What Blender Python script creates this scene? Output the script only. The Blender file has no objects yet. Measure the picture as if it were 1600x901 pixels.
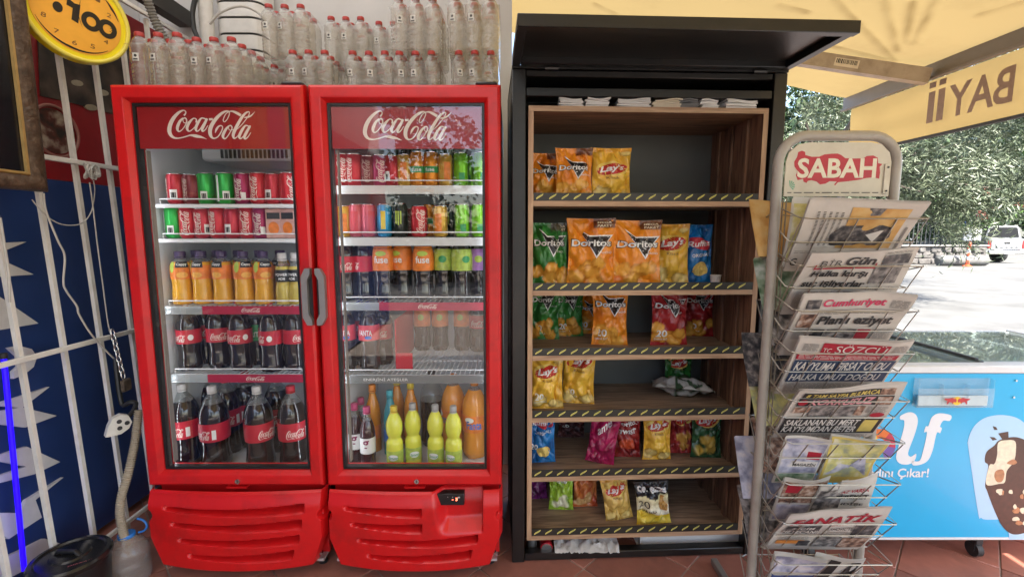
import bpy, bmesh, math, random
from mathutils import Vector, Matrix, noise
R = math.radians
rng = random.Random(7)
scene = bpy.context.scene
COL = scene.collection

# ---------------------------------------------------------------- camera, sky, sun, exposure
CAM_Z, PITCH, FOC = 1.36, R(6.9), 732.0            # focal length in pixels of a 1600 px wide frame
cam_d = bpy.data.cameras.new('camera')
cam_d.sensor_width = 36.0
cam_d.lens = FOC / 1600 * 36.0
cam_d.clip_start, cam_d.clip_end = 0.02, 600
cam = bpy.data.objects.new('camera', cam_d)
COL.objects.link(cam)
cam.location = (0, 0, CAM_Z)
cam.rotation_euler = (R(90) - PITCH, 0, 0)
scene.camera = cam

SUN_DIR = Vector((0.30, -0.50, 0.82)).normalized()  # towards the sun
world = bpy.data.worlds.new('World')
scene.world = world
world.use_nodes = True
wn = world.node_tree
bg = wn.nodes['Background']
sky = wn.nodes.new('ShaderNodeTexSky')
sky.sky_type = 'NISHITA'
sky.sun_disc = False
sky.sun_elevation = math.asin(SUN_DIR.z)
sky.sun_rotation = math.atan2(SUN_DIR.x, SUN_DIR.y)
sky.air_density, sky.dust_density = 1.0, 2.0
wn.links.new(sky.outputs[0], bg.inputs[0])
bg.inputs[1].default_value = 0.15
sun_d = bpy.data.lights.new('sun', 'SUN')
sun_d.energy, sun_d.angle, sun_d.color = 5.0, R(0.5), (1.0, 0.95, 0.86)
sun = bpy.data.objects.new('sun', sun_d)
COL.objects.link(sun)
sun.rotation_euler = (-SUN_DIR).to_track_quat('-Z', 'Y').to_euler()
vs = scene.view_settings
vs.view_transform, vs.look, vs.gamma, vs.use_curve_mapping = 'Standard', 'None', 1.0, False
vs.exposure = 2.2
scene.render.engine = 'CYCLES'
cy = scene.cycles
cy.use_denoising = True
cy.max_bounces, cy.diffuse_bounces, cy.glossy_bounces = 8, 4, 4
cy.transmission_bounces, cy.transparent_max_bounces = 6, 40
cy.caustics_reflective = cy.caustics_refractive = False
cy.sample_clamp_indirect = 6.0

# ---------------------------------------------------------------- placing helpers
CT, ST = math.cos(PITCH), math.sin(PITCH)
def ray(px, py):
    u, v = (px - 800) / FOC, (py - 450.5) / FOC
    return Vector((u, CT - v * ST, -ST - v * CT))
def PY(px, py, Y):
    d = ray(px, py); t = Y / d.y
    return Vector((d.x * t, Y, CAM_Z + d.z * t))
def PX(px, py, X):
    d = ray(px, py); t = X / d.x
    return Vector((X, d.y * t, CAM_Z + d.z * t))
def PZ(px, py, Z):
    d = ray(px, py); t = (Z - CAM_Z) / d.z
    return Vector((d.x * t, d.y * t, Z))

# ---------------------------------------------------------------- materials
MATS = {}
def M(name, col=(.5, .5, .5), rough=.5, metal=0.0, var=0.08, scale=30.0, bump=0.0, bscale=None, spec=.5,
      emit=None, estr=0.0, coat=0.0, alpha=1.0, dirt=None, dirt_scale=6.0, dirt_amt=.5, attr=None, trans=0.0):
    if name in MATS:
        return MATS[name]
    m = bpy.data.materials.new(name)
    m.use_nodes = True
    nt = m.node_tree
    b = nt.nodes['Principled BSDF']
    b.inputs['Roughness'].default_value = rough
    b.inputs['Metallic'].default_value = metal
    b.inputs['Specular IOR Level'].default_value = spec
    b.inputs['Coat Weight'].default_value = coat
    b.inputs['Coat Roughness'].default_value = .08
    b.inputs['Transmission Weight'].default_value = trans
    tc = nt.nodes.new('ShaderNodeTexCoord')
    nz = nt.nodes.new('ShaderNodeTexNoise')
    nz.inputs['Scale'].default_value = scale
    nz.inputs['Detail'].default_value = 5
    nt.links.new(tc.outputs['Object'], nz.inputs['Vector'])
    if attr:
        src = nt.nodes.new('ShaderNodeAttribute'); src.attribute_name = attr
        base = src.outputs['Color']
    else:
        rgb = nt.nodes.new('ShaderNodeRGB'); rgb.outputs[0].default_value = (*col, 1)
        base = rgb.outputs[0]
    if dirt is not None:
        n2 = nt.nodes.new('ShaderNodeTexNoise'); n2.inputs['Scale'].default_value = dirt_scale
        n2.inputs['Detail'].default_value = 8; n2.inputs['Roughness'].default_value = .65
        nt.links.new(tc.outputs['Object'], n2.inputs['Vector'])
        rp = nt.nodes.new('ShaderNodeValToRGB')
        rp.color_ramp.elements[0].position, rp.color_ramp.elements[1].position = .48, .72
        nt.links.new(n2.outputs[0], rp.inputs[0])
        mul = nt.nodes.new('ShaderNodeMath'); mul.operation = 'MULTIPLY'; mul.inputs[1].default_value = dirt_amt
        nt.links.new(rp.outputs[0], mul.inputs[0])
        mx = nt.nodes.new('ShaderNodeMixRGB'); mx.inputs[2].default_value = (*dirt, 1)
        nt.links.new(mul.outputs[0], mx.inputs[0]); nt.links.new(base, mx.inputs[1])
        base = mx.outputs[0]
    if var > 0:
        hsv = nt.nodes.new('ShaderNodeHueSaturation')
        mr = nt.nodes.new('ShaderNodeMapRange')
        mr.inputs['From Min'].default_value, mr.inputs['From Max'].default_value = .25, .75
        mr.inputs['To Min'].default_value, mr.inputs['To Max'].default_value = 1 - var, 1 + var
        nt.links.new(nz.outputs[0], mr.inputs[0]); nt.links.new(mr.outputs[0], hsv.inputs['Value'])
        nt.links.new(base, hsv.inputs['Color'])
        base = hsv.outputs[0]
    nt.links.new(base, b.inputs['Base Color'])
    if bump:
        bn = nt.nodes.new('ShaderNodeTexNoise'); bn.inputs['Scale'].default_value = bscale or scale
        bn.inputs['Detail'].default_value = 6
        nt.links.new(tc.outputs['Object'], bn.inputs['Vector'])
        bp = nt.nodes.new('ShaderNodeBump'); bp.inputs['Strength'].default_value = bump
        bp.inputs['Distance'].default_value = .01
        nt.links.new(bn.outputs[0], bp.inputs['Height']); nt.links.new(bp.outputs[0], b.inputs['Normal'])
    if emit:
        b.inputs['Emission Color'].default_value = (*emit, 1)
        b.inputs['Emission Strength'].default_value = estr
    MATS[name] = m
    return m

def clear_mat(name, tint, fac, rough=.06, col=(.8, .8, .8), bump=0.0, bscale=60, fres=True, spec=.5, refl=1.0, through=0.0):
    """thin clear plastic or glass: part transparent, part glossy and lightly milky"""
    if name in MATS:
        return MATS[name]
    m = bpy.data.materials.new(name); m.use_nodes = True
    nt = m.node_tree; nt.nodes.clear()
    out = nt.nodes.new('ShaderNodeOutputMaterial')
    tr = nt.nodes.new('ShaderNodeBsdfTransparent'); tr.inputs[0].default_value = (*tint, 1)
    pr = nt.nodes.new('ShaderNodeBsdfPrincipled')
    pr.inputs['Base Color'].default_value = (*col, 1); pr.inputs['Roughness'].default_value = rough
    mx = nt.nodes.new('ShaderNodeMixShader'); mx.inputs[0].default_value = fac
    nt.links.new(tr.outputs[0], mx.inputs[1]); nt.links.new(pr.outputs[0], mx.inputs[2])
    if through:
        tl = nt.nodes.new('ShaderNodeBsdfTranslucent'); tl.inputs[0].default_value = (*col, 1)
        m0 = nt.nodes.new('ShaderNodeMixShader'); m0.inputs[0].default_value = through
        nt.links.new(pr.outputs[0], m0.inputs[1]); nt.links.new(tl.outputs[0], m0.inputs[2]); nt.links.new(m0.outputs[0], mx.inputs[2])
    last = mx.outputs[0]
    if bump:
        tc = nt.nodes.new('ShaderNodeTexCoord'); bn = nt.nodes.new('ShaderNodeTexNoise')
        bn.inputs['Scale'].default_value = bscale
        nt.links.new(tc.outputs['Object'], bn.inputs['Vector'])
        bp = nt.nodes.new('ShaderNodeBump'); bp.inputs['Strength'].default_value = bump; bp.inputs['Distance'].default_value = .01
        nt.links.new(bn.outputs[0], bp.inputs['Height']); nt.links.new(bp.outputs[0], pr.inputs['Normal'])
    if fres:
        gl = nt.nodes.new('ShaderNodeBsdfGlossy'); gl.inputs['Roughness'].default_value = rough * .6
        lw = nt.nodes.new('ShaderNodeLayerWeight'); lw.inputs[0].default_value = .5
        pw = nt.nodes.new('ShaderNodeMath'); pw.operation = 'POWER'; pw.inputs[1].default_value = 4.0
        fr = nt.nodes.new('ShaderNodeMath'); fr.operation = 'MULTIPLY_ADD'; fr.inputs[1].default_value, fr.inputs[2].default_value = .9 * refl, .045 * refl
        nt.links.new(lw.outputs['Facing'], pw.inputs[0]); nt.links.new(pw.outputs[0], fr.inputs[0])
        if bump:
            nt.links.new(bp.outputs[0], gl.inputs['Normal']); nt.links.new(bp.outputs[0], lw.inputs['Normal'])
        m2 = nt.nodes.new('ShaderNodeMixShader')
        nt.links.new(fr.outputs[0], m2.inputs[0]); nt.links.new(last, m2.inputs[1]); nt.links.new(gl.outputs[0], m2.inputs[2])
        last = m2.outputs[0]
    nt.links.new(last, out.inputs[0])
    MATS[name] = m
    return m

def cloth_mat(name, col, stain, amt=.6, fac=.5, worn=False):
    """awning cloth: light passes through it"""
    m = bpy.data.materials.new(name); m.use_nodes = True
    nt = m.node_tree; nt.nodes.clear()
    out = nt.nodes.new('ShaderNodeOutputMaterial')
    tc = nt.nodes.new('ShaderNodeTexCoord')
    n1 = nt.nodes.new('ShaderNodeTexNoise'); n1.inputs['Scale'].default_value = 1.6; n1.inputs['Detail'].default_value = 9
    n1.inputs['Roughness'].default_value = .68
    nt.links.new(tc.outputs['Object'], n1.inputs['Vector'])
    rp = nt.nodes.new('ShaderNodeValToRGB')
    rp.color_ramp.elements[0].position, rp.color_ramp.elements[1].position = .5, .78
    nt.links.new(n1.outputs[0], rp.inputs[0])
    mu = nt.nodes.new('ShaderNodeMath'); mu.operation = 'MULTIPLY'; mu.inputs[1].default_value = amt
    nt.links.new(rp.outputs[0], mu.inputs[0])
    mx = nt.nodes.new('ShaderNodeMixRGB'); mx.inputs[1].default_value = (*col, 1); mx.inputs[2].default_value = (*stain, 1)
    nt.links.new(mu.outputs[0], mx.inputs[0])
    if worn:
        at = nt.nodes.new('ShaderNodeAttribute'); at.attribute_name = 'Col'
        m3 = nt.nodes.new('ShaderNodeMixRGB'); m3.blend_type = 'MULTIPLY'; m3.inputs[0].default_value = 1
        nt.links.new(mx.outputs[0], m3.inputs[1]); nt.links.new(at.outputs['Color'], m3.inputs[2]); mx = m3
    d = nt.nodes.new('ShaderNodeBsdfDiffuse'); t = nt.nodes.new('ShaderNodeBsdfTranslucent')
    ms = nt.nodes.new('ShaderNodeMixShader'); ms.inputs[0].default_value = fac
    nt.links.new(mx.outputs[0], d.inputs[0]); nt.links.new(mx.outputs[0], t.inputs[0])
    nt.links.new(d.outputs[0], ms.inputs[1]); nt.links.new(t.outputs[0], ms.inputs[2])
    nt.links.new(ms.outputs[0], out.inputs[0])
    MATS[name] = m
    return m

# ---------------------------------------------------------------- mesh builder
class MB:
    def __init__(s):
        s.v, s.f, s.mi, s.cols = [], [], [], None
    def add(s, vs_, fs, mi=0):
        o = len(s.v)
        s.v += [tuple(p) for p in vs_]
        s.f += [tuple(i + o for i in f) for f in fs]
        s.mi += [mi] * len(fs)
        return s
    def box(s, a, b, mi=0, ch=0.0):
        x0, y0, z0 = [min(a[i], b[i]) for i in range(3)]
        x1, y1, z1 = [max(a[i], b[i]) for i in range(3)]
        if ch <= 0:
            return s.add([(x0, y0, z0), (x1, y0, z0), (x1, y1, z0), (x0, y1, z0), (x0, y0, z1), (x1, y0, z1), (x1, y1, z1), (x0, y1, z1)],
                         [(0, 3, 2, 1), (4, 5, 6, 7), (0, 1, 5, 4), (1, 2, 6, 5), (2, 3, 7, 6), (3, 0, 4, 7)], mi)
        c = min(ch, .49 * min(x1 - x0, y1 - y0, z1 - z0))
        V = []; idx = {}
        for ix, X in enumerate((x0, x1)):
            for iy, Y in enumerate((y0, y1)):
                for iz, Z in enumerate((z0, z1)):
                    sx, sy, sz = (c if ix == 0 else -c), (c if iy == 0 else -c), (c if iz == 0 else -c)
                    for ax, p in enumerate(((X, Y + sy, Z + sz), (X + sx, Y, Z + sz), (X + sx, Y + sy, Z))):
                        idx[ix, iy, iz, ax] = len(V); V.append(p)
        F = []
        for ax in range(3):
            for sd in (0, 1):
                q = []
                for (p, r) in ((0, 0), (1, 0), (1, 1), (0, 1)):
                    k = [0, 0, 0]; k[ax] = sd; k[(ax + 1) % 3] = p; k[(ax + 2) % 3] = r
                    q.append(idx[(*k, ax)])
                F.append(tuple(q) if sd else tuple(reversed(q)))
        for ax in range(3):
            b1, b2 = (ax + 1) % 3, (ax + 2) % 3
            for p in (0, 1):
                for r in (0, 1):
                    k0 = [0, 0, 0]; k0[b1] = p; k0[b2] = r
                    k1 = list(k0); k1[ax] = 1
                    q = (idx[(*k0, b1)], idx[(*k1, b1)], idx[(*k1, b2)], idx[(*k0, b2)])
                    F.append(q if (p == r) == False else tuple(reversed(q)))
        for ix in (0, 1):
            for iy in (0, 1):
                for iz in (0, 1):
                    q = tuple(idx[ix, iy, iz, a_] for a_ in range(3))
                    F.append(q if (ix + iy + iz) % 2 else tuple(reversed(q)))
        return s.add(V, F, mi)
    def tube(s, path, r, n=8, mi=0, caps=True, closed=False):
        P = [Vector(p) for p in path]
        N = len(P)
        rr = r if isinstance(r, (list, tuple)) else [r] * N
        prev = None; rings = []
        for i in range(N):
            if closed:
                t = P[(i + 1) % N] - P[i - 1]
            else:
                t = P[min(i + 1, N - 1)] - P[max(i - 1, 0)]
            t.normalize()
            if prev is None:
                a = Vector((0, 0, 1)) if abs(t.z) < .9 else Vector((1, 0, 0))
                nx = t.cross(a).normalized()
            else:
                nx = (prev - t * prev.dot(t))
                nx = nx.normalized() if nx.length > 1e-6 else t.orthogonal().normalized()
            prev = nx
            ny = t.cross(nx)
            rings.append([P[i] + (nx * math.cos(2 * math.pi * k / n) + ny * math.sin(2 * math.pi * k / n)) * rr[i] for k in range(n)])
        V = [p for g in rings for p in g]; F = []
        for i in range(N if closed else N - 1):
            j = (i + 1) % N
            for k in range(n):
                F.append((i * n + k, i * n + (k + 1) % n, j * n + (k + 1) % n, j * n + k))
        if caps and not closed:
            F.append(tuple(reversed(range(n)))); F.append(tuple((N - 1) * n + k for k in range(n)))
        return s.add(V, F, mi)
    def lathe(s, prof, n=20, c=(0, 0, 0), mi=0, rfun=None, a0=0.0, a1=2 * math.pi):
        full = abs(a1 - a0 - 2 * math.pi) < 1e-6
        m = n if full else n + 1
        V = []; F = []
        for (r, z) in prof:
            for k in range(m):
                a = a0 + (a1 - a0) * k / n
                q = r * (rfun(a, z) if rfun else 1)
                V.append((c[0] + q * math.cos(a), c[1] + q * math.sin(a), c[2] + z))
        for i in range(len(prof) - 1):
            for k in range(n):
                k2 = (k + 1) % m
                F.append((i * m + k, i * m + k2, (i + 1) * m + k2, (i + 1) * m + k))
        if full:
            if prof[0][0] > 1e-6: F.append(tuple(reversed(range(m))))
            if prof[-1][0] > 1e-6: F.append(tuple((len(prof) - 1) * m + k for k in range(m)))
        return s.add(V, F, mi)
    def prism(s, poly, o, ex, ey, th, mi=0):
        """outline poly (2-D) in the plane o + x*ex + y*ey, extruded by th along the normal"""
        o, ex, ey = Vector(o), Vector(ex), Vector(ey)
        n = ex.cross(ey).normalized()
        k = len(poly)
        area = sum(poly[i][0] * poly[(i + 1) % k][1] - poly[(i + 1) % k][0] * poly[i][1] for i in range(k))
        if area < 0: poly = list(reversed(poly))
        a = [o + ex * x + ey * y for x, y in poly]
        V = a + [p + n * th for p in a]
        F = [tuple(reversed(range(k))), tuple(range(k, 2 * k))] + [(i, (i + 1) % k, k + (i + 1) % k, k + i) for i in range(k)]
        return s.add(V, F, mi)
    def sheet(s, poly, fn, mi=0):
        return s.add([fn(x, y) for x, y in poly], [tuple(range(len(poly)))], mi)
    def grid(s, nu, nv, fn, mi=0, mfn=None, flip=False):
        V = [fn(i / nu, j / nv) for j in range(nv + 1) for i in range(nu + 1)]
        F = []
        for j in range(nv):
            for i in range(nu):
                a = j * (nu + 1) + i
                q = (a, a + 1, a + nu + 2, a + nu + 1)
                F.append(tuple(reversed(q)) if flip else q)
        o = len(s.mi)
        s.add(V, F, mi)
        if mfn:
            k = o
            for j in range(nv):
                for i in range(nu):
                    s.mi[k] = mfn((i + .5) / nu, (j + .5) / nv); k += 1
        return s
    def mesh(s, name, mats, smooth=40):
        me = bpy.data.meshes.new(name)
        me.from_pydata(s.v, [], s.f)
        mats = mats if isinstance(mats, (list, tuple)) else [mats]
        for m in mats: me.materials.append(m)
        if len(mats) > 1: me.polygons.foreach_set('material_index', s.mi)
        if smooth:
            me.polygons.foreach_set('use_smooth', [True] * len(me.polygons))
            me.set_sharp_from_angle(angle=R(smooth))
        if s.cols:
            at = me.color_attributes.new('Col', 'FLOAT_COLOR', 'POINT')
            at.data.foreach_set('color', [c for q in s.cols for c in (*q, 1.0)])
        me.update()
        return me
    def build(s, name, mats, parent=None, smooth=40):
        if parent is not None:
            b = ROOTS.get(root_of(parent))
            if b is not None and (b.x or b.y or b.z):
                s.v = [(x - b.x, y - b.y, z - b.z) for x, y, z in s.v]
        ob = bpy.data.objects.new(name, s.mesh(name, mats, smooth))
        COL.objects.link(ob)
        ob.parent = parent
        return ob

ROOTS = {}
def root_of(o):
    while o.parent: o = o.parent
    return o.name
def tag(o, label=None, cat=None, group=None, kind=None):
    if label: o['label'] = label
    if cat: o['category'] = cat
    if group: o['group'] = group
    if kind: o['kind'] = kind
    return o
def thing(name, label, cat, base=(0, 0, 0), group=None, rz=0.0, local=False):
    """an Empty at a thing's base; its parts are authored in world space unless local"""
    e = bpy.data.objects.new(name, None)
    e.empty_display_size = .05
    COL.objects.link(e)
    e.location = base
    e.rotation_euler = (0, 0, rz)
    ROOTS[e.name] = Vector((0, 0, 0)) if (local or rz) else Vector(base)
    return tag(e, label, cat, group)
def put(proto, name, label, cat, loc, rz=0.0, group=None, scale=None, rot=None):
    """a thing from shared part meshes: proto = [(part name, mesh, [(sub-part name, mesh), ...]), ...]"""
    e = thing(name, label, cat, loc, group, rz, local=True)
    if rot is not None: e.rotation_euler = rot
    if scale: e.scale = scale
    for pn, me, subs in proto:
        o = bpy.data.objects.new(pn, me); COL.objects.link(o); o.parent = e
        for sn, sm in subs:
            q = bpy.data.objects.new(sn, sm); COL.objects.link(q); q.parent = o
    return e
ORD = ['first', 'second', 'third', 'fourth', 'fifth', 'sixth', 'seventh', 'eighth', 'ninth', 'tenth', 'eleventh', 'twelfth',
       'thirteenth', 'fourteenth', 'fifteenth', 'sixteenth', 'seventeenth', 'eighteenth']

# ---------------------------------------------------------------- lettering
TXT = {}
def text_geo(s, bold=0.0, shear=0.0, spacing=1.0):
    """triangles of a line of text, scaled into the unit box, plus its width/height ratio"""
    key = (s, bold, shear, spacing)
    if key in TXT: return TXT[key]
    c = bpy.data.curves.new('text', 'FONT')
    c.body, c.size, c.offset, c.shear, c.space_character = s, 1.0, bold, shear, spacing
    c.fill_mode, c.resolution_u = 'FRONT', 3
    ob = bpy.data.objects.new('text', c)
    me = bpy.data.meshes.new_from_object(ob)
    me.calc_loop_triangles()
    v = [(p.co.x, p.co.y) for p in me.vertices]
    t = [tuple(q.vertices) for q in me.loop_triangles]
    bpy.data.objects.remove(ob); bpy.data.curves.remove(c); bpy.data.meshes.remove(me)
    x0, x1 = min(p[0] for p in v), max(p[0] for p in v)
    y0, y1 = min(p[1] for p in v), max(p[1] for p in v)
    w, h = x1 - x0, y1 - y0
    TXT[key] = ([((x - x0) / w, (y - y0) / h) for x, y in v], t, w / h)
    return TXT[key]
def stroke(pts, sub=8):
    """a pen stroke of changing width through (x, y, w) points -> quads"""
    P = [Vector(p) for p in pts]
    out = []
    for i in range(len(P) - 1):
        p0, p1, p2, p3 = P[max(i - 1, 0)], P[i], P[i + 1], P[min(i + 2, len(P) - 1)]
        for k in range(sub):
            t = k / sub
            out.append(.5 * ((2 * p1) + (p2 - p0) * t + (2 * p0 - 5 * p1 + 4 * p2 - p3) * t * t + (3 * p1 - p0 - 3 * p2 + p3) * t ** 3))
    out.append(P[-1])
    L, Rr = [], []
    for i, p in enumerate(out):
        t = Vector((out[min(i + 1, len(out) - 1)].x - out[max(i - 1, 0)].x, out[min(i + 1, len(out) - 1)].y - out[max(i - 1, 0)].y))
        t = t.normalized() if t.length > 1e-6 else Vector((1, 0))
        n = Vector((-t.y, t.x)) * max(p.z, 4) * .5
        L.append((p.x + n.x, p.y + n.y)); Rr.append((p.x - n.x, p.y - n.y))
    return L, Rr
SCRIPT = [
    [(368, 172, 26), (392, 150, 24), (404, 118, 18), (382, 93, 17), (345, 96, 26), (280, 133, 42), (200, 212, 56), (140, 310, 65), (112, 410, 66), (126, 480, 56),
     (168, 525, 38), (232, 540, 22), (320, 527, 18), (400, 505, 20), (450, 492, 26), (520, 500, 48), (560, 508, 48), (620, 520, 34), (665, 535, 18), (712, 556, 3)],
    [(350, 213, 20), (295, 268, 40), (252, 350, 48), (246, 402, 40), (272, 430, 22), (322, 400, 15), (380, 330, 15), (408, 260, 19), (392, 216, 22), (356, 222, 16), (348, 262, 12), (372, 293, 11), (430, 278, 11), (500, 232, 12)],
    [(556, 288, 26), (566, 262, 26), (560, 228, 18), (520, 220, 18), (462, 270, 38), (415, 340, 46), (405, 390, 42), (430, 426, 24), (480, 405, 15), (560, 330, 14), (628, 240, 12)],
    [(720, 230, 20), (655, 215, 22), (603, 270, 40), (556, 350, 46), (546, 400, 40), (566, 427, 22), (612, 395, 15), (672, 310, 14), (735, 222, 14)],
    [(742, 222, 34), (692, 310, 44), (650, 388, 44), (655, 427, 26), (700, 400, 15), (748, 332, 10)],
    [(772, 236, 34), (832, 231, 34)],
    [(1110, 110, 18), (1060, 104, 28), (980, 142, 42), (890, 222, 54), (820, 312, 60), (778, 400, 64), (776, 480, 56), (800, 528, 36), (842, 541, 22), (902, 510, 18), (960, 430, 18), (984, 366, 17), (962, 336, 17), (918, 352, 26), (880, 400, 34), (856, 456, 6)],
    [(1112, 108, 16), (1106, 160, 15), (1070, 230, 14), (1026, 274, 14), (1003, 258, 16), (1012, 218, 16), (1050, 152, 14), (1104, 114, 14), (1160, 106, 26), (1220, 128, 42), (1296, 172, 44)],
    [(1195, 412, 10), (1290, 330, 12), (1370, 240, 13), (1428, 158, 14), (1432, 116, 16), (1384, 128, 28), (1320, 190, 42), (1250, 290, 48), (1180, 410, 52), (1148, 490, 48), (1160, 540, 28), (1200, 525, 14), (1256, 462, 10)],
    [(1345, 206, 12), (1400, 200, 28), (1462, 174, 22), (1526, 112, 3)],
    [(1092, 338, 20), (1040, 390, 38), (990, 470, 46), (980, 520, 40), (1006, 548, 22), (1050, 515, 15), (1110, 430, 15), (1138, 370, 19), (1120, 336, 20), (1086, 346, 15), (1082, 388, 11), (1110, 413, 11), (1170, 396, 11)],
    [(1415, 350, 18), (1362, 335, 22), (1310, 390, 40), (1256, 480, 46), (1246, 525, 38), (1266, 547, 22), (1312, 510, 15), (1370, 430, 14), (1440, 335, 14)],
    [(1434, 340, 34), (1370, 440, 44), (1330, 515, 44), (1340, 550, 26), (1386, 520, 15), (1438, 448, 10)],
]
_sg = None
def script_geo():
    """the flowing two-word logo as quads in the unit box; third value is a tiny layer step"""
    global _sg
    if _sg: return _sg
    V, F = [], []
    for si, st in enumerate(SCRIPT):
        L, Rr = stroke(st, 6 if len(st) > 2 else 1)
        o = len(V)
        for i, (a, b) in enumerate(zip(L, Rr)):
            for q in (a, b):
                V.append(((q[0] - 75) / 1451, (560 - q[1]) / 475, si * .12 + i * .012))
        F += [(o + 2 * i, o + 2 * i + 1, o + 2 * i + 3, o + 2 * i + 2) for i in range(len(L) - 1)]
    _sg = (V, F)
    return _sg
def split_tris(v, t, lim):
    """cut triangles until no edge is longer than lim, so print can lie on a curved face"""
    out = []; st = [tuple(v[i] for i in q) for q in t]
    while st:
        a, b, c = st.pop()
        e = [math.dist(a[:2], b[:2]), math.dist(b[:2], c[:2]), math.dist(c[:2], a[:2])]
        k = max(range(3), key=lambda i: e[i])
        if e[k] <= lim: out.append((a, b, c)); continue
        p, q, r = ((a, b, c), (b, c, a), (c, a, b))[k]
        m = tuple((p[i] + q[i]) / 2 for i in range(len(p)))
        st += [(p, m, r), (m, q, r)]
    V = [p for q in out for p in q]
    return V, [(3 * i, 3 * i + 1, 3 * i + 2) for i in range(len(out))]
def print_text(s, x0, y0, w, h, fn, lim=0, bold=.02, shear=0, lift=0.0, rot=0.0, spacing=1.0, mb=None, mi=0):
    """text in the box (x0, y0, w, h) of a printed face; fn(x, y, lift) gives the point in space"""
    v, t, asp = text_geo(s, bold, shear, spacing)
    if h is None: h = w / asp
    if w is None: w = h * asp
    c, sn = math.cos(rot), math.sin(rot)
    v = [((x - .5) * w, (y - .5) * h) for x, y in v]
    v = [(x * c - y * sn + x0 + w / 2, x * sn + y * c + y0 + h / 2) for x, y in v]
    if lim: v, t = split_tris(v, t, lim)
    mb = mb or MB()
    return mb.add([fn(x, y, lift) for x, y in v], t, mi)
def print_script(x0, y0, w, h, fn, lift=.0006, step=.0004, lim=0, mb=None, mi=0, turn=False):
    v, f = script_geo()
    mb = mb or MB()
    if turn:   # reads upwards
        pts = [(x0 + w * (1 - y), y0 + h * x, l) for x, y, l in v]
    else:
        pts = [(x0 + w * x, y0 + h * y, l) for x, y, l in v]
    return mb.add([fn(x, y, lift + l * step) for x, y, l in pts], f, mi)
def flat(o, ex, ey):
    o, ex, ey = Vector(o), Vector(ex), Vector(ey)
    n = ex.cross(ey).normalized()
    return lambda x, y, l=0.0: o + ex * x + ey * y + n * l
def ellipse(cx, cy, rx, ry, n=28, rot=0):
    c, s = math.cos(rot), math.sin(rot)
    return [(cx + rx * math.cos(2 * math.pi * k / n) * c - ry * math.sin(2 * math.pi * k / n) * s,
             cy + rx * math.cos(2 * math.pi * k / n) * s + ry * math.sin(2 * math.pi * k / n) * c) for k in range(n)]
def rounded(x0, y0, x1, y1, r, n=6):
    out = []
    for cx, cy_, a in ((x1 - r, y0 + r, -90), (x1 - r, y1 - r, 0), (x0 + r, y1 - r, 90), (x0 + r, y0 + r, 180)):
        out += [(cx + r * math.cos(R(a + 90 * k / n)), cy_ + r * math.sin(R(a + 90 * k / n))) for k in range(n + 1)]
    return out

# ---------------------------------------------------------------- shared materials
m_red = M('cooler_red_plastic', (.62, .009, .011), .33, var=.05, scale=9, bump=.02, bscale=300, dirt=(.22, .014, .013), dirt_scale=7, dirt_amt=.5)
m_red_dk = M('cooler_header_red', (.33, .004, .009), .3, var=.03)
m_logo = M('cream_white_print', (.85, .74, .66), .4, var=.02)
m_white = M('white_paint', (.78, .77, .74), .45, var=.05, scale=12)
m_liner = M('cooler_white_liner', (.72, .75, .78), .35, var=.03, scale=5)
m_black = M('black_plastic', (.012, .012, .013), .35, var=.1)
m_gasket = M('gasket_dark_grey', (.03, .03, .032), .55, var=.1)
m_handle = M('handle_grey', (.30, .29, .28), .35, metal=.5, var=.05)
m_chrome = M('bright_steel', (.6, .6, .6), .25, metal=1, var=.05)
m_wire = M('white_wire', (.80, .82, .84), .35, var=.03)
m_glass = clear_mat('door_glass', (.97, .98, .975), .004, .01, (.7, .75, .75), refl=1.55)
m_strip_clear = clear_mat('clear_strip', (.9, .92, .92), .35, .12, (.7, .75, .75))
m_led = M('cool_white_led', (.9, .9, .9), .4, var=0, emit=(.86, .93, 1.0), estr=5)
m_alu = M('aluminium_profile', (.62, .63, .64), .4, metal=.6, var=.05)
m_blackprint = M('black_print', (.015, .014, .014), .5, var=.05)
m_whiteprint = M('white_print', (.82, .82, .80), .45, var=.02)
m_redprint = M('red_print', (.55, .02, .035), .45, var=.03)
m_darksteel = M('black_painted_steel', (.009, .008, .0075), .36, var=.25, scale=14, dirt=(.035, .024, .016), dirt_scale=9, dirt_amt=.35, bump=.05, bscale=120)

def XA(px, Y, z):
    """world X of picture column px at depth Y and height z"""
    return (px - 800) / FOC * (Y * CT - (z - CAM_Z) * ST)

# ================================================================ THE SETTING
def tile_mat(name, col, scale):
    m = M(name, col, .38, var=.12, scale=18, dirt=(.17, .09, .07), dirt_scale=7, dirt_amt=.55, bump=.04, bscale=60)
    nt = m.node_tree; b = nt.nodes['Principled BSDF']
    oi = nt.nodes.new('ShaderNodeObjectInfo'); h = nt.nodes.new('ShaderNodeHueSaturation'); mr = nt.nodes.new('ShaderNodeMapRange')
    mr.inputs['To Min'].default_value, mr.inputs['To Max'].default_value = .82, 1.15
    nt.links.new(oi.outputs['Random'], mr.inputs[0]); nt.links.new(mr.outputs[0], h.inputs['Value'])
    l = b.inputs['Base Color'].links[0]; src = l.from_socket
    nt.links.new(src, h.inputs['Color']); nt.links.new(h.outputs[0], b.inputs['Base Color'])
    return m
m_grout = M('pale_grout', (.34, .28, .24), .8, var=.2, scale=40)
m_tile = tile_mat('terracotta_tile', (.35, .14, .10), 18)
m_ground = M('sunlit_concrete_road', (.115, .113, .108), .85, var=.25, scale=1.5, bump=.15, bscale=30, dirt=(.075, .073, .07), dirt_scale=.45, dirt_amt=.8)
g = MB().grid(24, 24, lambda u, v: (-150 + 300 * u, -120 + 270 * v, -.15))
tag(g.build('ground', m_ground), kind='structure')
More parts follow.
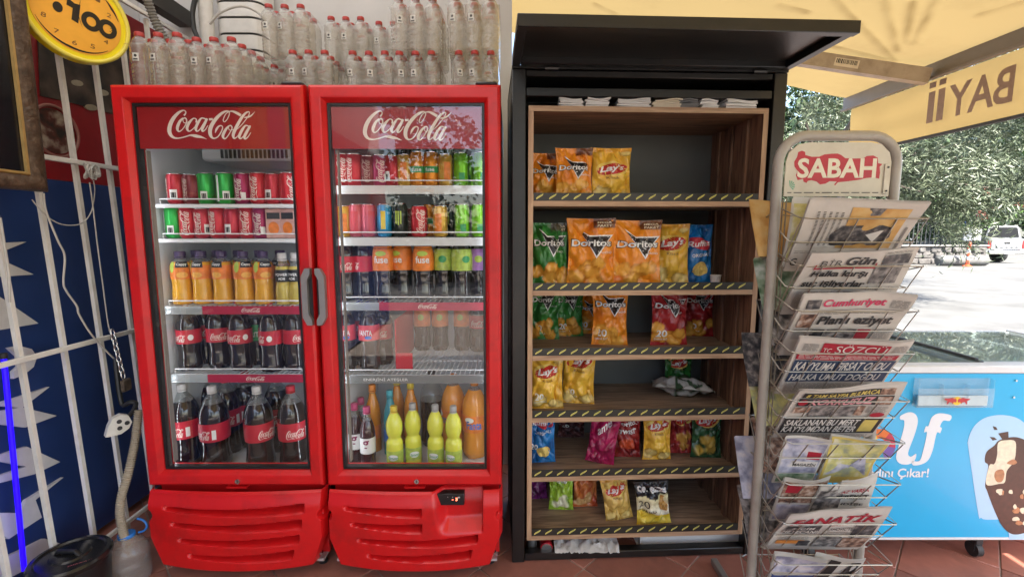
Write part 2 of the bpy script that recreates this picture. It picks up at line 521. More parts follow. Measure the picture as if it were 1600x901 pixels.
fl = MB().box((-2.4, -4.2, -.6), (3.2, 6.5, -.004), ch=.01).build('floor', m_grout)
tag(fl, kind='structure')
ts, gap = .30, .005
tme = MB().box((-ts / 2 + gap / 2, -ts / 2 + gap / 2, -.010), (ts / 2 - gap / 2, ts / 2 - gap / 2, .0), ch=.0018).mesh('floor_tile', m_tile)
c45 = math.sqrt(.5)
cand = []
for i in range(-14, 26):
    for j in range(-14, 26):
        x, y = (i - j) * ts * c45 + .08, (i + j) * ts * c45 + .06
        if -2.05 < x < 2.95 and .95 < y < 4.6: cand.append((abs(y - 1.75), x, y))
cand.sort()
for k, (_, x, y) in enumerate(cand[:290]):
    o = bpy.data.objects.new('floor_tile', tme); COL.objects.link(o); o.parent = fl
    o.location = (x, y, .0 + rng.uniform(-.0006, .0006)); o.rotation_euler = (rng.uniform(-.002, .002), rng.uniform(-.002, .002), R(45))

# the shop building: left wall, wall behind the coolers, soffit
m_plaster = M('white_plaster', (.62, .61, .60), .8, var=.05, scale=4, bump=.08, bscale=40, dirt=(.58, .56, .53), dirt_scale=2.5, dirt_amt=.4)
shop = thing('shop_building', 'white plastered shop front behind and above the coolers', 'building', (-2.1, 2.7, 0))
MB().box((-2.3, 2.62, 0), (.0, 2.78, 3.3)).build('back_wall', m_plaster, shop)
MB().box((-2.3, -3.6, 0), (-1.96, 2.615, 3.3)).build('side_wall', m_plaster, shop)
m_sheet = cloth_mat('white_roof_sheet', (.80, .79, .76), (.55, .52, .46), .4, .27)
MB().grid(60, 4, lambda u, v: (-2.3 + 2.75 * u, -3.6 + 6.38 * v, 3.32 + .012 * math.sin(u * 90))).build('roof_sheet', m_sheet, shop, smooth=60)  # made translucent to brighten the space below, widened to block a sun leak
MB().box((-.16, 2.785, 0), (.0, 6.4, 3.3)).build('return_wall', m_plaster, shop)

# ribbed white pillar, pipe and cables above the left cooler
pil = thing('tiled_pillar', 'white rounded pillar banded with dark joints behind the water packs', 'pillar', (XA(378, 2.45, 2.3), 2.45, 0))
px0, px1 = XA(338, 2.45, 2.4), XA(412, 2.45, 2.4)
m_shaft = M('pillar_white', (.70, .69, .66), .45, var=.06)
m_joint = M('dark_joint', (.02, .018, .016), .7)
def pillar_outline(e):
    return rounded(px0 - e, 2.42 - e, px1 + e, 2.61 + e, .06 + e, 6)
MB().prism(pillar_outline(-.006), (0, 0, 0), (1, 0, 0), (0, 1, 0), 3.29).build('pillar_core', m_joint, pil)
z = 1.95
while z < 3.2:
    MB().prism(pillar_outline(0), (0, 0, z), (1, 0, 0), (0, 1, 0), .064).build('pillar_band', m_shaft, pil, smooth=50)
    z += .075
m_pipe = M('chalky_pipe', (.62, .60, .56), .6, var=.12, scale=15, dirt=(.30, .26, .2), dirt_scale=8)
xp = XA(322, 2.4, 2.4)
o = MB().tube([(xp, 2.40, .1), (xp, 2.40, 3.3)], .032, 14).build('drain_pipe', m_pipe)
tag(o, 'chalky white vertical pipe beside the banded pillar', 'pipe')
m_cable_b = M('black_cable', (.015, .015, .015), .5)
m_cable_w = M('dirty_white_cable', (.52, .50, .46), .6, var=.1)
xb = XA(303, 2.38, 2.4)
def bez(pts, n=10):
    P = [Vector(p) for p in pts]; out = []
    for i in range(len(P) - 1):
        p0, p1, p2, p3 = P[max(i - 1, 0)], P[i], P[i + 1], P[min(i + 2, len(P) - 1)]
        for k in range(n):
            t = k / n
            out.append(.5 * ((2 * p1) + (p2 - p0) * t + (2 * p0 - 5 * p1 + 4 * p2 - p3) * t * t + (3 * p1 - p0 - 3 * p2 + p3) * t ** 3))
    out.append(P[-1]); return out
tag(MB().tube(bez([PY(306, -6, 2.36), PY(301, 20, 2.36), PY(303, 45, 2.36), PY(309, 70, 2.36), PY(300, 140, 2.36)]), .011, 8).build('black_cable', m_cable_b),
    'thick black cable hanging beside the chalky pipe', 'cable')
tag(MB().tube(bez([PY(328, 38, 2.35), PY(345, 20, 2.34), PY(375, 10, 2.34), PY(400, 18, 2.36), PY(418, 36, 2.38), PY(440, 60, 2.4)]), .006, 7).build('white_cable', m_cable_w),
    'white cable arching across the banded pillar', 'cable')
def ribbed(path, r0, r1, pitch, n=12):
    """corrugated hose"""
    P = [Vector(p) for p in path]; L = [0]
    for i in range(1, len(P)): L.append(L[-1] + (P[i] - P[i - 1]).length)
    N = int(L[-1] / pitch) * 4; pts = []; rr = []; j = 0
    for k in range(N + 1):
        s = L[-1] * k / N
        while j < len(L) - 2 and L[j + 1] < s: j += 1
        t = (s - L[j]) / max(L[j + 1] - L[j], 1e-9)
        pts.append(P[j].lerp(P[j + 1], t)); rr.append((r0, r1, r1, r0)[k % 4])
    return MB().tube(pts, rr, n)
m_hose = M('grey_beige_hose', (.36, .31, .23), .55, var=.12, scale=20)
tag(ribbed(bez([PX(228, -6, -1.52), PX(238, 22, -1.52), PX(252, 52, -1.5), PX(272, 74, -1.47), PX(300, 88, -1.42)], 14), .014, .018, .012).build('conduit_hose', M('grey_conduit', (.2, .19, .17), .6)),
    'grey corrugated conduit dropping behind the leftmost water packs', 'hose')

# ================================================================ COOLERS
Y0 = 1.72
m_body = M('cooler_body_dark', (.05, .012, .012), .5, var=.1)
m_kick = M('cooler_underside', (.02, .02, .02), .6)
m_strip_red = M('red_price_strip', (.42, .015, .05), .4, var=.06)
m_strip_wht = M('pale_price_strip', (.66, .68, .68), .4, var=.05)
m_strip_smoke = clear_mat('smoked_strip', (.45, .47, .47), .5, .15, (.35, .37, .37))
def ring(mb, x0, x1, z0, z1, prof, mi=0):
    V, F = [], []
    k = len(prof)
    for d, y in prof:
        V += [(x0 + d, y, z0 + d), (x1 - d, y, z0 + d), (x1 - d, y, z1 - d), (x0 + d, y, z1 - d)]
    for i in range(k - 1):
        for c in range(4):
            F.append((i * 4 + c, i * 4 + (c + 1) % 4, (i + 1) * 4 + (c + 1) % 4, (i + 1) * 4 + c))
    mb.add(V, F, mi)
def cooler(x0, x1, label, shelves, logo_px, right):
    c = thing('drinks_cooler', label, 'cooler', ((x0 + x1) / 2, 2.0, 0), 'red drinks coolers side by side')
    z0, z1, yb = .375, 1.876, 2.36
    b = MB()
    b.box((x0 + .003, 1.79, .30), (x0 + .02, yb, z1 - .014), ch=.004).box((x1 - .02, 1.79, .30), (x1 - .003, yb, z1 - .014), ch=.004)
    b.box((x0 + .0205, 1.79, z1 - .055), (x1 - .0205, yb, z1 - .014)).box((x0 + .0205, yb - .03, .30), (x1 - .0205, yb - .002, z1 - .057))
    b.build('cabinet', m_body, c)
    MB().box((x0 + .012, 1.80, .06), (x1 - .012, yb - .01, .298), ch=.004).build('machine_housing', m_kick, c)
    il, ir = x0 + .022, x1 - .022
    l = MB()
    l.box((il + .001, 1.79, .385), (il + .012, yb - .034, z1 - .058)).box((ir - .012, 1.79, .385), (ir - .001, yb - .034, z1 - .058))
    l.box((il + .014, yb - .046, .385), (ir - .014, yb - .034, z1 - .058)).box((il + .014, 1.79, .372), (ir - .014, yb - .048, .388))
    l.box((il + .014, 1.83, 1.715), (ir - .014, yb - .05, 1.73))
    l.build('liner', m_liner, c)
    ev = MB().box((il + .09, 2.02, 1.655), (ir - .05, yb - .05, 1.712), ch=.012).build('fan_cover', m_liner, c)
    sl = MB()
    for k in range(16): sl.box((il + .18 + k * .018, 2.012, 1.665), (il + .188 + k * .018, 2.0195, 1.70))
    sl.build('vent_slots', m_black, ev)
    # door
    d = MB(); ring(d, x0, x1, z0, z1, [(.004, 1.785), (0, 1.775), (0, Y0 + .016), (.004, Y0 + .006), (.012, Y0), (.040, Y0), (.046, Y0 + .002), (.058, Y0 + .020), (.059, Y0 + .030), (.066, Y0 + .055), (.066, 1.785)])
    door = d.build('door', m_red, c, smooth=25)
    gk = MB(); ring(gk, x0 + .0595, x1 - .0595, z0 + .0595, z1 - .0595, [(0, Y0 + .024), (.009, Y0 + .0245), (.009, Y0 + .05), (.0, Y0 + .05)])
    gk.build('glass_border', m_black, door)
    MB().add([(x0 + .060, Y0 + .028, z0 + .060), (x1 - .060, Y0 + .028, z0 + .060), (x1 - .060, Y0 + .028, z1 - .060), (x0 + .060, Y0 + .028, z1 - .060)], [(0, 1, 2, 3)]).build('glass_pane', m_glass, door)
    # magnetic seal bead along the hinge side
    MB().box((x0 + .081, Y0 + .040, z0 + .082), (x0 + .085, Y0 + .06, 1.655)).build('door_seal', M('seal_grey', (.30, .27, .24), .6), door)
    # handle half
    hz = 1.122
    if right: poly = [(0, -.105), (.018, -.105), (.034, -.075), (.034, .075), (.018, .105), (0, .105), (0, .085), (.012, .062), (.012, -.062), (0, -.085)]; hx = x0 + .003
    else: poly = [(0, -.105), (-.018, -.105), (-.034, -.075), (-.034, .075), (-.018, .105), (0, .105), (0, .085), (-.012, .062), (-.012, -.062), (0, -.085)]; hx = x1 - .003
    MB().prism(poly, (hx, Y0 + .001, hz), (1, 0, 0), (0, 0, 1), .022).build('handle', m_handle, door)
    gp = [(0, -.083), (.0115, -.061), (.0115, .061), (0, .083)]
    if not right: gp = [(-a, q) for a, q in gp]
    MB().prism(gp, (hx, Y0 - .0005, hz), (1, 0, 0), (0, 0, 1), .005).build('handle_recess', m_black, door)
    xl = (x0 + x1) / 2 + .01
    MB().lathe([(0, .0), (.010, 0), (.010, .004), (.006, .005), (0, .005)], 14).v
    lk = MB(); lk.tube([(xl, Y0 + .002, z0 + .022), (xl, Y0 - .004, z0 + .022)], .0095, 14); lk.box((xl - .001, Y0 - .0055, z0 + .016), (xl + .001, Y0 - .0042, z0 + .028), mi=1)
    lk.build('lock', [m_chrome, m_black], door)
    MB().box((xl - .05, Y0 + .004, z0 - .010), (xl + .03, Y0 + .03, z0 - .004)).build('latch_plate', m_red, c)
    MB().box((x1 - .09, Y0 + .02, z1 + .001), (x1 - .012, Y0 + .12, z1 + .014), ch=.005).build('hinge', m_black, c)
    # header
    hy = 1.7525
    hd = MB().box((x0 + .0695, hy, 1.659), (x1 - .0695, hy + .004, 1.8055)).build('header_panel', m_red_dk, c)
    a, bb = PY(logo_px[0], logo_px[3], hy - .002), PY(logo_px[2], logo_px[1], hy - .002)
    print_script(0, 0, 1, 1, flat((a.x, hy - .0012, a.z), (bb.x - a.x, 0, 0), (0, 0, bb.z - a.z)), 0, .0003).build('script_lettering', m_logo, hd, smooth=0)
    # led strips
    for sx, s in ((il + .020, 1), (ir - .020, -1)):
        st = MB().box((sx - .007, 1.795, .41), (sx + .007, 1.807, 1.662), ch=.002).build('led_strip', m_alu, c)
        bd = MB()
        for k in range(64):
            zz = .42 + k * .0193
            bd.box((sx + s * .0075, 1.797, zz), (sx + s * .0105, 1.806, zz + .009))
        tag(bd.build('led_beads', m_led, st, smooth=0), kind='stuff')
    # shelves
    for (zs, strip, words_) in shelves:
        sh = MB()
        xa, xb_ = il + .022, ir - .022
        for k in range(30):
            x = xa + (xb_ - xa) * (k + .5) / 30
            sh.tube([(x, 1.842, zs - .004), (x, 2.29, zs - .004)], .0022, 4, caps=False)
        for yy in (1.842, 2.06, 2.29): sh.tube([(xa, yy, zs - .0085), (xb_, yy, zs - .0085)], .0042, 6)
        so = sh.build('wire_shelf', m_wire, c)
        MB().tube([(xa + .02, 1.836, zs), (xa + .02, 1.834, zs + .018), (xb_ - .02, 1.834, zs + .018), (xb_ - .02, 1.836, zs)], .0026, 6).build('front_rail', m_wire, so)
        fnp = flat((xa, 1.8205, zs - .034), (1, 0, 0), (0, 0, 1)); W = xb_ - xa
        if strip == 'bar':
            MB().box((xa - .004, 1.822, zs - .016), (xb_ + .004, 1.832, zs - .002), ch=.002).build('shelf_edge', m_wire, so)
        else:
            m1 = {'red': m_strip_red, 'white': m_strip_wht, 'smoke': m_strip_smoke}[strip]
            cut = {'red': .26, 'white': 0, 'smoke': 0}[strip]
            if cut: MB().box((xa, 1.822, zs - .034), (xa + W * cut, 1.826, zs - .002)).build('price_strip', m_strip_clear, so)
            MB().box((xa + W * cut + .001, 1.822, zs - .034), (xb_, 1.826, zs - .002)).build('price_strip', m1, so)
            if words_ == 'script':
                mb = print_script(W * .52, .007, W * .13, .019, fnp, .0004, .0001)
                mb.build('lettering', m_logo, so, smooth=0)
            elif words_:
                print_text(words_, W * .14, .008, W * .30, .017, fnp, lift=.0006, bold=.01).build('lettering', m_whiteprint, so, smooth=0)
    # base grille with curved louvres
    gz0, gz1 = .035, .362
    xc, hw = (x0 + x1) / 2, (x1 - x0) / 2 + .002
    def sstep(a, b_, t):
        t = max(0, min(1, (t - a) / (b_ - a))); return t * t * (3 - 2 * t)
    def gpt(u, v):
        s = u * 2 - 1; q = v
        taper = 1 - .13 * max(0, (.40 - q) / .40)
        x = xc + hw * s * taper
        low = gz0 + .016 * abs(s) ** 2.2
        zz = low + (gz1 - low) * q
        y = 1.718 - .022 * (1 - s * s) - .016 * sstep(1.0, .80, q) + .010 * sstep(.98, 1.0, q)
        y += .04 * sstep(.965, 1.0, abs(s)) + .03 * sstep(.04, 0, q)
        for k in range(4):
            qc = .80 - .195 * k + .055 * (s * s) - .02
            e0, e1 = -.80 + .07 * k, (.80 - .035 * k)
            if right and k < 2: e1 = .10
            win = sstep(e0, e0 + .10, s) * (1 - sstep(e1 - .025, e1, s))
            half = .022 + .026 * sstep(e0, e1, s)
            up = 1 - sstep(half - .008, half + .004, q - qc)
            dn = sstep(-half * 1.6, -half * .1, q - qc)
            y += .044 * win * up * dn
        if right:
            win = sstep(.20, .34, s + (1 - q) * -.12) * (1 - sstep(.765, .785, s))
            y += .048 * win * sstep(.47, .66, q)
        # side notch where the two bases meet
        dd = math.hypot((abs(s) - 1.0) * hw, (q - .70) * (gz1 - gz0))
        y += .03 * (1 - sstep(.018, .026, dd))
        return (x, y, zz)
    gr = MB().grid(170, 90, gpt).build('base_grille', m_red, c, smooth=35)
    MB().box((x0 + .02, 1.735, .05), (x1 - .02, 1.798, .06)).build('base_rail', m_alu, c)
    sk = MB().box((x0 + .012, 1.775, .062), (x1 - .012, 1.796, .355)).build('base_backing', m_red, c)
    for fx in (x0 + .05, x1 - .05):
        MB().lathe([(0, .0), (.018, .0), (.018, .008), (.008, .012), (.008, .05), (0, .05)], 12, (fx, 1.80, .0005)).build('foot', m_black, c)
        MB().tube([(fx + .02, 1.745, .085), (fx + .02, 1.729, .085)], .006, 10).build('bolt', m_chrome, c)
    if right:
        dp = MB().box((x0 + .425, 1.712, .302), (x0 + .535, 1.745, .350), ch=.002).build('thermostat', m_black, c)
        print_text('- 3', x0 + .488, .322, .022, .012, flat((0, 1.7112, 0), (1, 0, 0), (0, 0, 1)), bold=.01).build('digits', M('red_led_digits', (.6, .05, .03), .5, var=0, emit=(1, .12, .06), estr=2.2), dp, smooth=0)
        print_text('· · ▪', x0 + .470, .333, .05, .006, flat((0, 1.7112, 0), (1, 0, 0), (0, 0, 1)), bold=.0).build('button_marks', m_alu, dp, smooth=0)
    return c
LZ = [1.467, 1.334, 1.071, .794]
RZ = [1.537, 1.340, 1.086, .790]
cooler(-1.421, -.734, 'left red drinks cooler, nearest the barred window', [(LZ[0], 'bar', ''), (LZ[1], 'bar', ''), (LZ[2], 'red', 'script'), (LZ[3], 'red', 'script')], (262, 172, 398, 218), False)
cooler(-.722, -.040, 'right red drinks cooler with temperature display, beside the snack cabinet', [(RZ[0], 'white', 'script'), (RZ[1], 'white', ''), (RZ[2], 'red', 'script'), (RZ[3], 'smoke', 'ENERJİNİ ATEŞLER')], (567, 173, 705, 220), True)

# ================================================================ DRINKS
m_cola = M('cola_through_plastic', (.010, .004, .003), .12, var=.1, coat=.6)
m_clear = clear_mat('clear_bottle_plastic', (.86, .87, .86), .14, .08, (.6, .62, .62))
m_cap = {}
def capm(n, col): return M('cap_' + n, col, .35, var=.05)
lab = {
    'red': M('label_red', (.50, .012, .03), .4, var=.06), 'orange': M('label_orange', (.75, .20, .02), .4, var=.25, scale=40),
    'green': M('label_green', (.04, .32, .10), .4, var=.2, scale=40), 'pinkred': M('label_pink_red', (.62, .06, .08), .4, var=.1),
    'white': M('label_white', (.75, .74, .72), .45, var=.05), 'blue': M('label_blue', (.05, .18, .55), .4, var=.15),
    'purple': M('label_purple', (.35, .16, .42), .4, var=.15), 'black': m_blackprint, 'lime': M('label_lime', (.42, .55, .08), .4, var=.3, scale=60)}
m_juice = M('orange_juice', (.72, .35, .015), .2, var=.1, coat=.5)
m_orange = M('orange_soda', (.78, .30, .035), .18, var=.06, coat=.5)
m_lemon = M('lemon_soda', (.74, .76, .07), .18, var=.06, coat=.5)
m_amber = M('amber_soda', (.72, .26, .01), .2, var=.06, coat=.5)
m_teal = M('teal_soda', (.03, .30, .38), .2, var=.06, coat=.5)
m_dkliq = M('dark_cherry_soda', (.035, .006, .012), .12, var=.1, coat=.6)
m_power = M('pale_yellow_drink', (.50, .38, .06), .2, var=.08, coat=.5)
SH = {
    'cola': [(0, 0), (.80, 0), (.93, .02), (1, .06), (1, .11), (.95, .18), (.91, .26), (.95, .34), (1, .40), (1, .60), (.98, .66), (.88, .73), (.66, .81), (.43, .87), (.28, .91), (.26, .945)],
    'juice': [(0, 0), (.85, 0), (1, .03), (1, .12), (.94, .28), (.93, .40), (.97, .50), (1, .58), (1, .70), (.92, .77), (.66, .84), (.47, .88), (.45, .92)],
    'lemon': [(0, 0), (.85, 0), (1, .04), (1, .36), (.93, .43), (.74, .485), (.90, .55), (1, .63), (.95, .73), (.72, .82), (.44, .885), (.34, .915), (.33, .93)],
    'slim': [(0, 0), (.9, 0), (1, .02), (1, .50), (.97, .60), (.82, .70), (.55, .80), (.42, .87), (.38, .93)],
    'power': [(0, 0), (.85, 0), (1, .03), (1, .30), (.86, .38), (.86, .42), (1, .50), (1, .64), (.9, .72), (.6, .80), (.5, .84), (.5, .90)]}
def prof_r(sh, q):
    for (r0, z0), (r1, z1) in zip(sh, sh[1:]):
        if z0 <= q <= z1: return r0 + (r1 - r0) * ((q - z0) / max(z1 - z0, 1e-9))
    return sh[-1][0]
PROTO = {}
def bottle(key, h, rad, shape, liq, fill, label, capmat, marks=(), n=20):
    sh = SH[shape]; zc = sh[-1][1]
    # smooth the outline
    pr = []
    for i in range(len(sh) - 1):
        p0, p1, p2, p3 = [Vector(sh[max(0, min(len(sh) - 1, i + k))]) for k in (-1, 0, 1, 2)]
        for k in range(3):
            t = k / 3
            q = .5 * ((2 * p1) + (p2 - p0) * t + (2 * p0 - 5 * p1 + 4 * p2 - p3) * t * t + (3 * p1 - p0 - 3 * p2 + p3) * t ** 3)
            pr.append((max(0, q.x) * rad, max(0, q.y) * h))
    pr.append((sh[-1][0] * rad, zc * h))
    pr[0] = (0, 0)
    lo = [p for p in pr if p[1] <= fill * h]; hi = [p for p in pr if p[1] > fill * h]
    rf = prof_r(sh, fill) * rad
    body = MB().lathe(lo + [(rf, fill * h), (0, fill * h)] if hi else lo, n, mi=0)
    if hi: body.lathe([(rf, fill * h + .0005)] + hi, n, mi=1)
    if shape == 'cola':   # petal foot
        body.v = [(x * (1 - .10 * (z < .05 * h) * (.5 + .5 * math.cos(5 * math.atan2(y, x)))), y * (1 - .10 * (z < .05 * h) * (.5 + .5 * math.cos(5 * math.atan2(y, x)))), z) for x, y, z in body.v]
    parts = [('body', body.mesh(key + '_body', [liq, m_clear], 60), [])]
    if label:
        z0, z1, lm = label
        k = 5
        lp = [((prof_r(sh, z0 + (z1 - z0) * i / k) * rad + .0009), (z0 + (z1 - z0) * i / k) * h) for i in range(k + 1)]
        lb = MB(); lb.lathe([(lp[0][0] - .0008, lp[0][1])] + lp + [(lp[-1][0] - .0008, lp[-1][1])], n)
        lb.f = [f for f in lb.f if len(f) == 4]; lb.mi = [0] * len(lb.f)
        subs = []
        for kind, args, mt in marks:
            def fn(x, y, l=0.0, R0=rad):
                rr = prof_r(sh, max(0, min(.99, y / h))) * R0 + .0013 + l
                a = x / R0
                return (rr * math.sin(a), -rr * math.cos(a), y)
            if kind == 'script': mb = print_script(*args, fn, .0002, .00006)
            elif kind == 'scriptup': mb = print_script(*args, fn, .0002, .00006, turn=True)
            elif kind == 'text': mb = print_text(*args, fn, lim=.008, lift=.0003)
            elif kind == 'disc':
                mb = MB(); pts = ellipse(*args, 24); c_ = (sum(p[0] for p in pts) / 24, sum(p[1] for p in pts) / 24)
                v, t = split_tris(pts + [c_], [(i, (i + 1) % 24, 24) for i in range(24)], .01)
                mb.add([fn(x, y, .0001) for x, y in v], t)
            elif kind == 'patch':
                x0, y0, x1, y1 = args; mb = MB().grid(6, 3, lambda u, v: fn(x0 + (x1 - x0) * u, y0 + (y1 - y0) * v, .0001))
            subs.append(('print', mb.mesh(key + '_print', mt, 0)))
        parts.append(('label', lb.mesh(key + '_label', lm, 60), subs))
    cr = sh[-1][0] * rad + .003
    cp = MB().lathe([(cr - .001, zc * h - .004), (cr, zc * h - .003), (cr, h - .004), (cr - .002, h - .0005), (0, h)], n, rfun=lambda a, z: 1 + .02 * math.cos(a * n / 2))
    cp.lathe([(cr - .0008, zc * h - .012), (cr + .0006, zc * h - .011), (cr + .0006, zc * h - .007), (cr - .0008, zc * h - .006)], n)
    parts.append(('cap', cp.mesh(key + '_cap', capmat, 40), []))
    PROTO[key] = parts
c_red, c_wht, c_blk, c_blue = capm('red', (.5, .02, .03)), capm('white', (.6, .58, .56)), capm('black', (.02, .018, .02)), capm('blue', (.05, .07, .5))
c_pink, c_grey, c_org, c_tl, c_yel = capm('pink', (.45, .04, .14)), capm('grey', (.42, .42, .42)), capm('orange', (.72, .22, .01)), capm('teal', (.05, .40, .48)), capm('yellow', (.68, .50, .03))
c_purp = capm('purple', (.06, .03, .10))
for nm, cm in (('cola_big', c_red), ('cola_big_grey', c_wht)):
    bottle(nm, .345, .056, 'cola', m_cola, .80, (.36, .58, lab['red']), cm, [('script', (-.035, .135, .075, .038), m_logo), ('patch', (.045, .135, .06, .175), m_whiteprint)])
bottle('cola_mid', .285, .045, 'cola', m_cola, .82, (.40, .60, lab['red']), c_red, [('script', (-.036, .122, .062, .030), m_logo), ('disc', (.042, .140, .010, .012), m_whiteprint)])
bottle('green_mid', .285, .043, 'cola', m_cola, .72, (.38, .62, lab['green']), capm('green', (.03, .3, .08)), [('text', ('SPRITE', -.03, .125, .06, .022), m_whiteprint)])
bottle('juice_bottle', .212, .0375, 'juice', m_juice, .80, (.48, .80, lab['orange']), c_purp,
       [('patch', (-.022, .148, .024, .172), m_blackprint), ('text', ('Cappy', -.018, .153, .036, .013), m_whiteprint), ('disc', (0, .118, .020, .012), M('orange_slice', (.80, .42, .08), .4, var=.2, scale=120)), ('disc', (-.038, .150, .011, .022), lab['lime'])])
bottle('sport_bottle', .205, .030, 'power', m_power, .74, (.44, .68, lab['black']), c_wht, [('text', ('POWER', -.022, .114, .044, .011), m_whiteprint), ('text', ('ADE', -.012, .098, .026, .010), m_whiteprint)])
bottle('tea_bottle', .285, .042, 'cola', m_cola, .80, (.42, .76, lab['orange']), c_blk, [('text', ('fuse', -.028, .150, .056, .028), m_whiteprint), ('disc', (0, .188, .022, .010), lab['lime'])])
bottle('cherry_bottle', .285, .045, 'cola', m_cola, .82, (.40, .62, lab['red']), c_red, [('script', (-.036, .122, .062, .030), m_logo)])
bottle('green_label_bottle', .285, .042, 'cola', m_cola, .80, (.42, .72, lab['lime']), c_blk, [('disc', (0, .165, .016, .014), lab['green'])])
bottle('purple_label_bottle', .285, .042, 'cola', m_cola, .80, (.42, .72, lab['purple']), c_blk, [('disc', (0, .165, .016, .014), lab['lime'])])
bottle('fanta_bottle', .285, .042, 'cola', m_cola, .82, (.46, .68, lab['pinkred']), c_blue, [('text', ('FANTA', -.027, .152, .054, .022), m_whiteprint), ('disc', (.012, .144, .014, .007), lab['blue'])])
bottle('orange_label_bottle', .285, .040, 'cola', m_cola, .82, (.42, .74, lab['orange']), c_org, [('disc', (0, .165, .014, .016), lab['lime'])])
bottle('g_bottle', .255, .031, 'slim', m_dkliq, .78, (.24, .50, lab['white']), c_pink, [('text', ('g', -.014, .080, .026, .040), M('plum_print', (.22, .01, .07), .5))])
bottle('lemon_bottle', .262, .034, 'lemon', m_lemon, .90, (.10, .30, lab['lime']), c_grey, [('disc', (-.006, .052, .020, .013), m_whiteprint), ('text', ('limon', -.022, .044, .036, .013), lab['green'])])
bottle('lemon_bottle_yellow_cap', .262, .034, 'lemon', m_lemon, .90, (.10, .30, lab['lime']), c_yel, [('disc', (-.006, .052, .020, .013), m_whiteprint), ('text', ('limon', -.022, .044, .036, .013), lab['green'])])
bottle('amber_bottle', .30, .033, 'slim', m_amber, .88, (.2, .4, lab['orange']), c_org)
bottle('amber_bottle_yellow_cap', .31, .033, 'slim', m_amber, .88, (.2, .4, lab['orange']), c_yel)
bottle('teal_bottle', .285, .031, 'slim', m_teal, .88, (.2, .4, lab['blue']), c_tl)
bottle('orange_big', .345, .054, 'cola', m_orange, .86, (.34, .56, lab['orange']), c_org, [('text', ('Fanta', -.032, .135, .066, .036), lab['blue']), ('disc', (-.02, .175, .02, .012), lab['white'])])
bottle('brown_big', .345, .054, 'cola', m_cola, .62, None, c_blk)
def can(key, h, rad, mt, marks=(), n=20):
    pr = [(rad * .74, 0), (rad * .80, .002), (rad, .010), (rad, h - .014), (rad * .86, h - .003)]
    body = MB().lathe(pr, n).mesh(key + '_body', mt, 50)
    subs = []
    for kind, args, m2 in marks:
        fn = lambda x, y, l=0.0: ((rad + .0006 + l) * math.sin(x / rad), -(rad + .0006 + l) * math.cos(x / rad), y)
        if kind == 'script': mb = print_script(*args, fn, .0002, .00005)
        elif kind == 'scriptup': mb = print_script(*args, fn, .0002, .00005, turn=True)
        elif kind == 'text': mb = print_text(*args, fn, lim=.006, lift=.0002)
        elif kind == 'patch':
            x0, y0, x1, y1 = args; mb = MB().grid(6, 2, lambda u, v: fn(x0 + (x1 - x0) * u, y0 + (y1 - y0) * v, .0001))
        elif kind == 'band':
            z0, z1 = args; mb = MB().lathe([(rad + .0005, z0), (rad + .0005, z1)], n); mb.f = [f for f in mb.f if len(f) == 4]; mb.mi = mb.mi[:len(mb.f)]
        subs.append(('print', mb.mesh(key + '_print', m2, 0 if kind != 'band' else 60)))
    lid = MB().lathe([(rad * .865, h - .0035), (rad * .89, h - .001), (rad * .85, h), (rad * .80, h - .004), (0, h - .004)], n)
    lid.box((-.004, -.012, h - .0038), (.004, .006, h - .0022))
    PROTO[key] = [('can_body', body, subs), ('lid', lid.mesh(key + '_lid', m_chrome, 40), [])]
def canm(n, c, **k): return M('can_' + n, c, .28, metal=.35, var=.06, **k)
can('can_red', .122, .0325, canm('red', (.55, .015, .03)), [('scriptup', (-.017, .012, .034, .098), m_logo)])
can('can_red_code', .118, .0325, canm('red2', (.50, .02, .04)), [('patch', (.004, .02, .030, .055), m_whiteprint), ('patch', (.008, .024, .026, .044), m_blackprint), ('scriptup', (-.036, .014, .030, .09), m_logo)])
can('can_cherry', .120, .0325, canm('cherry', (.34, .01, .09)), [('scriptup', (-.020, .012, .034, .09), m_logo), ('patch', (.012, .016, .028, .045), m_whiteprint)])
can('can_dark', .115, .0325, canm('dark_red', (.18, .012, .02)), [('scriptup', (-.016, .012, .032, .09), M('dull_gold_print', (.5, .36, .3), .4))])
can('can_green', .122, .0325, canm('green', (.02, .42, .06)), [('patch', (-.008, .018, .016, .050), m_whiteprint), ('patch', (-.004, .022, .012, .042), m_blackprint), ('patch', (-.032, .01, -.022, .11), m_whiteprint)])
can('can_green_slim', .128, .029, canm('lime', (.20, .55, .02)), [('patch', (-.004, .02, .018, .05), lab['green'])])
can('can_orange', .132, .029, canm('orange', (.80, .28, .015)), [('band', (.05, .075), lab['green']), ('text', ('fuse', -.018, .055, .036, .015), m_whiteprint)])
can('can_gold', .122, .029, canm('gold', (.66, .38, .05)), [('patch', (-.012, .02, .014, .09), lab['orange'])])
can('can_blue', .128, .029, canm('blue', (.02, .30, .58)), [('patch', (-.008, .03, .010, .10), M('yellow_print', (.8, .62, .05), .4))])
can('can_black', .132, .029, canm('black', (.015, .02, .018)), [('patch', (-.012, .05, -.006, .10), lab['lime']), ('patch', (-.003, .045, .003, .10), lab['lime']), ('patch', (.006, .05, .012, .10), lab['lime'])])
can('can_pink', .128, .029, canm('pink', (.60, .12, .16)), [('patch', (-.014, .02, .014, .10), lab['pinkred'])])
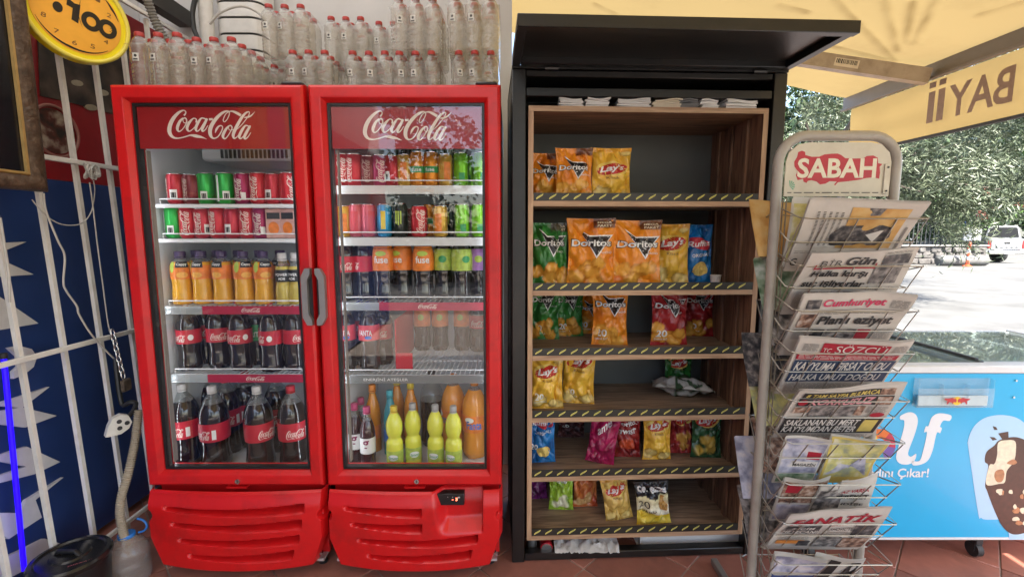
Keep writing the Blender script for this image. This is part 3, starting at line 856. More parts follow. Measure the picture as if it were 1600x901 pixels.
# small drink carton
cb = MB().box((-.029, -.029, 0), (.029, .029, .115), ch=.002)
cs = MB().box((-.024, -.0300, .075), (.024, -.0294, .10)); cs2 = MB().add([(-.02 + .04 * math.cos(a) * .5 + .02, -.0302, .04 + .025 * math.sin(a)) for a in [2 * math.pi * k / 16 for k in range(16)]], [tuple(range(16))])
PROTO['carton'] = [('box', cb.mesh('carton_box', M('carton_pink_beige', (.62, .35, .30), .5, var=.2, scale=60), 30), [('print', cs.mesh('carton_print', m_blackprint, 0)), ('print', cs2.mesh('carton_print2', lab['orange'], 0))])]

def row(side, shelf, z, Yf, items, rowname, group):
    """items: (px, proto, description, category, yaw degrees, depth shift)"""
    seen = {}
    out = []
    for k, it in enumerate(sorted(items, key=lambda q: q[0])):
        px, key, desc, cat, yaw, dy = it
        Y = Yf + dy
        X = XA(px, Y, z + .08)
        out.append((X, Y))
        nm = {'can': 'soda_can', 'bottle': 'soda_bottle', 'carton': 'drink_carton'}[cat]
        put(PROTO[key], nm, f'{desc}, {ORD[k]} from left, {rowname}, {shelf} of {side} cooler', cat, (X, Y, z), R(yaw), group)
def rowspread(a, b, n): return [a + (b - a) * i / (n - 1) for i in range(n)]
yw = lambda s: rng.uniform(-s, s)
# --- left cooler
G = 'drinks in the left cooler'
L1 = [(275, 'can_red_code', 'bright red cola can'), (300, 'can_dark', 'maroon cola can'), (322, 'can_green', 'green soda can'), (352, 'can_green', 'green soda can'),
      (380, 'can_cherry', 'crimson cola can'), (404, 'can_red', 'red cola can'), (427, 'can_red_code', 'red cola can'), (450, 'can_red', 'red cola can')]
row('left', 'top shelf', LZ[0], 1.885, [(p, k, d, 'can', yw(50), yw(.012)) for p, k, d in L1], 'front row', G)
row('left', 'top shelf', LZ[0], 1.965, [(p, k, d, 'can', yw(50), 0) for p, k, d in [(312, 'can_dark', 'maroon cola can'), (338, 'can_green', 'green soda can'), (365, 'can_dark', 'maroon cola can'), (392, 'can_cherry', 'crimson cola can'), (416, 'can_cherry', 'crimson cola can'), (440, 'can_red', 'red cola can')]], 'rear row', G)
L2 = [(272, 'can_green', 'green soda can', 0), (294, 'can_red', 'red cola can', 10), (317, 'can_red_code', 'red cola can', 30), (341, 'can_red', 'red cola can', -20), (364, 'can_red_code', 'red cola can', -40), (387, 'can_red', 'red cola can', 5), (408, 'can_cherry', 'crimson cola can', 0)]
row('left', 'second shelf', LZ[1], 1.885, [(p, k, d, 'can', a, 0) for p, k, d, a in L2] + [(431, 'carton', 'pink fruit drink carton', 'carton', 8, 0), (455, 'carton', 'pink fruit drink carton', 'carton', -4, 0)], 'front row', G)
row('left', 'second shelf', LZ[1], 1.962, [(p, 'can_dark', 'maroon cola can', 'can', yw(60), 0) for p in rowspread(300, 440, 6)], 'rear row', G)
row('left', 'third shelf', LZ[2], 1.89, [(p, 'juice_bottle', 'orange juice bottle', 'bottle', a, yw(.006)) for p, a in ((285, 38), (317, 2), (349, -6), (382, 46), (413, 40))] + [(p, 'sport_bottle', 'white capped sports drink bottle', 'bottle', a, yw(.01)) for p, a in ((443, 12), (463, -10))], 'front row', G)
row('left', 'third shelf', LZ[2], 1.985, [(p, 'juice_bottle', 'orange juice bottle', 'bottle', yw(50), 0) for p in rowspread(310, 440, 5)], 'rear row', G)
row('left', 'fourth shelf', LZ[3], 1.90, [(297, 'cola_mid', 'cola bottle', 'bottle', -12, 0), (343, 'cola_mid', 'cola bottle', 'bottle', 40, .03), (377, 'cola_mid', 'cola bottle', 'bottle', 0, 0), (425, 'cola_mid', 'cola bottle', 'bottle', -35, -.02), (462, 'cola_mid', 'cola bottle', 'bottle', 60, .0)], 'front row', G)
row('left', 'fourth shelf', LZ[3], 2.0, [(322, 'cola_mid', 'cola bottle', 'bottle', 30, 0), (362, 'cola_mid', 'cola bottle', 'bottle', -50, 0), (403, 'green_mid', 'green labelled bottle', 'bottle', 10, -.02), (440, 'cola_mid', 'cola bottle', 'bottle', -10, .0)], 'rear row', G)
row('left', 'floor', .389, 1.865, [(292, 'cola_big_grey', 'large cola bottle with pale cap', 'bottle', -10, .02), (338, 'cola_big_grey', 'large cola bottle with pale cap', 'bottle', -25, -.005), (407, 'cola_big_grey', 'large cola bottle with pale cap', 'bottle', 60, -.01), (459, 'cola_big', 'large cola bottle with red cap', 'bottle', 35, 0)], 'front row', G)
row('left', 'floor', .389, 2.02, [(358, 'cola_big', 'large cola bottle with red cap', 'bottle', 20, -.02), (388, 'cola_big', 'large cola bottle with red cap', 'bottle', -40, .05), (436, 'cola_big', 'large cola bottle with red cap', 'bottle', 0, 0), (318, 'cola_big', 'large cola bottle with red cap', 'bottle', 10, .04)], 'rear row', G)
# --- right cooler
G = 'drinks in the right cooler'
R1 = [(535, 'can_red', 'tall red cola can', 10), (554, 'can_red', 'tall red cola can', -30), (575, 'can_dark', 'maroon cola can', 0), (594, 'can_cherry', 'crimson cola can', 20), (613, 'can_red_code', 'red cola can', -60), (632, 'can_gold', 'golden soda can', 0), (652, 'can_orange', 'orange iced tea can', 5), (674, 'can_orange', 'orange iced tea can', -5), (696, 'can_gold', 'golden soda can', 20), (720, 'can_green_slim', 'lime green soda can', 0), (751, 'can_green_slim', 'lime green soda can', 10)]
row('right', 'top shelf', RZ[0], 1.88, [(p, k, d, 'can', a, yw(.008)) for p, k, d, a in R1], 'front row', G)
row('right', 'top shelf', RZ[0], 1.96, [(p, k, d, 'can', yw(40), 0) for p, k, d in [(560, 'can_dark', 'maroon cola can'), (585, 'can_dark', 'maroon cola can'), (625, 'can_red', 'red cola can'), (660, 'can_orange', 'orange iced tea can'), (690, 'can_orange', 'orange iced tea can'), (735, 'can_green_slim', 'lime green soda can')]], 'rear row', G)
R2 = [(538, 'can_gold', 'golden soda can', 10), (557, 'can_pink', 'pink soda can', 0), (576, 'can_pink', 'pink soda can', 40), (601, 'can_blue', 'blue soda can', 0), (625, 'can_black', 'black energy drink can', 0), (655, 'can_red', 'red cola can', 20), (688, 'can_gold', 'golden soda can', -10), (722, 'can_green_slim', 'lime green soda can', 0), (748, 'can_green_slim', 'lime green soda can', 0)]
row('right', 'second shelf', RZ[1], 1.88, [(p, k, d, 'can', a, 0) for p, k, d, a in R2], 'front row', G)
row('right', 'second shelf', RZ[1], 1.96, [(p, k, d, 'can', yw(40), 0) for p, k, d in [(590, 'can_dark', 'maroon cola can'), (612, 'can_black', 'black energy drink can'), (640, 'can_dark', 'maroon cola can'), (670, 'can_orange', 'orange iced tea can'), (705, 'can_black', 'black energy drink can')]], 'rear row', G)
R3 = [(540, 'cherry_bottle', 'cola bottle', 25), (570, 'cherry_bottle', 'cola bottle', -40), (600, 'tea_bottle', 'orange labelled iced tea bottle', 0), (630, 'tea_bottle', 'orange labelled iced tea bottle', -30), (662, 'tea_bottle', 'orange labelled iced tea bottle', 5), (694, 'green_label_bottle', 'green labelled dark bottle', 0), (722, 'green_label_bottle', 'green labelled dark bottle', 30), (749, 'purple_label_bottle', 'purple labelled dark bottle', 0)]
for i, q in enumerate(R3): R3[i] = (q[0], q[1], q[2], 'bottle', q[3], (.0, .03)[i % 2])
row('right', 'third shelf', RZ[2], 1.895, R3, 'front row', G)
row('right', 'fourth shelf', RZ[3], 1.90, [(541, 'fanta_bottle', 'dark soda bottle with blue cap', 'bottle', 6, 0), (578, 'fanta_bottle', 'dark soda bottle with blue cap', 'bottle', -6, 0)], 'front row', G)
row('right', 'fourth shelf', RZ[3], 2.02, [(564, 'fanta_bottle', 'dark soda bottle with blue cap', 'bottle', 10, -.02), (598, 'cherry_bottle', 'cola bottle', 'bottle', 10, -.02)] + [(p, 'orange_label_bottle', 'orange labelled dark bottle', 'bottle', yw(30), .22) for p in (660, 688, 722)] + [(748, 'cherry_bottle', 'cola bottle', 'bottle', 0, .2)], 'rear row', G)
row('right', 'floor', .389, 1.885, [(556, 'g_bottle', 'dark slim soda bottle with pink cap', 'bottle', 8, .02), (575, 'g_bottle', 'dark slim soda bottle with pink cap', 'bottle', 4, -.02), (617, 'lemon_bottle_yellow_cap', 'lemon soda bottle with yellow cap', 'bottle', 10, -.03), (646, 'lemon_bottle', 'lemon soda bottle with grey cap', 'bottle', 30, 0), (681, 'lemon_bottle', 'lemon soda bottle with grey cap', 'bottle', 0, -.015), (709, 'lemon_bottle', 'lemon soda bottle with grey cap', 'bottle', -10, -.03)], 'front row', G)
row('right', 'floor', .389, 1.99, [(548, 'g_bottle', 'dark slim soda bottle with pink cap', 'bottle', 40, .03), (566, 'g_bottle', 'dark slim soda bottle with pink cap', 'bottle', 40, -.02), (584, 'amber_bottle', 'amber soda bottle with orange cap', 'bottle', 0, .02), (611, 'teal_bottle', 'teal soda bottle', 'bottle', 0, -.01), (622, 'amber_bottle_yellow_cap', 'amber soda bottle with yellow cap', 'bottle', 0, .09), (643, 'amber_bottle_yellow_cap', 'amber soda bottle with yellow cap', 'bottle', 0, .04), (676, 'brown_big', 'large half empty brown soda bottle', 'bottle', 0, .08), (709, 'orange_big', 'large orange soda bottle', 'bottle', -50, .03), (742, 'orange_big', 'large orange soda bottle', 'bottle', 0, -.03)], 'rear row', G)

# red folded card divider on the fourth shelf of the right cooler
dv = MB(); a = (XA(622, 1.95, .9), 1.93, .792); 
dv.box((a[0], 1.90, .7925), (a[0] + .004, 2.25, 1.0)).box((a[0] + .0045, 1.90, .7925), (a[0] + .07, 1.904, .86))
tag(dv.build('card_divider', lab['red']), 'red card divider standing between bottles, fourth shelf of right cooler', 'divider')

# ================================================================ WATER PACKS ON THE COOLERS
m_water = clear_mat('water_bottle_plastic', (.945, .935, .91), .17, .05, (.86, .82, .74), bump=.55, bscale=48, refl=1.5, through=.4)
m_wcap = M('cap_water_red', (.45, .045, .04), .4, var=.08)
m_wrap = clear_mat('shrink_wrap', (.98, .975, .965), .04, .07, (.9, .88, .85), bump=.8, bscale=28, refl=.7, through=.5)
wp = [(0, .0), (.027, 0), (.0305, .006), (.0315, .02)]
for k in range(4): wp += [(.0315, .028 + k * .014), (.0295, .033 + k * .014), (.0315, .038 + k * .014)]
wp += [(.0315, .092), (.0285, .098), (.0315, .104), (.0318, .135)]
for k in range(2): wp += [(.0305, .142 + k * .01), (.0315, .147 + k * .01)]
wp += [(.029, .170), (.022, .184), (.0150, .192), (.0135, .196)]
wbody = MB().lathe(wp, 14).mesh('water_bottle_body', m_water, 50)
wcap = MB().lathe([(.0150, .194), (.0155, .195), (.0155, .2065), (.0140, .209), (0, .209)], 14).mesh('water_cap', m_wcap, 40)
def wfn(x, y, l=0.0): return ((.0322 + l) * math.sin(x / .032), -(.0322 + l) * math.cos(x / .032), y)
wl1 = MB().grid(6, 2, lambda u, v: wfn(-.010 + .02 * u, .106 + .026 * v)).mesh('water_label', M('pale_water_label', (.72, .72, .68), .5), 60)
wl2 = MB(); wl2.add([wfn(x, y, .0004) for x, y in ellipse(0, .123, .0048, .005, 12)], [tuple(range(12))]); wl2.box((-.007, -.0332, .109), (.007, -.0327, .1135))
wl2 = wl2.mesh('water_label_mark', m_blackprint, 0)
wl3 = print_text('HAYAT', -.017, .113, .034, .010, wfn, lim=.007, lift=.0004, bold=.0).mesh('water_lettering', M('brick_print', (.32, .10, .08), .5), 0)
wi = [0]
def pack(label, X, Y, z, nx=3, ny=4, rz=0.0, s=1.0):
    """X, Y is the middle of the pack's front edge"""
    e = thing('water_pack', label, 'water pack', (X, Y, z), 'shrink wrapped water packs', rz, local=True)
    e.rotation_euler = (0, 0, rz); e.scale = (s, s, s)
    d = .0645
    for j in range(ny):
        for i in range(nx):
            b = bpy.data.objects.new('bottle', wbody); COL.objects.link(b); b.parent = e
            b.location = ((i - (nx - 1) / 2) * d, .033 + j * d, rng.uniform(0, .002)); b.rotation_euler = (0, 0, 0)
            c_ = bpy.data.objects.new('cap', wcap); COL.objects.link(c_); c_.parent = b
            if j == 0:
                wi[0] += 1
                b.rotation_euler = (0, 0, rng.uniform(-.4, .4))
                if wi[0] % 3:
                    q = bpy.data.objects.new('label', wl1); COL.objects.link(q); q.parent = b
                    q = bpy.data.objects.new('label_mark', wl2); COL.objects.link(q); q.parent = b
                else:
                    q = bpy.data.objects.new('lettering', wl3); COL.objects.link(q); q.parent = b
    # film drawn over the bottles: bulges round each shoulder, dips between caps
    W, D = nx * d, ny * d
    def film(u, v):
        # v runs up the front, over the top and down the back
        x = (u - .5) * (W + .006)
        bul = abs(math.sin(u * nx * math.pi)) ** .6
        if v < .42:
            t = v / .42; z_ = .012 + t * .15; y = -.002 - .002 * bul; x2 = x
        elif v < .58:
            t = (v - .42) / .16
            z_ = .162 + .05 * (bul * .8 + .2) * math.sin(min(1, t * 1.6) * math.pi / 2); y = -.003 + t * D; x2 = x
        else:
            t = (v - .58) / .42; z_ = .20 * (1 - t) + .012 * t; y = D + .003; x2 = x
        n_ = noise.noise(Vector((x * 40 + X * 9, y * 40, z_ * 25))) * .003
        return (x2 + n_ * .3, y - abs(n_), z_ + n_)
    MB().grid(24, 26, film).build('wrap_film', m_wrap, e, smooth=60)
    return e
ctop = 1.876 + .003
mid = 'along the cooler tops'
def fpack(label, pxc, Y, z, s=1.0, rz=0.0, ny=4, nx=3): return pack(label, XA(pxc, Y, z + .15), Y, z, nx, ny, rz, s)
fpack('leftmost water pack on the left cooler, half behind the yellow clock', 239, 1.80, ctop - .012, 1.06, R(2))
fpack('second water pack on the left cooler, beside the leftmost one', 327, 1.83, ctop - .012, 1.03, R(-1))
fpack('low water pack at the back between the left cooler stacks', 424, 2.10, ctop - .012, 1.0, 0, 3, 3)
fpack('front water pack at the junction of the two coolers', 478, 1.93, ctop - .012, .98, R(1))
fpack('front water pack on the right cooler under the first raised pack', 573, 1.95, ctop - .012, 1.0)
fpack('front water pack on the right cooler carrying the tall stack', 647, 1.95, ctop - .012, 1.0)
fpack('rightmost front water pack, beside the snack cabinet', 741, 1.945, ctop - .012, 1.0, 0, 4)
u1 = ctop + .2 - .010
fpack('raised water pack at left end of the upper row', 440, 2.00, u1 - .004, 1.0, R(1), 3)
fpack('raised water pack in the middle of the upper row', 537, 2.10, u1 - .004, .98, 0, 3)
fpack('raised water pack partly hidden beside the tall stack', 612, 2.14, u1 - .004, .97, 0, 3)
fpack('water pack standing on the tall stack, reaching the picture top', 647, 1.97, u1, 1.06, R(-1))
fpack('water pack of the tall stack nearest the awning, reaching the picture top', 738, 1.96, u1, 1.08)

# ================================================================ SNACK CABINET
CAB = R(2.6)
cab = thing('snack_cabinet', 'open black steel snack cabinet with wooden shelves and raised lid', 'cabinet', (0, 1.79, 0), None, CAB, local=True)
def wood(name, col, dark, ax='x', rough=.5):
    m = M(name, col, rough, var=.0)
    nt = m.node_tree; b = nt.nodes['Principled BSDF']
    tc = nt.nodes.new('ShaderNodeTexCoord'); mp = nt.nodes.new('ShaderNodeMapping')
    mp.inputs['Scale'].default_value = {'x': (1.6, 14, 24), 'z': (14, 14, 1.6), 'y': (20, 1.6, 20)}[ax]
    oi = nt.nodes.new('ShaderNodeObjectInfo'); va = nt.nodes.new('ShaderNodeVectorMath'); va.operation = 'ADD'
    nt.links.new(tc.outputs['Object'], va.inputs[0]); nt.links.new(oi.outputs['Random'], va.inputs[1])
    nt.links.new(va.outputs[0], mp.inputs[0])
    nz = nt.nodes.new('ShaderNodeTexNoise'); nz.inputs['Scale'].default_value = 3; nz.inputs['Detail'].default_value = 9; nz.inputs['Distortion'].default_value = 1.2
    nt.links.new(mp.outputs[0], nz.inputs[0])
    rp = nt.nodes.new('ShaderNodeValToRGB'); e = rp.color_ramp.elements
    e[0].position, e[0].color = .34, (*dark, 1); e[1].position, e[1].color = .62, (*col, 1)
    nt.links.new(nz.outputs[0], rp.inputs[0]); nt.links.new(rp.outputs[0], b.inputs['Base Color'])
    bp = nt.nodes.new('ShaderNodeBump'); bp.inputs['Strength'].default_value = .12; bp.inputs['Distance'].default_value = .004
    nt.links.new(nz.outputs[0], bp.inputs['Height']); nt.links.new(bp.outputs[0], b.inputs['Normal'])
    return m
m_wood = wood('walnut_board', (.27, .145, .08), (.09, .045, .025), 'x')
m_woodz = wood('walnut_board_upright', (.28, .155, .09), (.10, .052, .03), 'z')
m_shelfw = wood('worn_shelf_board', (.37, .255, .17), (.17, .11, .072), 'x', .55)
m_edge = wood('pale_board_edge', (.50, .33, .20), (.32, .19, .11), 'x')
m_edgez = wood('pale_board_edge_upright', (.52, .34, .20), (.34, .20, .12), 'z')
m_back = M('dark_back_board', (.10, .104, .096), .55, var=.15, scale=5)
CW, CD, CH = 1.035, .46, 1.985
for x in (0, CW - .052):
    for y in (0, CD - .05):
        MB().box((x, y, .0), (x + .052, y + .05, CH - .036), ch=.003).build('post', m_darksteel, cab)
for y in (.004, CD - .046):
    MB().box((.0525, y, .004), (CW - .0525, y + .04, .036), ch=.003).build('bottom_rail', m_darksteel, cab)
MB().box((.0525, .004, 1.855), (CW - .0525, .04, 1.887), ch=.003).build('cross_rail', m_darksteel, cab)
MB().box((.0525, .006, 1.925), (CW - .0525, .036, CH - .037), ch=.003).build('top_rail', m_darksteel, cab)
MB().box((.054, CD - .009, .03), (CW - .054, CD - .003, CH - .0355)).build('back_sheet', m_darksteel, cab)
for x in (.002, CW - .008):
    MB().box((x, .051, .03), (x + .006, CD - .051, CH - .0355)).build('side_sheet', m_darksteel, cab)
MB().box((0, -.002, CH - .035), (CW, CD, CH - .025)).build('roof_sheet', m_darksteel, cab)
# lid swung up level, reaching over the front
ld = MB()
ly0, ly1 = -.345, -.004
ld.box((0, ly0, 1.953), (CW, ly0 + .03, 1.990), ch=.002).box((0, ly0 + .031, 1.957), (.03, ly1, 1.990), ch=.002).box((CW - .03, ly0 + .031, 1.957), (CW, ly1, 1.990), ch=.002)
ld.box((.031, ly1 - .03, 1.957), (CW - .031, ly1, 1.990), ch=.002).box((.0305, ly0 + .0305, 1.979), (CW - .0305, ly1 - .0305, 1.987))
lid = ld.build('lid', m_darksteel, cab)
for x in (.12, .9): MB().tube([(x, -.002, 1.952), (x + .05, -.002, 1.952)], .008, 8).build('hinge', m_darksteel, lid)
for x in (.026, CW - .026):
    for zz in (1.87, .16): MB().lathe([(0, 0), (.005, 0), (.004, .003), (0, .004)], 8, (x, 0, zz)).v
# wooden case
bx0, bx1, bz0, bz1, by0, by1 = .062, CW - .062, .092, 1.822, .006, CD - .03
t = .018
case = MB()
case.box((bx0 + t, by0 + .003, bz1 - t), (bx1 - t, by1, bz1)).build('case_top', m_wood, cab)
MB().box((bx0, by0 + .003, bz0), (bx0 + t, by1, bz1)).build('case_side', m_woodz, cab)
MB().box((bx1 - t, by0 + .003, bz0), (bx1, by1, bz1)).build('case_side', m_woodz, cab)
MB().box((bx0, by0, bz1 - t - .001), (bx1, by0 + .0025, bz1 + .0005)).build('edge_band', m_edge, cab)
for x in (bx0, bx1 - t): MB().box((x - .0004, by0, bz0 + .002), (x + t + .0004, by0 + .0025, bz1 - t - .002)).build('edge_band', m_edgez, cab)
MB().box((bx0 + t, by1 - .008, bz0 + t), (bx1 - t, by1 - .001, bz1 - t)).build('case_back', m_back, cab)
# narrow uprights on the right inner wall
for yy in (.10, .22, .33): MB().box((bx1 - t - .012, yy, bz0 + t), (bx1 - t - .0005, yy + .035, bz1 - t - .001), ch=.002).build('wall_batten', m_woodz, cab)
SZ = [1.475, 1.132, .874, .619, .368, .112]
m_tape = M('black_shelf_tape', (.022, .021, .017), .45, var=.15)
m_dash = M('yellow_tape_mark', (.72, .66, .16), .5, var=.12, scale=60)
m_dashin = M('olive_tape_print', (.20, .18, .05), .5)
f = flat((0, 0, 0), (1, 0, 0), (0, 0, 1))
mark_me = MB().sheet([(0, 0), (.022, .013), (.027, .019), (.027, .022), (.005, .010), (0, .005)], lambda a, b_: f(a, b_, 0)).sheet([(.003, .0045), (.021, .0150), (.023, .0175), (.005, .0072)], lambda a, b_: f(a, b_, .0004), 1).mesh('tape_mark', [m_dash, m_dashin], 0)
for zs in SZ:
    sh = MB().box((bx0 + t + .001, by0 + .004, zs - t), (bx1 - t - .001, by1 - .01, zs)).build('shelf', m_shelfw, cab)
    MB().box((bx0 + t + .001, by0 + .0005, zs - t - .0006), (bx1 - t - .001, by0 + .0035, zs + .0004)).build('edge_band', m_edge, sh)
    MB().box((bx0 + t + .002, by0 + .0005, zs + .001), (bx1 - t - .002, by0 + .004, zs + .031)).build('tape_lip', m_tape, sh)
    x = bx0 + t + .012
    while x < bx1 - t - .035:
        o = bpy.data.objects.new('tape_mark', mark_me); COL.objects.link(o); o.parent = sh; o.location = (x, by0 - .0004, zs + .006)
        x += .0475 + rng.uniform(-.002, .002)

def cabw(x, y, z):
    c, s = math.cos(CAB), math.sin(CAB)
    return Vector((x * c - y * s, 1.79 + x * s + y * c, z))
# folded papers lying on top of the wooden case
m_paper = M('white_paper', (.70, .69, .66), .7, var=.06, bump=.06, bscale=40)
m_paper2 = M('cream_paper', (.66, .58, .44), .7, var=.08)
m_paper3 = M('grey_paper', (.16, .16, .16), .7, var=.1)
def wavy_stack(w, d, h, n, seed, bend=.004):
    r = random.Random(seed); mb = MB()
    for k in range(n):
        z0, z1 = h * k / n, h * (k + .82) / n
        ox, oy, a = r.uniform(-.006, .006), r.uniform(-.006, .006), r.uniform(-.05, .05)
        def P(u, v, top):
            x, y = (u - .5) * w, (v - .5) * d
            zz = (z1 if top else z0) + bend * math.sin(u * 5 + seed + k * .3) * (k / n)
            return (x * math.cos(a) - y * math.sin(a) + ox, x * math.sin(a) + y * math.cos(a) + oy, max(zz, 0))
        N = 8
        V = [P(i / N, j, tp) for tp in (0, 1) for j in (0, 1) for i in range(N + 1)]
        s_ = N + 1; F = []
        for i in range(N):
            F += [(i, i + s_, i + s_ + 1, i + 1), (2 * s_ + i, 2 * s_ + i + 1, 3 * s_ + i + 1, 3 * s_ + i), (i, i + 1, 2 * s_ + i + 1, 2 * s_ + i), (s_ + i, 3 * s_ + i, 3 * s_ + i + 1, s_ + i + 1)]
        F += [(0, 2 * s_, 3 * s_, s_), (N, s_ + N, 3 * s_ + N, 2 * s_ + N)]
        mb.add(V, F)
    return mb
for k, (px, w, m_, lb) in enumerate([(890, .085, m_paper, 'folded white paper wad at left end on top of the wooden case'), (931, .085, m_paper, 'second folded white paper wad on top of the wooden case'), (987, .12, m_paper, 'bulging bundle of white paper in the middle on the case top'),
                                 (1040, .10, m_paper2, 'cream paper bundle right of middle on the case top'), (1073, .07, m_paper3, 'dark grey packet lying on the case top'), (1103, .065, m_paper, 'narrow white paper roll right on the case top'), (1152, .12, m_paper, 'rightmost white paper bundle on the case top')]):
    e = thing('paper_bundle', lb, 'paper', (XA(px, 1.86, 1.84), 1.84 + .04 * (px - 800) / 400, 1.823), 'paper bundles on the wooden case', R(rng.uniform(-6, 6)), local=True)
    wavy_stack(w, .08, .030, 5, k).build('folded_sheets', m_, e)

# ================================================================ SNACK BAGS
m_bag = M('printed_snack_foil', (.8, .5, .1), .24, var=.06, scale=50, attr='Col', bump=1.0, bscale=26, coat=.25)
m_foil = M('silver_foil', (.62, .62, .60), .3, metal=.7, var=.1, bump=.4, bscale=60)
def mixc(a, b, t):
    t = max(0, min(1, t)); return tuple(a[i] + (b[i] - a[i]) * t for i in range(3))
def blob(u, v, cu, cv, ru, rv, seed=0):
    n_ = noise.noise(Vector((u * 7 + seed, v * 7, seed * 1.7))) * .35
    return 1 - math.hypot((u - cu) / ru, (v - cv) / rv) + n_
CHIP, CHIPD = (.80, .42, .07), (.52, .20, .02)
def d_doritos(base, dark, seed, paket=True, chips=True):
    def f(u, v):
        c = mixc(dark, base, .5 + 1.1 * noise.noise(Vector((u * 3, v * 3, seed))) + .45)
        if chips:
            for i in range(7):
                r_ = random.Random(seed * 31 + i)
                b_ = blob(u, v, r_.uniform(.1, .9), r_.uniform(.06, .34), .20, .10, i)
                if b_ > 0: c = mixc(CHIPD, CHIP, b_ * 2.2 + r_.uniform(-.2, .3))
        if paket and v > .86 and u > .55: c = mixc(c, (.06, .02, .02), .85)
        return c
    return f
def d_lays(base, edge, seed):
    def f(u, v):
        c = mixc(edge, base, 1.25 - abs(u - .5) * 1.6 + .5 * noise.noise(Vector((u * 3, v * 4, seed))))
        for cu, cv, ru, rv in ((.22, .16, .24, .13), (.75, .10, .26, .10), (.85, .90, .16, .06)):
            b_ = blob(u, v, cu, cv, ru, rv, seed + cu)
            if b_ > 0: c = mixc((.42, .24, .03), (.86, .68, .25), b_ * 2.5)
        if v > .93: c = mixc(c, (.75, .30, .02), .6)
        return c
    return f
def d_plain(base, dark, seed, spot=None):
    def f(u, v):
        c = mixc(dark, base, .6 + noise.noise(Vector((u * 4, v * 4, seed))) * 1.2)
        if spot:
            for i in range(5):
                r_ = random.Random(seed + i)
                b_ = blob(u, v, r_.uniform(.2, .8), r_.uniform(.12, .45), .22, .12, i)
                if b_ > 0: c = mixc(c, spot, b_ * 3)
        return c
    return f
def d_cerezza(u, v):
    if v > .66 + .03 * math.sin(u * 9): return (.012, .012, .014)
    if v > .30 + .08 * math.sin(u * 4 + 1): return mixc((.72, .70, .62), (.80, .72, .30), v * 1.5 - .3)
    return mixc((.75, .52, .03), (.85, .70, .12), noise.noise(Vector((u * 6, v * 6, 2))) + .5)
m_triblack = M('bag_black_print', (.012, .010, .010), .3, var=.1)
m_laysred = M('bag_red_oval', (.50, .025, .02), .3, var=.08)
m_goldp = M('bag_gold_print', (.80, .60, .14), .3, var=.05)
m_brown = M('bag_brown_print', (.18, .07, .02), .4)
bag_no = [0]
def bag(label, loc, w, h, th, design, prints, rz=0.0, lean=0.0, roll=0.0, group='snack bags on the shelves', lay=False):
    bag_no[0] += 1; sd = bag_no[0] * 3.7
    e = thing('snack_bag', label, 'snack bag', loc, group, rz, local=True)
    e.rotation_euler = (lean, roll, rz) if not lay else lay
    NU, NV = 34, 46
    r_ = random.Random(bag_no[0])
    folds = [(r_.uniform(0, 1), r_.uniform(.1, .9), r_.uniform(-1, 1), r_.uniform(.3, 1)) for _ in range(10)]
    def surf(u, v, side=1, l=0.0):
        pin = 1 - .10 * math.sin(math.pi * min(1, max(0, v))) ** .8
        x = (u - .5) * w * pin
        z_ = v * h
        q = max(0.0, min(1.0, (v - .035) / .93))
        puff = max(0, math.sin(math.pi * u)) ** .62 * max(0, math.sin(math.pi * q)) ** .48
        edge = 1 - puff
        wr = noise.noise(Vector((u * 4 + sd, v * 5, sd * side))) * .014 + abs(noise.noise(Vector((u * 9, v * 8 + sd, sd)))) * -.010
        for fu, fv, fd, fa in folds:
            dd = (u - fu) * .7 + (v - fv) * fd
            wr -= .014 * fa * math.exp(-(dd * 16) ** 2) * min(1, edge * 2.2 + .25)
        y = th * .5 * puff + wr * (puff > .02) * min(1, puff * 3)
        if v > .955 or v < .035:
            y = .0012 * math.sin(u * 60); x += .0
        z_ -= .012 * h * math.sin(math.pi * u) * (v > .5) * (v - .5) * 2
        return (x, -(y + .0006 + l) * side, z_)
    f = MB().grid(NU, NV, lambda u, v: surf(u, v, 1))
    cols = [design(i / NU, j / NV) for j in range(NV + 1) for i in range(NU + 1)]
    f.grid(14, 20, lambda u, v: surf(u, v, -1), flip=True)
    cols += [design(i / 14, j / 20) for j in range(21) for i in range(15)]
    f.cols = cols
    body = f.build('bag_foil', m_bag, e, smooth=70)
    fn = lambda x, y, l=0.0: surf(x, y, 1, .0016 + l)
    for kind, args, mt, lift in prints:
        if kind == 'text':
            s, x0, y0, ww, hh, bo, sh, ro = args
            mb = print_text(s, x0, y0, ww, hh, fn, lim=.05, bold=bo, shear=sh, rot=ro, lift=lift)
        elif kind == 'poly':
            k = len(args); c_ = (sum(p[0] for p in args) / k, sum(p[1] for p in args) / k)
            v, t_ = split_tris(list(args) + [c_], [(i, (i + 1) % k, k) for i in range(k)], .05)
            mb = MB().add([fn(x, y, lift) for x, y in v], t_)
        mb.build('print', mt, body, smooth=60)
    return e
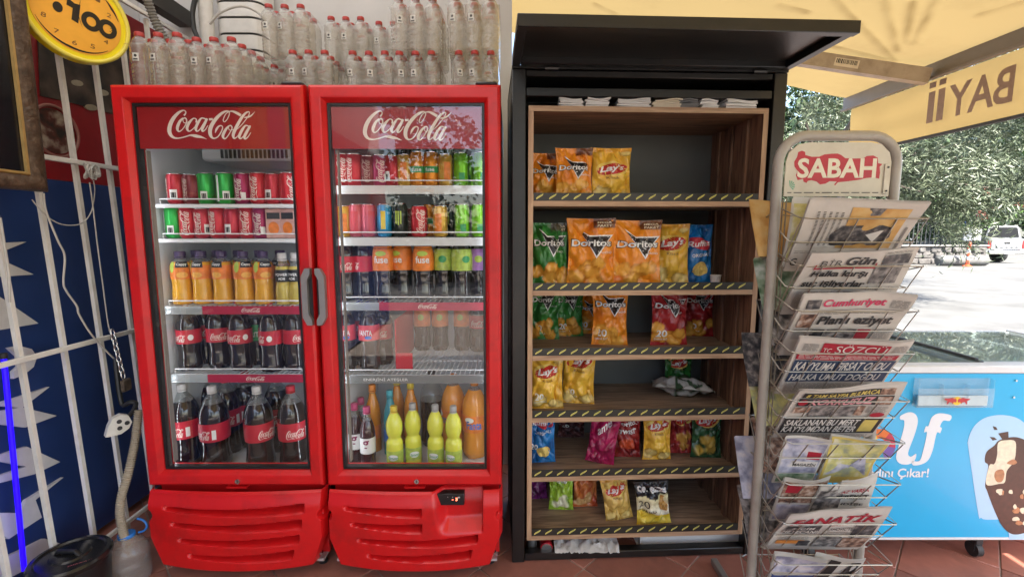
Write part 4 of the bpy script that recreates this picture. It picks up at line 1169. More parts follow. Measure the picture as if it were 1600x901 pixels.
def p_doritos(twenty=False, paket=False, flavour='NACHO', y=.60, sc=1.0):
    tri = [(.22, y + .25), (.36, y + .13), (.97, y + .14), (.60, y - .20)]
    L = [('poly', tri, m_whiteprint, 0), ('poly', [(.245, y + .215), (.37, y + .112), (.925, y + .12), (.60, y - .165)], m_triblack, .0005),
         ('text', ('Doritos', .05, y - .035, .90, .115, .05, .05, 0), m_triblack, .0010), ('text', ('Doritos', .07, y - .025, .86, .095, .022, .05, 0), m_whiteprint, .0016),
         ('text', (flavour, .70, y - .13, .24, .032, .0, 0, 0), m_whiteprint, .0016)]
    if twenty: L += [('text', ('20', .10, .16, .30, .13, .02, 0, 0), m_whiteprint, .0008), ('text', ('DAHA FAZLA', .08, .10, .44, .035, .01, 0, 0), m_whiteprint, .0008)]
    if paket: L += [('text', ('MEGA', .62, .925, .3, .028, .02, .1, 0), M('bag_pale_print', (.8, .7, .5), .4), .0008), ('text', ('PAKET', .62, .875, .32, .035, .02, .1, 0), M('bag_pale_print'), .0008)]
    return L
def p_lays(twenty=False, y=.60, word='Klasik'):
    L = [('poly', ellipse(.5, y, .42, .14, 24), m_goldp, 0), ('poly', ellipse(.5, y - .005, .40, .105, 24, .10), m_laysred, .0005), ('text', ("Lay's", .17, y - .075, .66, .15, .035, .25, .08), m_whiteprint, .0012),
         ('text', (word, .34, y - .19, .34, .045, .0, 0, 0), m_brown, .0006)]
    if twenty: L += [('text', ('20', .10, .18, .28, .12, .02, 0, 0), m_whiteprint, .0008), ('text', ('DAHA FAZLA', .08, .125, .40, .032, .01, 0, 0), m_whiteprint, .0008)]
    return L
def p_ruffles(twenty=False, y=.68):
    L = [('poly', ellipse(.5, y, .42, .10, 24, -.1), M('bag_red_wave', (.55, .03, .05), .3), 0), ('text', ('Ruffles', .12, y - .05, .76, .10, .02, .2, .05), m_whiteprint, .0006), ('text', ('ORIGINALS', .22, y - .22, .62, .055, .01, 0, .05), m_whiteprint, .0006), ('poly', ellipse(.55, .26, .26, .12, 20), M('bag_chip_yellow', (.82, .62, .18), .4, var=.2, scale=80), 0)]
    if twenty: L += [('text', ('20', .05, .30, .26, .12, .02, 0, 0), m_whiteprint, .0006)]
    return L
ORG, ORD_ = (.78, .27, .018), (.55, .12, .01)
GRN, GRD = (.035, .20, .035), (.015, .09, .02)
DRD, DRDD = (.36, .022, .025), (.14, .01, .012)
LAY, LAYE = (.84, .52, .06), (.62, .30, .02)
BLU, BLUD = (.015, .20, .52), (.01, .09, .28)
def shelf_bag(label, px, wpx, pyt, zs, design, prints, pyb=None, Y=1.92, th=.075, rz=0, lean=-3, roll=0, lift=.002):
    if pyb:
        p = PZ(px, pyb, zs); Y = p.y + .02
    X = XA(px, Y, zs + .1)
    top = PY(px, pyt, Y).z
    sc = Y * CT / FOC
    return bag(label, (X, Y, zs + lift), wpx * sc * 1.05, top - zs - lift, th, design, prints, R(rz), R(lean), R(roll))
s1, s2, s3, s4, s5, s6 = SZ
shelf_bag('orange tortilla chip bag cut by the left edge of the top shelf', 852, 48, 238, s1, d_doritos(ORG, ORD_, 1), p_doritos(), Y=1.95, rz=3)
shelf_bag('tall orange tortilla chip bag second on the top shelf', 897, 56, 230, s1, d_doritos(ORG, ORD_, 2), p_doritos(), Y=1.90, rz=-2)
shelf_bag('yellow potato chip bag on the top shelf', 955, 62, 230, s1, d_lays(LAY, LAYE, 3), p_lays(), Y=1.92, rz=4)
shelf_bag('green mega pack tortilla chip bag on the second shelf', 858, 58, 347, s2, d_doritos(GRN, GRD, 4), p_doritos(False, True, 'TACO', .66), Y=1.93, th=.09)
shelf_bag('left orange mega pack tortilla chip bag on the second shelf', 923, 74, 340, s2, d_doritos(ORG, ORD_, 5), p_doritos(False, True, 'NACHO', .62), Y=1.895, th=.10, rz=-4)
shelf_bag('right orange mega pack tortilla chip bag on the second shelf', 995, 78, 343, s2, d_doritos(ORG, ORD_, 6), p_doritos(False, True, 'NACHO', .62), Y=1.895, th=.10, rz=3)
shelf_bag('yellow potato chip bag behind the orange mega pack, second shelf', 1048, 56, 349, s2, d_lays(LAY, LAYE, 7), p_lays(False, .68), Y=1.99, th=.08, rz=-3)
shelf_bag('blue ridged potato chip bag at right of the second shelf', 1090, 48, 350, s2, d_plain(BLU, BLUD, 8), p_ruffles(), Y=2.02, th=.08, rz=5)
shelf_bag('green tortilla chip bag at left front of the third shelf', 851, 46, 452, s3, d_doritos(GRN, GRD, 9, False), p_doritos(True, False, 'TACO', .78), 532, th=.07)
shelf_bag('darker green tortilla chip bag second on the third shelf', 890, 44, 455, s3, d_doritos(GRN, GRD, 10, False), p_doritos(True, False, 'TACO', .78), 527, th=.07, rz=4)
shelf_bag('orange tortilla chip bag standing forward on the third shelf', 953, 56, 452, s3, d_doritos(ORG, ORD_, 11, False), p_doritos(True, False, 'NACHO', .72), 541, th=.075, rz=-3)
shelf_bag('orange tortilla chip bag hidden behind another, third shelf', 922, 44, 456, s3, d_doritos(ORG, ORD_, 12, False), p_doritos(True, False), 523, th=.06)
shelf_bag('dark red tortilla chip bag in front on the third shelf', 1046, 58, 455, s3, d_doritos(DRD, DRDD, 13, False), p_doritos(True, False, 'SICAK', .72), 541, th=.075, rz=3)
shelf_bag('dark red tortilla chip bag behind at right, third shelf', 1092, 46, 455, s3, d_doritos(DRD, DRDD, 14, False), p_doritos(True, False, 'SICAK', .78), 527, th=.07, rz=-4)
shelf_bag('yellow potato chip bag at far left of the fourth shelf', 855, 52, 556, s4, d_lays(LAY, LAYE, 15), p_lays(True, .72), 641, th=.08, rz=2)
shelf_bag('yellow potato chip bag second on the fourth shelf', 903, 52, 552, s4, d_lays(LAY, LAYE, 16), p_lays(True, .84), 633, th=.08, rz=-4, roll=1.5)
shelf_bag('small green chip bag standing at the back of the fourth shelf', 1060, 44, 550, s4, d_plain(GRN, GRD, 17), p_lays(False, .72, 'Yogurt'), Y=2.13, th=.05)
# bag lying on its side
p = PZ(1080, 634, s4)
e = bag('silver and green chip bag lying flat on the fourth shelf', (p.x + .13, p.y + .10, s4 + .045), .19, .26, .10, lambda u, v: (.55, .55, .52) if (v > .62 or (u < .45 and noise.noise(Vector((u * 6, v * 6, 3))) > -.1)) else (.05, .10, .05), [], lay=(R(-90), R(8), R(74)))
shelf_bag('blue ridged chip bag at far left of the fifth shelf', 847, 44, 650, s5, d_plain(BLU, BLUD, 18), p_ruffles(True, .86), 726, th=.07, rz=5)
shelf_bag('dark brown chip bag at the back, fifth shelf', 893, 44, 652, s5, d_plain((.10, .03, .03), (.04, .015, .02), 19), [('text', ('20', .1, .55, .3, .12, .02, 0, 0), m_whiteprint, .0006)], 686, th=.05)
shelf_bag('magenta snack bag tilted on the fifth shelf', 937, 46, 652, s5, d_plain((.42, .015, .10), (.22, .01, .05), 20), [('text', ('ame', .25, .75, .5, .12, .02, .2, .5), m_whiteprint, .0006)], 727, th=.07, roll=7, rz=-14)
shelf_bag('black and red twisted corn snack bag on the fifth shelf', 979, 46, 645, s5, d_doritos((.30, .02, .02), (.05, .01, .01), 21, False, False), [('text', ('Doritos', .08, .74, .84, .10, .03, 0, 0), m_whiteprint, .0008), ('text', ('TWIST', .2, .56, .62, .10, .05, .1, .05), m_whiteprint, .0008), ('poly', ellipse(.5, .33, .3, .13, 20), M('bag_chili_red', (.55, .08, .03), .35, var=.4, scale=90), 0)], 717, th=.075)
shelf_bag('yellow potato chip bag in the middle of the fifth shelf', 1027, 46, 650, s5, d_lays(LAY, LAYE, 22), p_lays(False, .80), 721, th=.075, rz=2)
shelf_bag('red potato chip bag behind on the fifth shelf', 1064, 38, 645, s5, d_plain((.40, .04, .04), (.2, .02, .02), 23, (.55, .3, .06)), p_lays(False, .86, 'Baharat'), 711, th=.06)
shelf_bag('dark green potato chip bag at right of the fifth shelf', 1104, 48, 645, s5, d_plain((.035, .13, .05), (.015, .06, .025), 24, (.60, .42, .08)), p_lays(False, .84, ''.join(['Y', 'og', 'urt'])), 718, th=.07, rz=-3)
shelf_bag('purple snack bag at far left of the bottom shelf', 840, 34, 742, s6, d_plain((.20, .02, .16), (.08, .01, .07), 25), [], 783, th=.06, rz=6)
shelf_bag('lime green corn snack bag on the bottom shelf', 877, 40, 738, s6, d_plain((.36, .55, .05), (.22, .38, .03), 26, (.72, .70, .5)), [('text', ('Çerezos', .15, .74, .7, .10, .02, .1, .1), m_whiteprint, .0006)], 800, th=.06, rz=-2)
shelf_bag('orange and red nut snack bag on the bottom shelf', 915, 40, 738, s6, d_plain((.62, .22, .06), (.5, .08, .03), 27, (.60, .38, .16)), [], 795, th=.06, rz=2)
shelf_bag('yellow potato chip bag leaning over on the bottom shelf', 969, 46, 744, s6, d_lays((.72, .50, .14), (.55, .32, .06), 28), p_lays(False, .74), 816, th=.075, roll=-9, rz=6)
shelf_bag('black and yellow mixed snack bag on the bottom shelf', 1023, 56, 752, s6, d_cerezza, [('text', ('cerezza', .06, .76, .88, .13, .03, 0, -.08), m_whiteprint, .0006), ('text', ('20', .06, .44, .3, .15, .0, 0, 0), m_triblack, .0006), ('text', ('DAHA FAZLA', .06, .34, .5, .06, .02, 0, 0), m_triblack, .0006), ('poly', ellipse(.82, .50, .17, .17, 20), M('bag_nut_brown', (.42, .22, .05), .4, var=.5, scale=120), 0)], 823, th=.075, roll=-5)
# little white cup
cpos = (XA(1118, 1.99, 1.16), 1.99, s2 + .001)
cu = thing('paper_cup', 'small white cup beside the blue chip bag, second shelf', 'cup', cpos)
MB().lathe([(0, 0), (.018, 0), (.022, .042), (.023, .044), (.021, .043), (.017, .004), (0, .004)], 18, cpos).build('cup_wall', m_white, cu)
# odds and ends under the wooden case
e = thing('plastic_wrap', 'crumpled clear plastic wrap under the snack cabinet shelves', 'plastic wrap', (XA(915, 1.85, .04), 1.87, .018), None, 0, local=True)
MB().grid(40, 14, lambda u, v: ((u - .5) * .27, (v - .5) * .14, .02 + .035 * math.sin(math.pi * v) * (.7 + .6 * noise.noise(Vector((u * 9, v * 7, 5)))) + .012 * noise.noise(Vector((u * 25, v * 20, 1))))).build('film', clear_mat('milky_film', (.9, .9, .88), .62, .2, (.78, .77, .74), bump=.6, bscale=50), e, smooth=60)
e = thing('white_board', 'long white board lying under the snack cabinet shelves', 'board', (XA(1060, 1.95, .05), 1.945, .003), None, R(2), local=True)
MB().box((-.20, -.06, .0), (.27, .09, .005)).box((-.19, -.05, .006), (.275, .09, .080), ch=.002).build('panel', m_white, e)
e = thing('drink_can', 'red tin lying under the left end of the snack cabinet', 'can', (XA(853, 1.87, .03), 1.88, .0), None, 0, local=True)
MB().tube([(0, -.05, .036), (0, .05, .036)], .026, 16).build('tin_wall', canm('red', (1, 0, 0)), e); MB().tube([(0, -.0535, .036), (0, -.0505, .036)], .023, 16).build('tin_lid', m_chrome, e)
e = thing('steel_pipe_end', 'grey pipe stub under the left end of the snack cabinet', 'pipe', (XA(832, 1.86, .04), 1.87, .0), None, 0, local=True)
MB().lathe([(.02, 0), (.02, .075), (.016, .075), (.016, .01)], 16).build('stub', M('dull_grey_pipe', (.22, .22, .22), .4, metal=.6), e)

# ================================================================ NEWSPAPER RACK
YF = 1.50                                   # plane of the tube frame
XL, XR = .832, 1.200
m_tube = M('beige_enamel_tube', (.36, .33, .285), .35, var=.08, scale=12, dirt=(.22, .18, .13), dirt_scale=10, dirt_amt=.5)
m_rwire = M('zinc_wire', (.40, .36, .30), .35, metal=.7, var=.12, scale=30)
rack = thing('newspaper_rack', 'free standing wire newspaper rack with tube frame and red lettered sign', 'newspaper rack', ((XL + XR) / 2, YF, 0))
fr = [(XL, YF, .03), (XL, YF, 1.57)]
for k in range(1, 9): fr.append((XL + .085 * (1 - math.cos(R(90 * k / 8))), YF, 1.57 + .085 * math.sin(R(90 * k / 8))))
for k in range(0, 9): fr.append((XR - .085 * (1 - math.sin(R(90 * k / 8))), YF, 1.57 + .085 * math.cos(R(90 * k / 8))))
fr += [(XR, YF, .03)]
MB().tube(fr, .0155, 14).build('tube_frame', m_tube, rack, smooth=60)
m_footbar = M('grey_foot_bar', (.26, .25, .23), .4, metal=.4, var=.1)
for x in (XL, XR):
    MB().box((x - .0125, YF - .30, .002), (x + .0125, YF + .285, .028), ch=.003).build('foot', m_footbar, rack)
MB().box((XL + .013, YF - .011, .10), (XR - .013, YF + .011, .122), ch=.002).build('cross_bar', m_tube, rack)
m_sign = M('aged_white_sign', (.58, .54, .44), .45, var=.05, scale=20, dirt=(.42, .36, .25), dirt_scale=14, dirt_amt=.35)
sx0, sx1, sz0, sz1 = XL + .020, XR - .020, 1.470, 1.634
spoly = [(sx0, sz0), (sx1, sz0), (sx1, sz1 - .06), (sx1 - .008, sz1 - .03), (sx1 - .035, sz1 - .006), (sx1 - .07, sz1), (sx0 + .07, sz1), (sx0 + .035, sz1 - .006), (sx0 + .008, sz1 - .03), (sx0, sz1 - .06)]
sg = MB().prism(spoly, (0, YF - .002, 0), (1, 0, 0), (0, 0, 1), .005).build('sign_panel', m_sign, rack)
def sgz(zx, zy):   # zoomed sign picture -> sign plane
    return sx0 + .008 + (zx - 20) / 1400 * (sx1 - sx0 - .01), sz1 + .004 - (zy - 80) / 760 * (sz1 - sz0)
splash = [(140, 235), (190, 215), (235, 232), (240, 275), (330, 300), (430, 300), (500, 268), (590, 258), (680, 255), (730, 275), (790, 320), (900, 325), (1040, 322), (1080, 290), (1170, 282), (1235, 315), (1245, 390), (1305, 402), (1270, 440), (1282, 520), (1278, 610), (1200, 590), (1100, 600), (1000, 625), (860, 645), (760, 655), (715, 660), (680, 705), (665, 690), (700, 650), (600, 645), (545, 680), (470, 690), (420, 650), (350, 630), (300, 640), (285, 670), (240, 650), (235, 610), (160, 630), (130, 560), (150, 500), (105, 440), (95, 370), (130, 300)]
pts = [sgz(*q) for q in splash]
fs = flat((0, YF - .0022, 0), (1, 0, 0), (0, 0, 1))
fs2 = lambda x, y, l=0.0: (x, YF - .0072 - l, y)
MB().sheet(pts, lambda x, y: fs2(x, y, .0003)).build('red_splash', M('sign_red', (.42, .015, .03), .45, var=.12, scale=60), sg, smooth=0)
a, b_ = sgz(145, 600), sgz(1225, 320)
print_text('SABAH', a[0], a[1], b_[0] - a[0], b_[1] - a[1], fs2, bold=.028, lift=.0010).build('lettering', M('sign_cream', (.70, .66, .52), .45), sg, smooth=0)
a, b_ = sgz(0, 730), sgz(130, 640)
em = MB()
for k in range(6):
    ang = R(-40 + 26 * k); em.sheet([(a[0] + .012, a[1] + .004), (a[0] + .012 + .016 * math.cos(ang - .12), a[1] + .004 + .016 * math.sin(ang - .12)), (a[0] + .012 + .018 * math.cos(ang + .12), a[1] + .004 + .018 * math.sin(ang + .12))], lambda x, y: fs2(x, y, .0004))
em.build('emblem', M('sign_green', (.12, .38, .24), .5), sg, smooth=0)
ml = MB(); x = sx0 + .01
while x < sx1 - .04:
    w = rng.uniform(.012, .035); ml.sheet([(x, sz0 + .010), (x + w, sz0 + .010), (x + w, sz0 + .0125), (x, sz0 + .0125)], lambda a_, c_: fs2(a_, c_, .0004)); x += w + .007
ml.build('small_print', m_blackprint, sg, smooth=0)
br = MB().box((sx1 - .022, YF - .012, sz0 + .008), (sx1 - .004, YF - .0075, sz0 + .098), ch=.001).build('bracket', m_sign, sg)
for zz in (.016, .088): MB().tube([(sx1 - .013, YF - .0122, sz0 + zz), (sx1 - .013, YF - .0145, sz0 + zz)], .003, 8).build('screw', m_black, sg)
LEV = [1.447, 1.307, 1.172, 1.042, .892, .757, .622, .489, .350, .215]      # height of each pocket's paper tops
TOPY, BOTY = .130, .012                                             # reach of the pocket in front of the frame
for ax in (XL + .028, XR - .028, (XL + XR) / 2):
    for yy in (-.010, .010): MB().tube([(ax, YF + yy, .14), (ax, YF + yy, 1.462)], .0022, 5).build('upright_wire', m_rwire, rack)
for k, zt in enumerate(LEV):
    for sgn in (-1, 1):
        w = MB()
        xa, xb_ = XL + .018, XR + .018
        zb = zt - .20; zh = zt - .045; zl = zt - .115
        f = lambda q: YF + sgn * (BOTY + (TOPY + .016 - BOTY) * q)   # q = 0 at the bottom, 1 at the top
        q_of = lambda z_: (z_ - zb) / .20
        rr = .0021
        for z_ in (zh, zl):
            w.tube([(xa - .006, YF + sgn * .012, z_ + .03), (xa, f(q_of(z_)) - sgn * .016, z_), (xa + .022, f(q_of(z_)), z_ - .004), (xb_, f(q_of(z_)), z_ - .004), (xb_ + .004, YF + sgn * .012, z_ - .03 if z_ == zh else z_)], rr, 5)
        w.tube([(xa, YF + sgn * .012, zb), (xb_, YF + sgn * .012, zb)], rr, 5)
        for x in (xa + .07, (xa + xb_) / 2 - .02, xb_ - .09):
            w.tube([(x, YF + sgn * .012, zb), (x, f(q_of(zh)), zh - .004)], rr * .9, 5)
        for x in (xa, xb_):
            w.tube([(x, YF + sgn * .012, zb), (x, f(q_of(zh)), zh), (x, YF + sgn * .012, zh + .01)], rr * .9, 5)
        w.build('pocket', m_rwire, rack)

# ---- newspapers
m_news = M('newsprint', (.56, .51, .45), .75, var=.05, scale=30, bump=.03, bscale=80)
m_newsd = M('newsprint_shadow_grey', (.40, .37, .33), .75, var=.08)
m_ink = M('news_ink', (.025, .022, .022), .6)
m_inkg = M('news_grey_text', (.22, .20, .18), .7)
m_nred = M('news_red', (.38, .012, .03), .6, var=.05)
m_nyel = M('news_yellow', (.62, .48, .12), .6, var=.15)
m_nwhite = M('news_white', (.66, .62, .57), .7)
def photo_mat(name, cols, sc=40):
    m = M(name, cols[0], .6, var=0)
    nt = m.node_tree; b = nt.nodes['Principled BSDF']
    tc = nt.nodes.new('ShaderNodeTexCoord'); nz = nt.nodes.new('ShaderNodeTexNoise'); nz.inputs['Scale'].default_value = sc; nz.inputs['Detail'].default_value = 4
    nt.links.new(tc.outputs['Object'], nz.inputs[0])
    rp = nt.nodes.new('ShaderNodeValToRGB'); el = rp.color_ramp.elements
    el[0].position, el[0].color = .36, (*cols[0], 1); el[1].position, el[1].color = .66, (*cols[-1], 1)
    for i, c in enumerate(cols[1:-1]):
        e = el.new(.36 + .30 * (i + 1) / (len(cols) - 1)); e.color = (*c, 1)
    nt.links.new(nz.outputs[0], rp.inputs[0]); nt.links.new(rp.outputs[0], b.inputs['Base Color'])
    return m
ph_grey = photo_mat('news_photo_grey', [(.05, .045, .045), (.20, .18, .17), (.42, .38, .35)], 45)
ph_warm = photo_mat('news_photo_warm', [(.08, .04, .03), (.32, .18, .12), (.55, .45, .38)], 50)
ph_dark = photo_mat('news_photo_dark', [(.02, .02, .025), (.08, .07, .07), (.25, .22, .2)], 50)
ph_ochre = photo_mat('news_photo_ochre', [(.50, .25, .06), (.60, .36, .12), (.62, .42, .18)], 18)
PW, PH = .332, .245
def paper_frame(zt, x0, w, h, sgn=-1, top=TOPY, tilt=None, seed=0):
    a = R(30) if tilt is None else tilt
    o = Vector((x0, YF + sgn * top, zt))
    ex = Vector((1, 0, 0)) * (1 if sgn < 0 else -1)
    if sgn > 0: o.x = x0 + w
    dn = Vector((0, -sgn * math.sin(a), -math.cos(a)))
    n = ex.cross(-dn).normalized()
    def fn(x, y, l=0.0):      # x to the right 0..w, y up 0..h
        q = y / h
        curl = .016 * math.sin(x / w * 3 + seed) * max(0, q - .5) + .007 * noise.noise(Vector((x * 9 + seed, y * 9, seed))) * q
        return o + ex * x + dn * (h - y) + n * (curl * 1.6 + l)
    return fn
def newspaper(label, k, blocks, x0=.866, w=PW, h=PH, dz=0.0, sgn=-1, top=TOPY, tilt=None, name='newspaper', group='newspapers in the rack', pages=5, mat=None, wid_noise=.004, cat='newspaper'):
    zt = LEV[k] + dz; sd = k * 2.3 + x0 * 7 + sgn
    fn = paper_frame(zt, x0, w, h, sgn, top, tilt, sd)
    p0 = fn(w / 2, 0)
    e = thing(name, label, cat, p0, group)
    r_ = random.Random(int(sd * 100))
    front = None
    for j in range(pages):
        mb = MB(); ox, oy = (0, 0) if j == 0 else (r_.uniform(-.003, .006), r_.uniform(-.004, .007))
        lo = -.0016 * j
        mb.grid(28, 18, lambda u, v: fn(u * w + ox * v, v * h + oy * v, lo + (-.0006 * math.sin(u * 7 + j))))
        mb.grid(14, 8, lambda u, v: fn(u * w + ox * v, v * h + oy * v, lo - .0011 + (-.0006 * math.sin(u * 7 + j))), flip=True)
        o = mb.build('page', mat or m_news, e, smooth=60)
        if j == 0: front = o
    for bi, b in enumerate(blocks):
        kind = b[0]; up_ = .0018 + .00016 * bi
        if kind == 'text':
            _, s, x, y, ww, hh, mt, bo, sh = b
            mb = print_text(s, x * w, y * h, ww * w, hh * h, fn, lim=.014, bold=bo, shear=sh, lift=up_ + .0009)
        elif kind == 'rect':
            _, x, y, ww, hh, mt = b
            mb = MB().grid(max(3, int(ww * 28)), max(2, int(hh * 18)), lambda u, v: fn((x + ww * u) * w, (y + hh * v) * h, up_))
        elif kind == 'rect2':
            _, x, y, ww, hh, mt = b
            mb = MB().grid(max(3, int(ww * 28)), max(2, int(hh * 18)), lambda u, v: fn((x + ww * u) * w, (y + hh * v) * h, up_))
        elif kind == 'poly':
            _, pts_, mt = b
            mb = MB(); n_ = len(pts_); c_ = (sum(p_[0] for p_ in pts_) / n_, sum(p_[1] for p_ in pts_) / n_)
            mb.add([fn(p_[0] * w, p_[1] * h, up_) for p_ in list(pts_) + [c_]], [(i, (i + 1) % n_, n_) for i in range(n_)])
        elif kind == 'lines':
            _, x, y, ww, hh, mt = b
            mb = MB(); n_ = max(2, int(hh * h / .0042))
            for i in range(n_):
                yy = (y * h) + (i + .3) * hh * h / n_; xx = x * w
                while xx < (x + ww) * w - .004:
                    q = min(r_.uniform(.008, .03), (x + ww) * w - xx)
                    mb.add([fn(xx, yy, up_), fn(xx + q, yy, up_), fn(xx + q, yy + .0019, up_), fn(xx, yy + .0019, up_)], [(0, 1, 2, 3)]); xx += q + .003
        mb.build('print', mt, front, smooth=0)
    return e
# the paper on top, set sideways with a large photograph
newspaper('newspaper laid sideways with a large ochre photograph, top of the rack', 0, [
    ('rect', .38, .36, .50, .56, ph_ochre), ('poly', [(.52, .92), (.66, .92), (.63, .83), (.55, .82)], ph_dark), ('poly', [(.30, .40), (.74, .40), (.83, .52), (.80, .66), (.70, .70), (.36, .68), (.28, .55)], ph_dark),
    ('poly', [(.34, .42), (.69, .42), (.74, .62), (.40, .64)], m_nwhite), ('poly', [(.16, .38), (.33, .38), (.33, .44), (.17, .46)], m_nwhite),
    ('rect', .93, .30, .02, .36, m_inkg), ('text', 'G', .02, .10, .06, .11, m_ink, .01, 0)] +
    [('lines', .10 + .05 * i, .40, .022, .46, m_ink) for i in range(5)] + [('lines', .02, .28, .2, .05, m_inkg)], dz=.0)
newspaper('newspaper with red boxed masthead and bold black headline, second from top', 1, [
    ('text', 'BİR', .13, .800, .20, .115, m_ink, -.01, 0), ('text', 'Gün', .36, .800, .28, .125, m_ink, .03, .15),
    ('rect', .09, .745, .57, .022, m_nred), ('rect', .09, .765, .012, .06, m_nred), ('rect', .648, .765, .012, .06, m_nred),
    ('text', 'Halka karşı', .10, .60, .52, .12, m_ink, .035, .12), ('text', 'suç işliyorlar', .06, .44, .58, .125, m_ink, .035, .12),
    ('rect', .70, .80, .26, .13, ph_dark), ('rect', .66, .52, .26, .27, ph_grey), ('text', 'İsmail çıktı', .66, .42, .28, .07, m_inkg, 0, 0), ('text', 'yine yakalandı', .66, .34, .28, .06, m_inkg, 0, 0),
    ('lines', .05, .10, .30, .30, m_inkg), ('rect', .37, .08, .27, .32, ph_grey), ('lines', .66, .06, .30, .26, m_inkg), ('lines', .70, .945, .25, .03, m_inkg)])
newspaper('newspaper with crimson script masthead, third from top', 2, [
    ('text', 'Cumhuriyet', .20, .80, .58, .135, M('news_crimson', (.55, .03, .10), .6), .028, .15), ('rect', .05, .80, .13, .13, ph_dark), ('lines', .82, .80, .15, .12, m_inkg), ('rect', .04, .77, .93, .006, m_ink),
    ('lines', .20, .71, .70, .04, m_inkg), ('text', 'Planlı eziyet', .21, .52, .70, .17, m_ink, .035, .15), ('rect', .04, .50, .14, .22, ph_warm), ('lines', .04, .30, .14, .18, m_inkg),
    ('rect', .20, .36, .12, .12, ph_dark), ('rect', .34, .22, .28, .26, ph_grey), ('rect', .63, .32, .12, .16, m_nred), ('lines', .77, .10, .20, .38, m_inkg), ('lines', .20, .05, .42, .14, m_inkg)])
newspaper('newspaper with white serif masthead on red and navy headline band, fourth from top', 3, [
    ('rect', .22, .78, .58, .16, m_nred), ('text', 'SÖZCÜ', .34, .785, .44, .15, m_nwhite, .0, 0), ('text', 'TC', .235, .79, .07, .07, m_nwhite, .0, 0), ('lines', .05, .80, .14, .12, m_inkg), ('lines', .83, .82, .14, .12, m_inkg),
    ('rect', .03, .66, .92, .095, m_nred), ('lines', .05, .675, .86, .065, m_nwhite), ('rect', .03, .26, .94, .385, M('news_navy', (.03, .05, .10), .6, var=.1)),
    ('text', 'KAYYUMA FIRSAT OLDU', .05, .47, .88, .15, m_nwhite, .02, .2), ('text', 'HALKA UMUT DOĞDU', .05, .29, .86, .15, m_nwhite, .02, .2), ('lines', .05, .05, .88, .18, m_inkg)])
newspaper('newspaper with yellow puzzle banner and pink block masthead, fifth from top', 4, [
    ('rect', .06, .85, .82, .10, m_ink), ('text', '8 TAM SAYFA BULMACA', .09, .865, .70, .07, m_nyel, .02, .2), ('rect', .80, .85, .14, .10, ph_warm),
    ('rect', .05, .68, .90, .155, m_ink), ('text', 'KORKUSUZ', .16, .695, .62, .125, M('news_pink', (.72, .32, .34), .6), .03, .2), ('poly', ellipse(.10, .755, .045, .06, 16), m_nred), ('rect2', .80, .69, .14, .13, ph_warm),
    ('rect', .05, .54, .16, .12, ph_warm), ('rect', .22, .46, .20, .20, ph_grey), ('rect', .43, .46, .22, .20, ph_grey), ('rect', .66, .48, .07, .18, ph_warm), ('lines', .75, .54, .20, .12, m_inkg), ('poly', ellipse(.88, .50, .07, .045, 16), m_nred),
    ('rect', .02, .12, .95, .32, m_ink), ('text', 'SAKLANAN BU MERT', .04, .285, .72, .12, m_nwhite, .02, .2), ('text', 'KAYYUMDAN BETER', .04, .15, .72, .12, m_nwhite, .02, .2), ('rect2', .79, .16, .14, .24, m_nyel), ('lines', .04, .03, .88, .07, m_inkg)])
newspaper('sports newspaper with large red masthead, lowest of the front papers', 7, [
    ('text', 'FANATİK', .06, .74, .88, .19, m_nred, .03, .3), ('rect', .06, .48, .34, .22, ph_dark), ('text', 'SEÇİM', .12, .60, .22, .085, m_nwhite, .02, .1), ('text', 'HEYECANI', .05, .50, .34, .08, m_nwhite, .02, .1),
    ('text', "Türkiye'nin Fanatik'i", .46, .66, .42, .05, m_nred, 0, 0), ('text', "VLAHOVIC'TE", .45, .56, .28, .07, m_ink, .01, 0), ('lines', .45, .44, .28, .09, m_inkg), ('rect', .74, .40, .22, .28, ph_dark),
    ('rect', .06, .20, .28, .09, M('news_orange', (.62, .22, .04), .6, var=.2, scale=60)), ('lines', .06, .30, .30, .15, m_inkg), ('rect', .28, .14, .12, .14, ph_dark), ('rect', .44, .12, .24, .28, ph_grey), ('rect', .70, .10, .26, .27, ph_warm)], dz=0)
# magazines in the lower pockets
m_mag = M('magazine_paper', (.60, .58, .52), .4, var=.05)
ph_yel = photo_mat('magazine_yellow', [(.30, .32, .22), (.60, .56, .20), (.72, .68, .50)], 22)
ph_lil = photo_mat('magazine_lilac', [(.22, .22, .30), (.46, .46, .56), (.66, .62, .62)], 25)
ph_grn = photo_mat('magazine_green', [(.08, .16, .08), (.30, .40, .28), (.60, .64, .56)], 25)
def magazine(label, k, x0, w, blocks, h=.20, dz=-.045, top=.085): return newspaper(label, k, blocks, x0, w, h, dz, -1, top, R(20), 'magazine', 'magazines in the rack', 3, m_mag, cat='magazine')
magazine('pale lilac magazine with black box lettering, left of the upper magazine pocket', 5, .872, .135, [('rect', .04, .25, .92, .70, ph_lil), ('rect2', .3, .38, .62, .12, m_nwhite), ('text', 'MAGAZİN', .34, .40, .54, .08, m_ink, .02, .1), ('rect2', .04, .05, .92, .18, ph_grn), ('rect2', .62, .55, .30, .16, m_nred)])
magazine('yellow framed magazine with a mountain photograph, right of the upper pocket', 5, 1.02, .165, [('rect', .02, .02, .96, .96, m_nyel), ('rect2', .07, .16, .86, .78, ph_yel), ('poly', [(.1, .2), (.3, .62), (.5, .35), (.7, .7), (.9, .2)], ph_lil)])
magazine('red spotted magazine, left of the lower magazine pocket', 6, .872, .15, [('rect', .03, .45, .94, .5, ph_warm), ('rect', .03, .05, .94, .36, ph_lil), ('rect2', .1, .7, .3, .18, m_nred)])
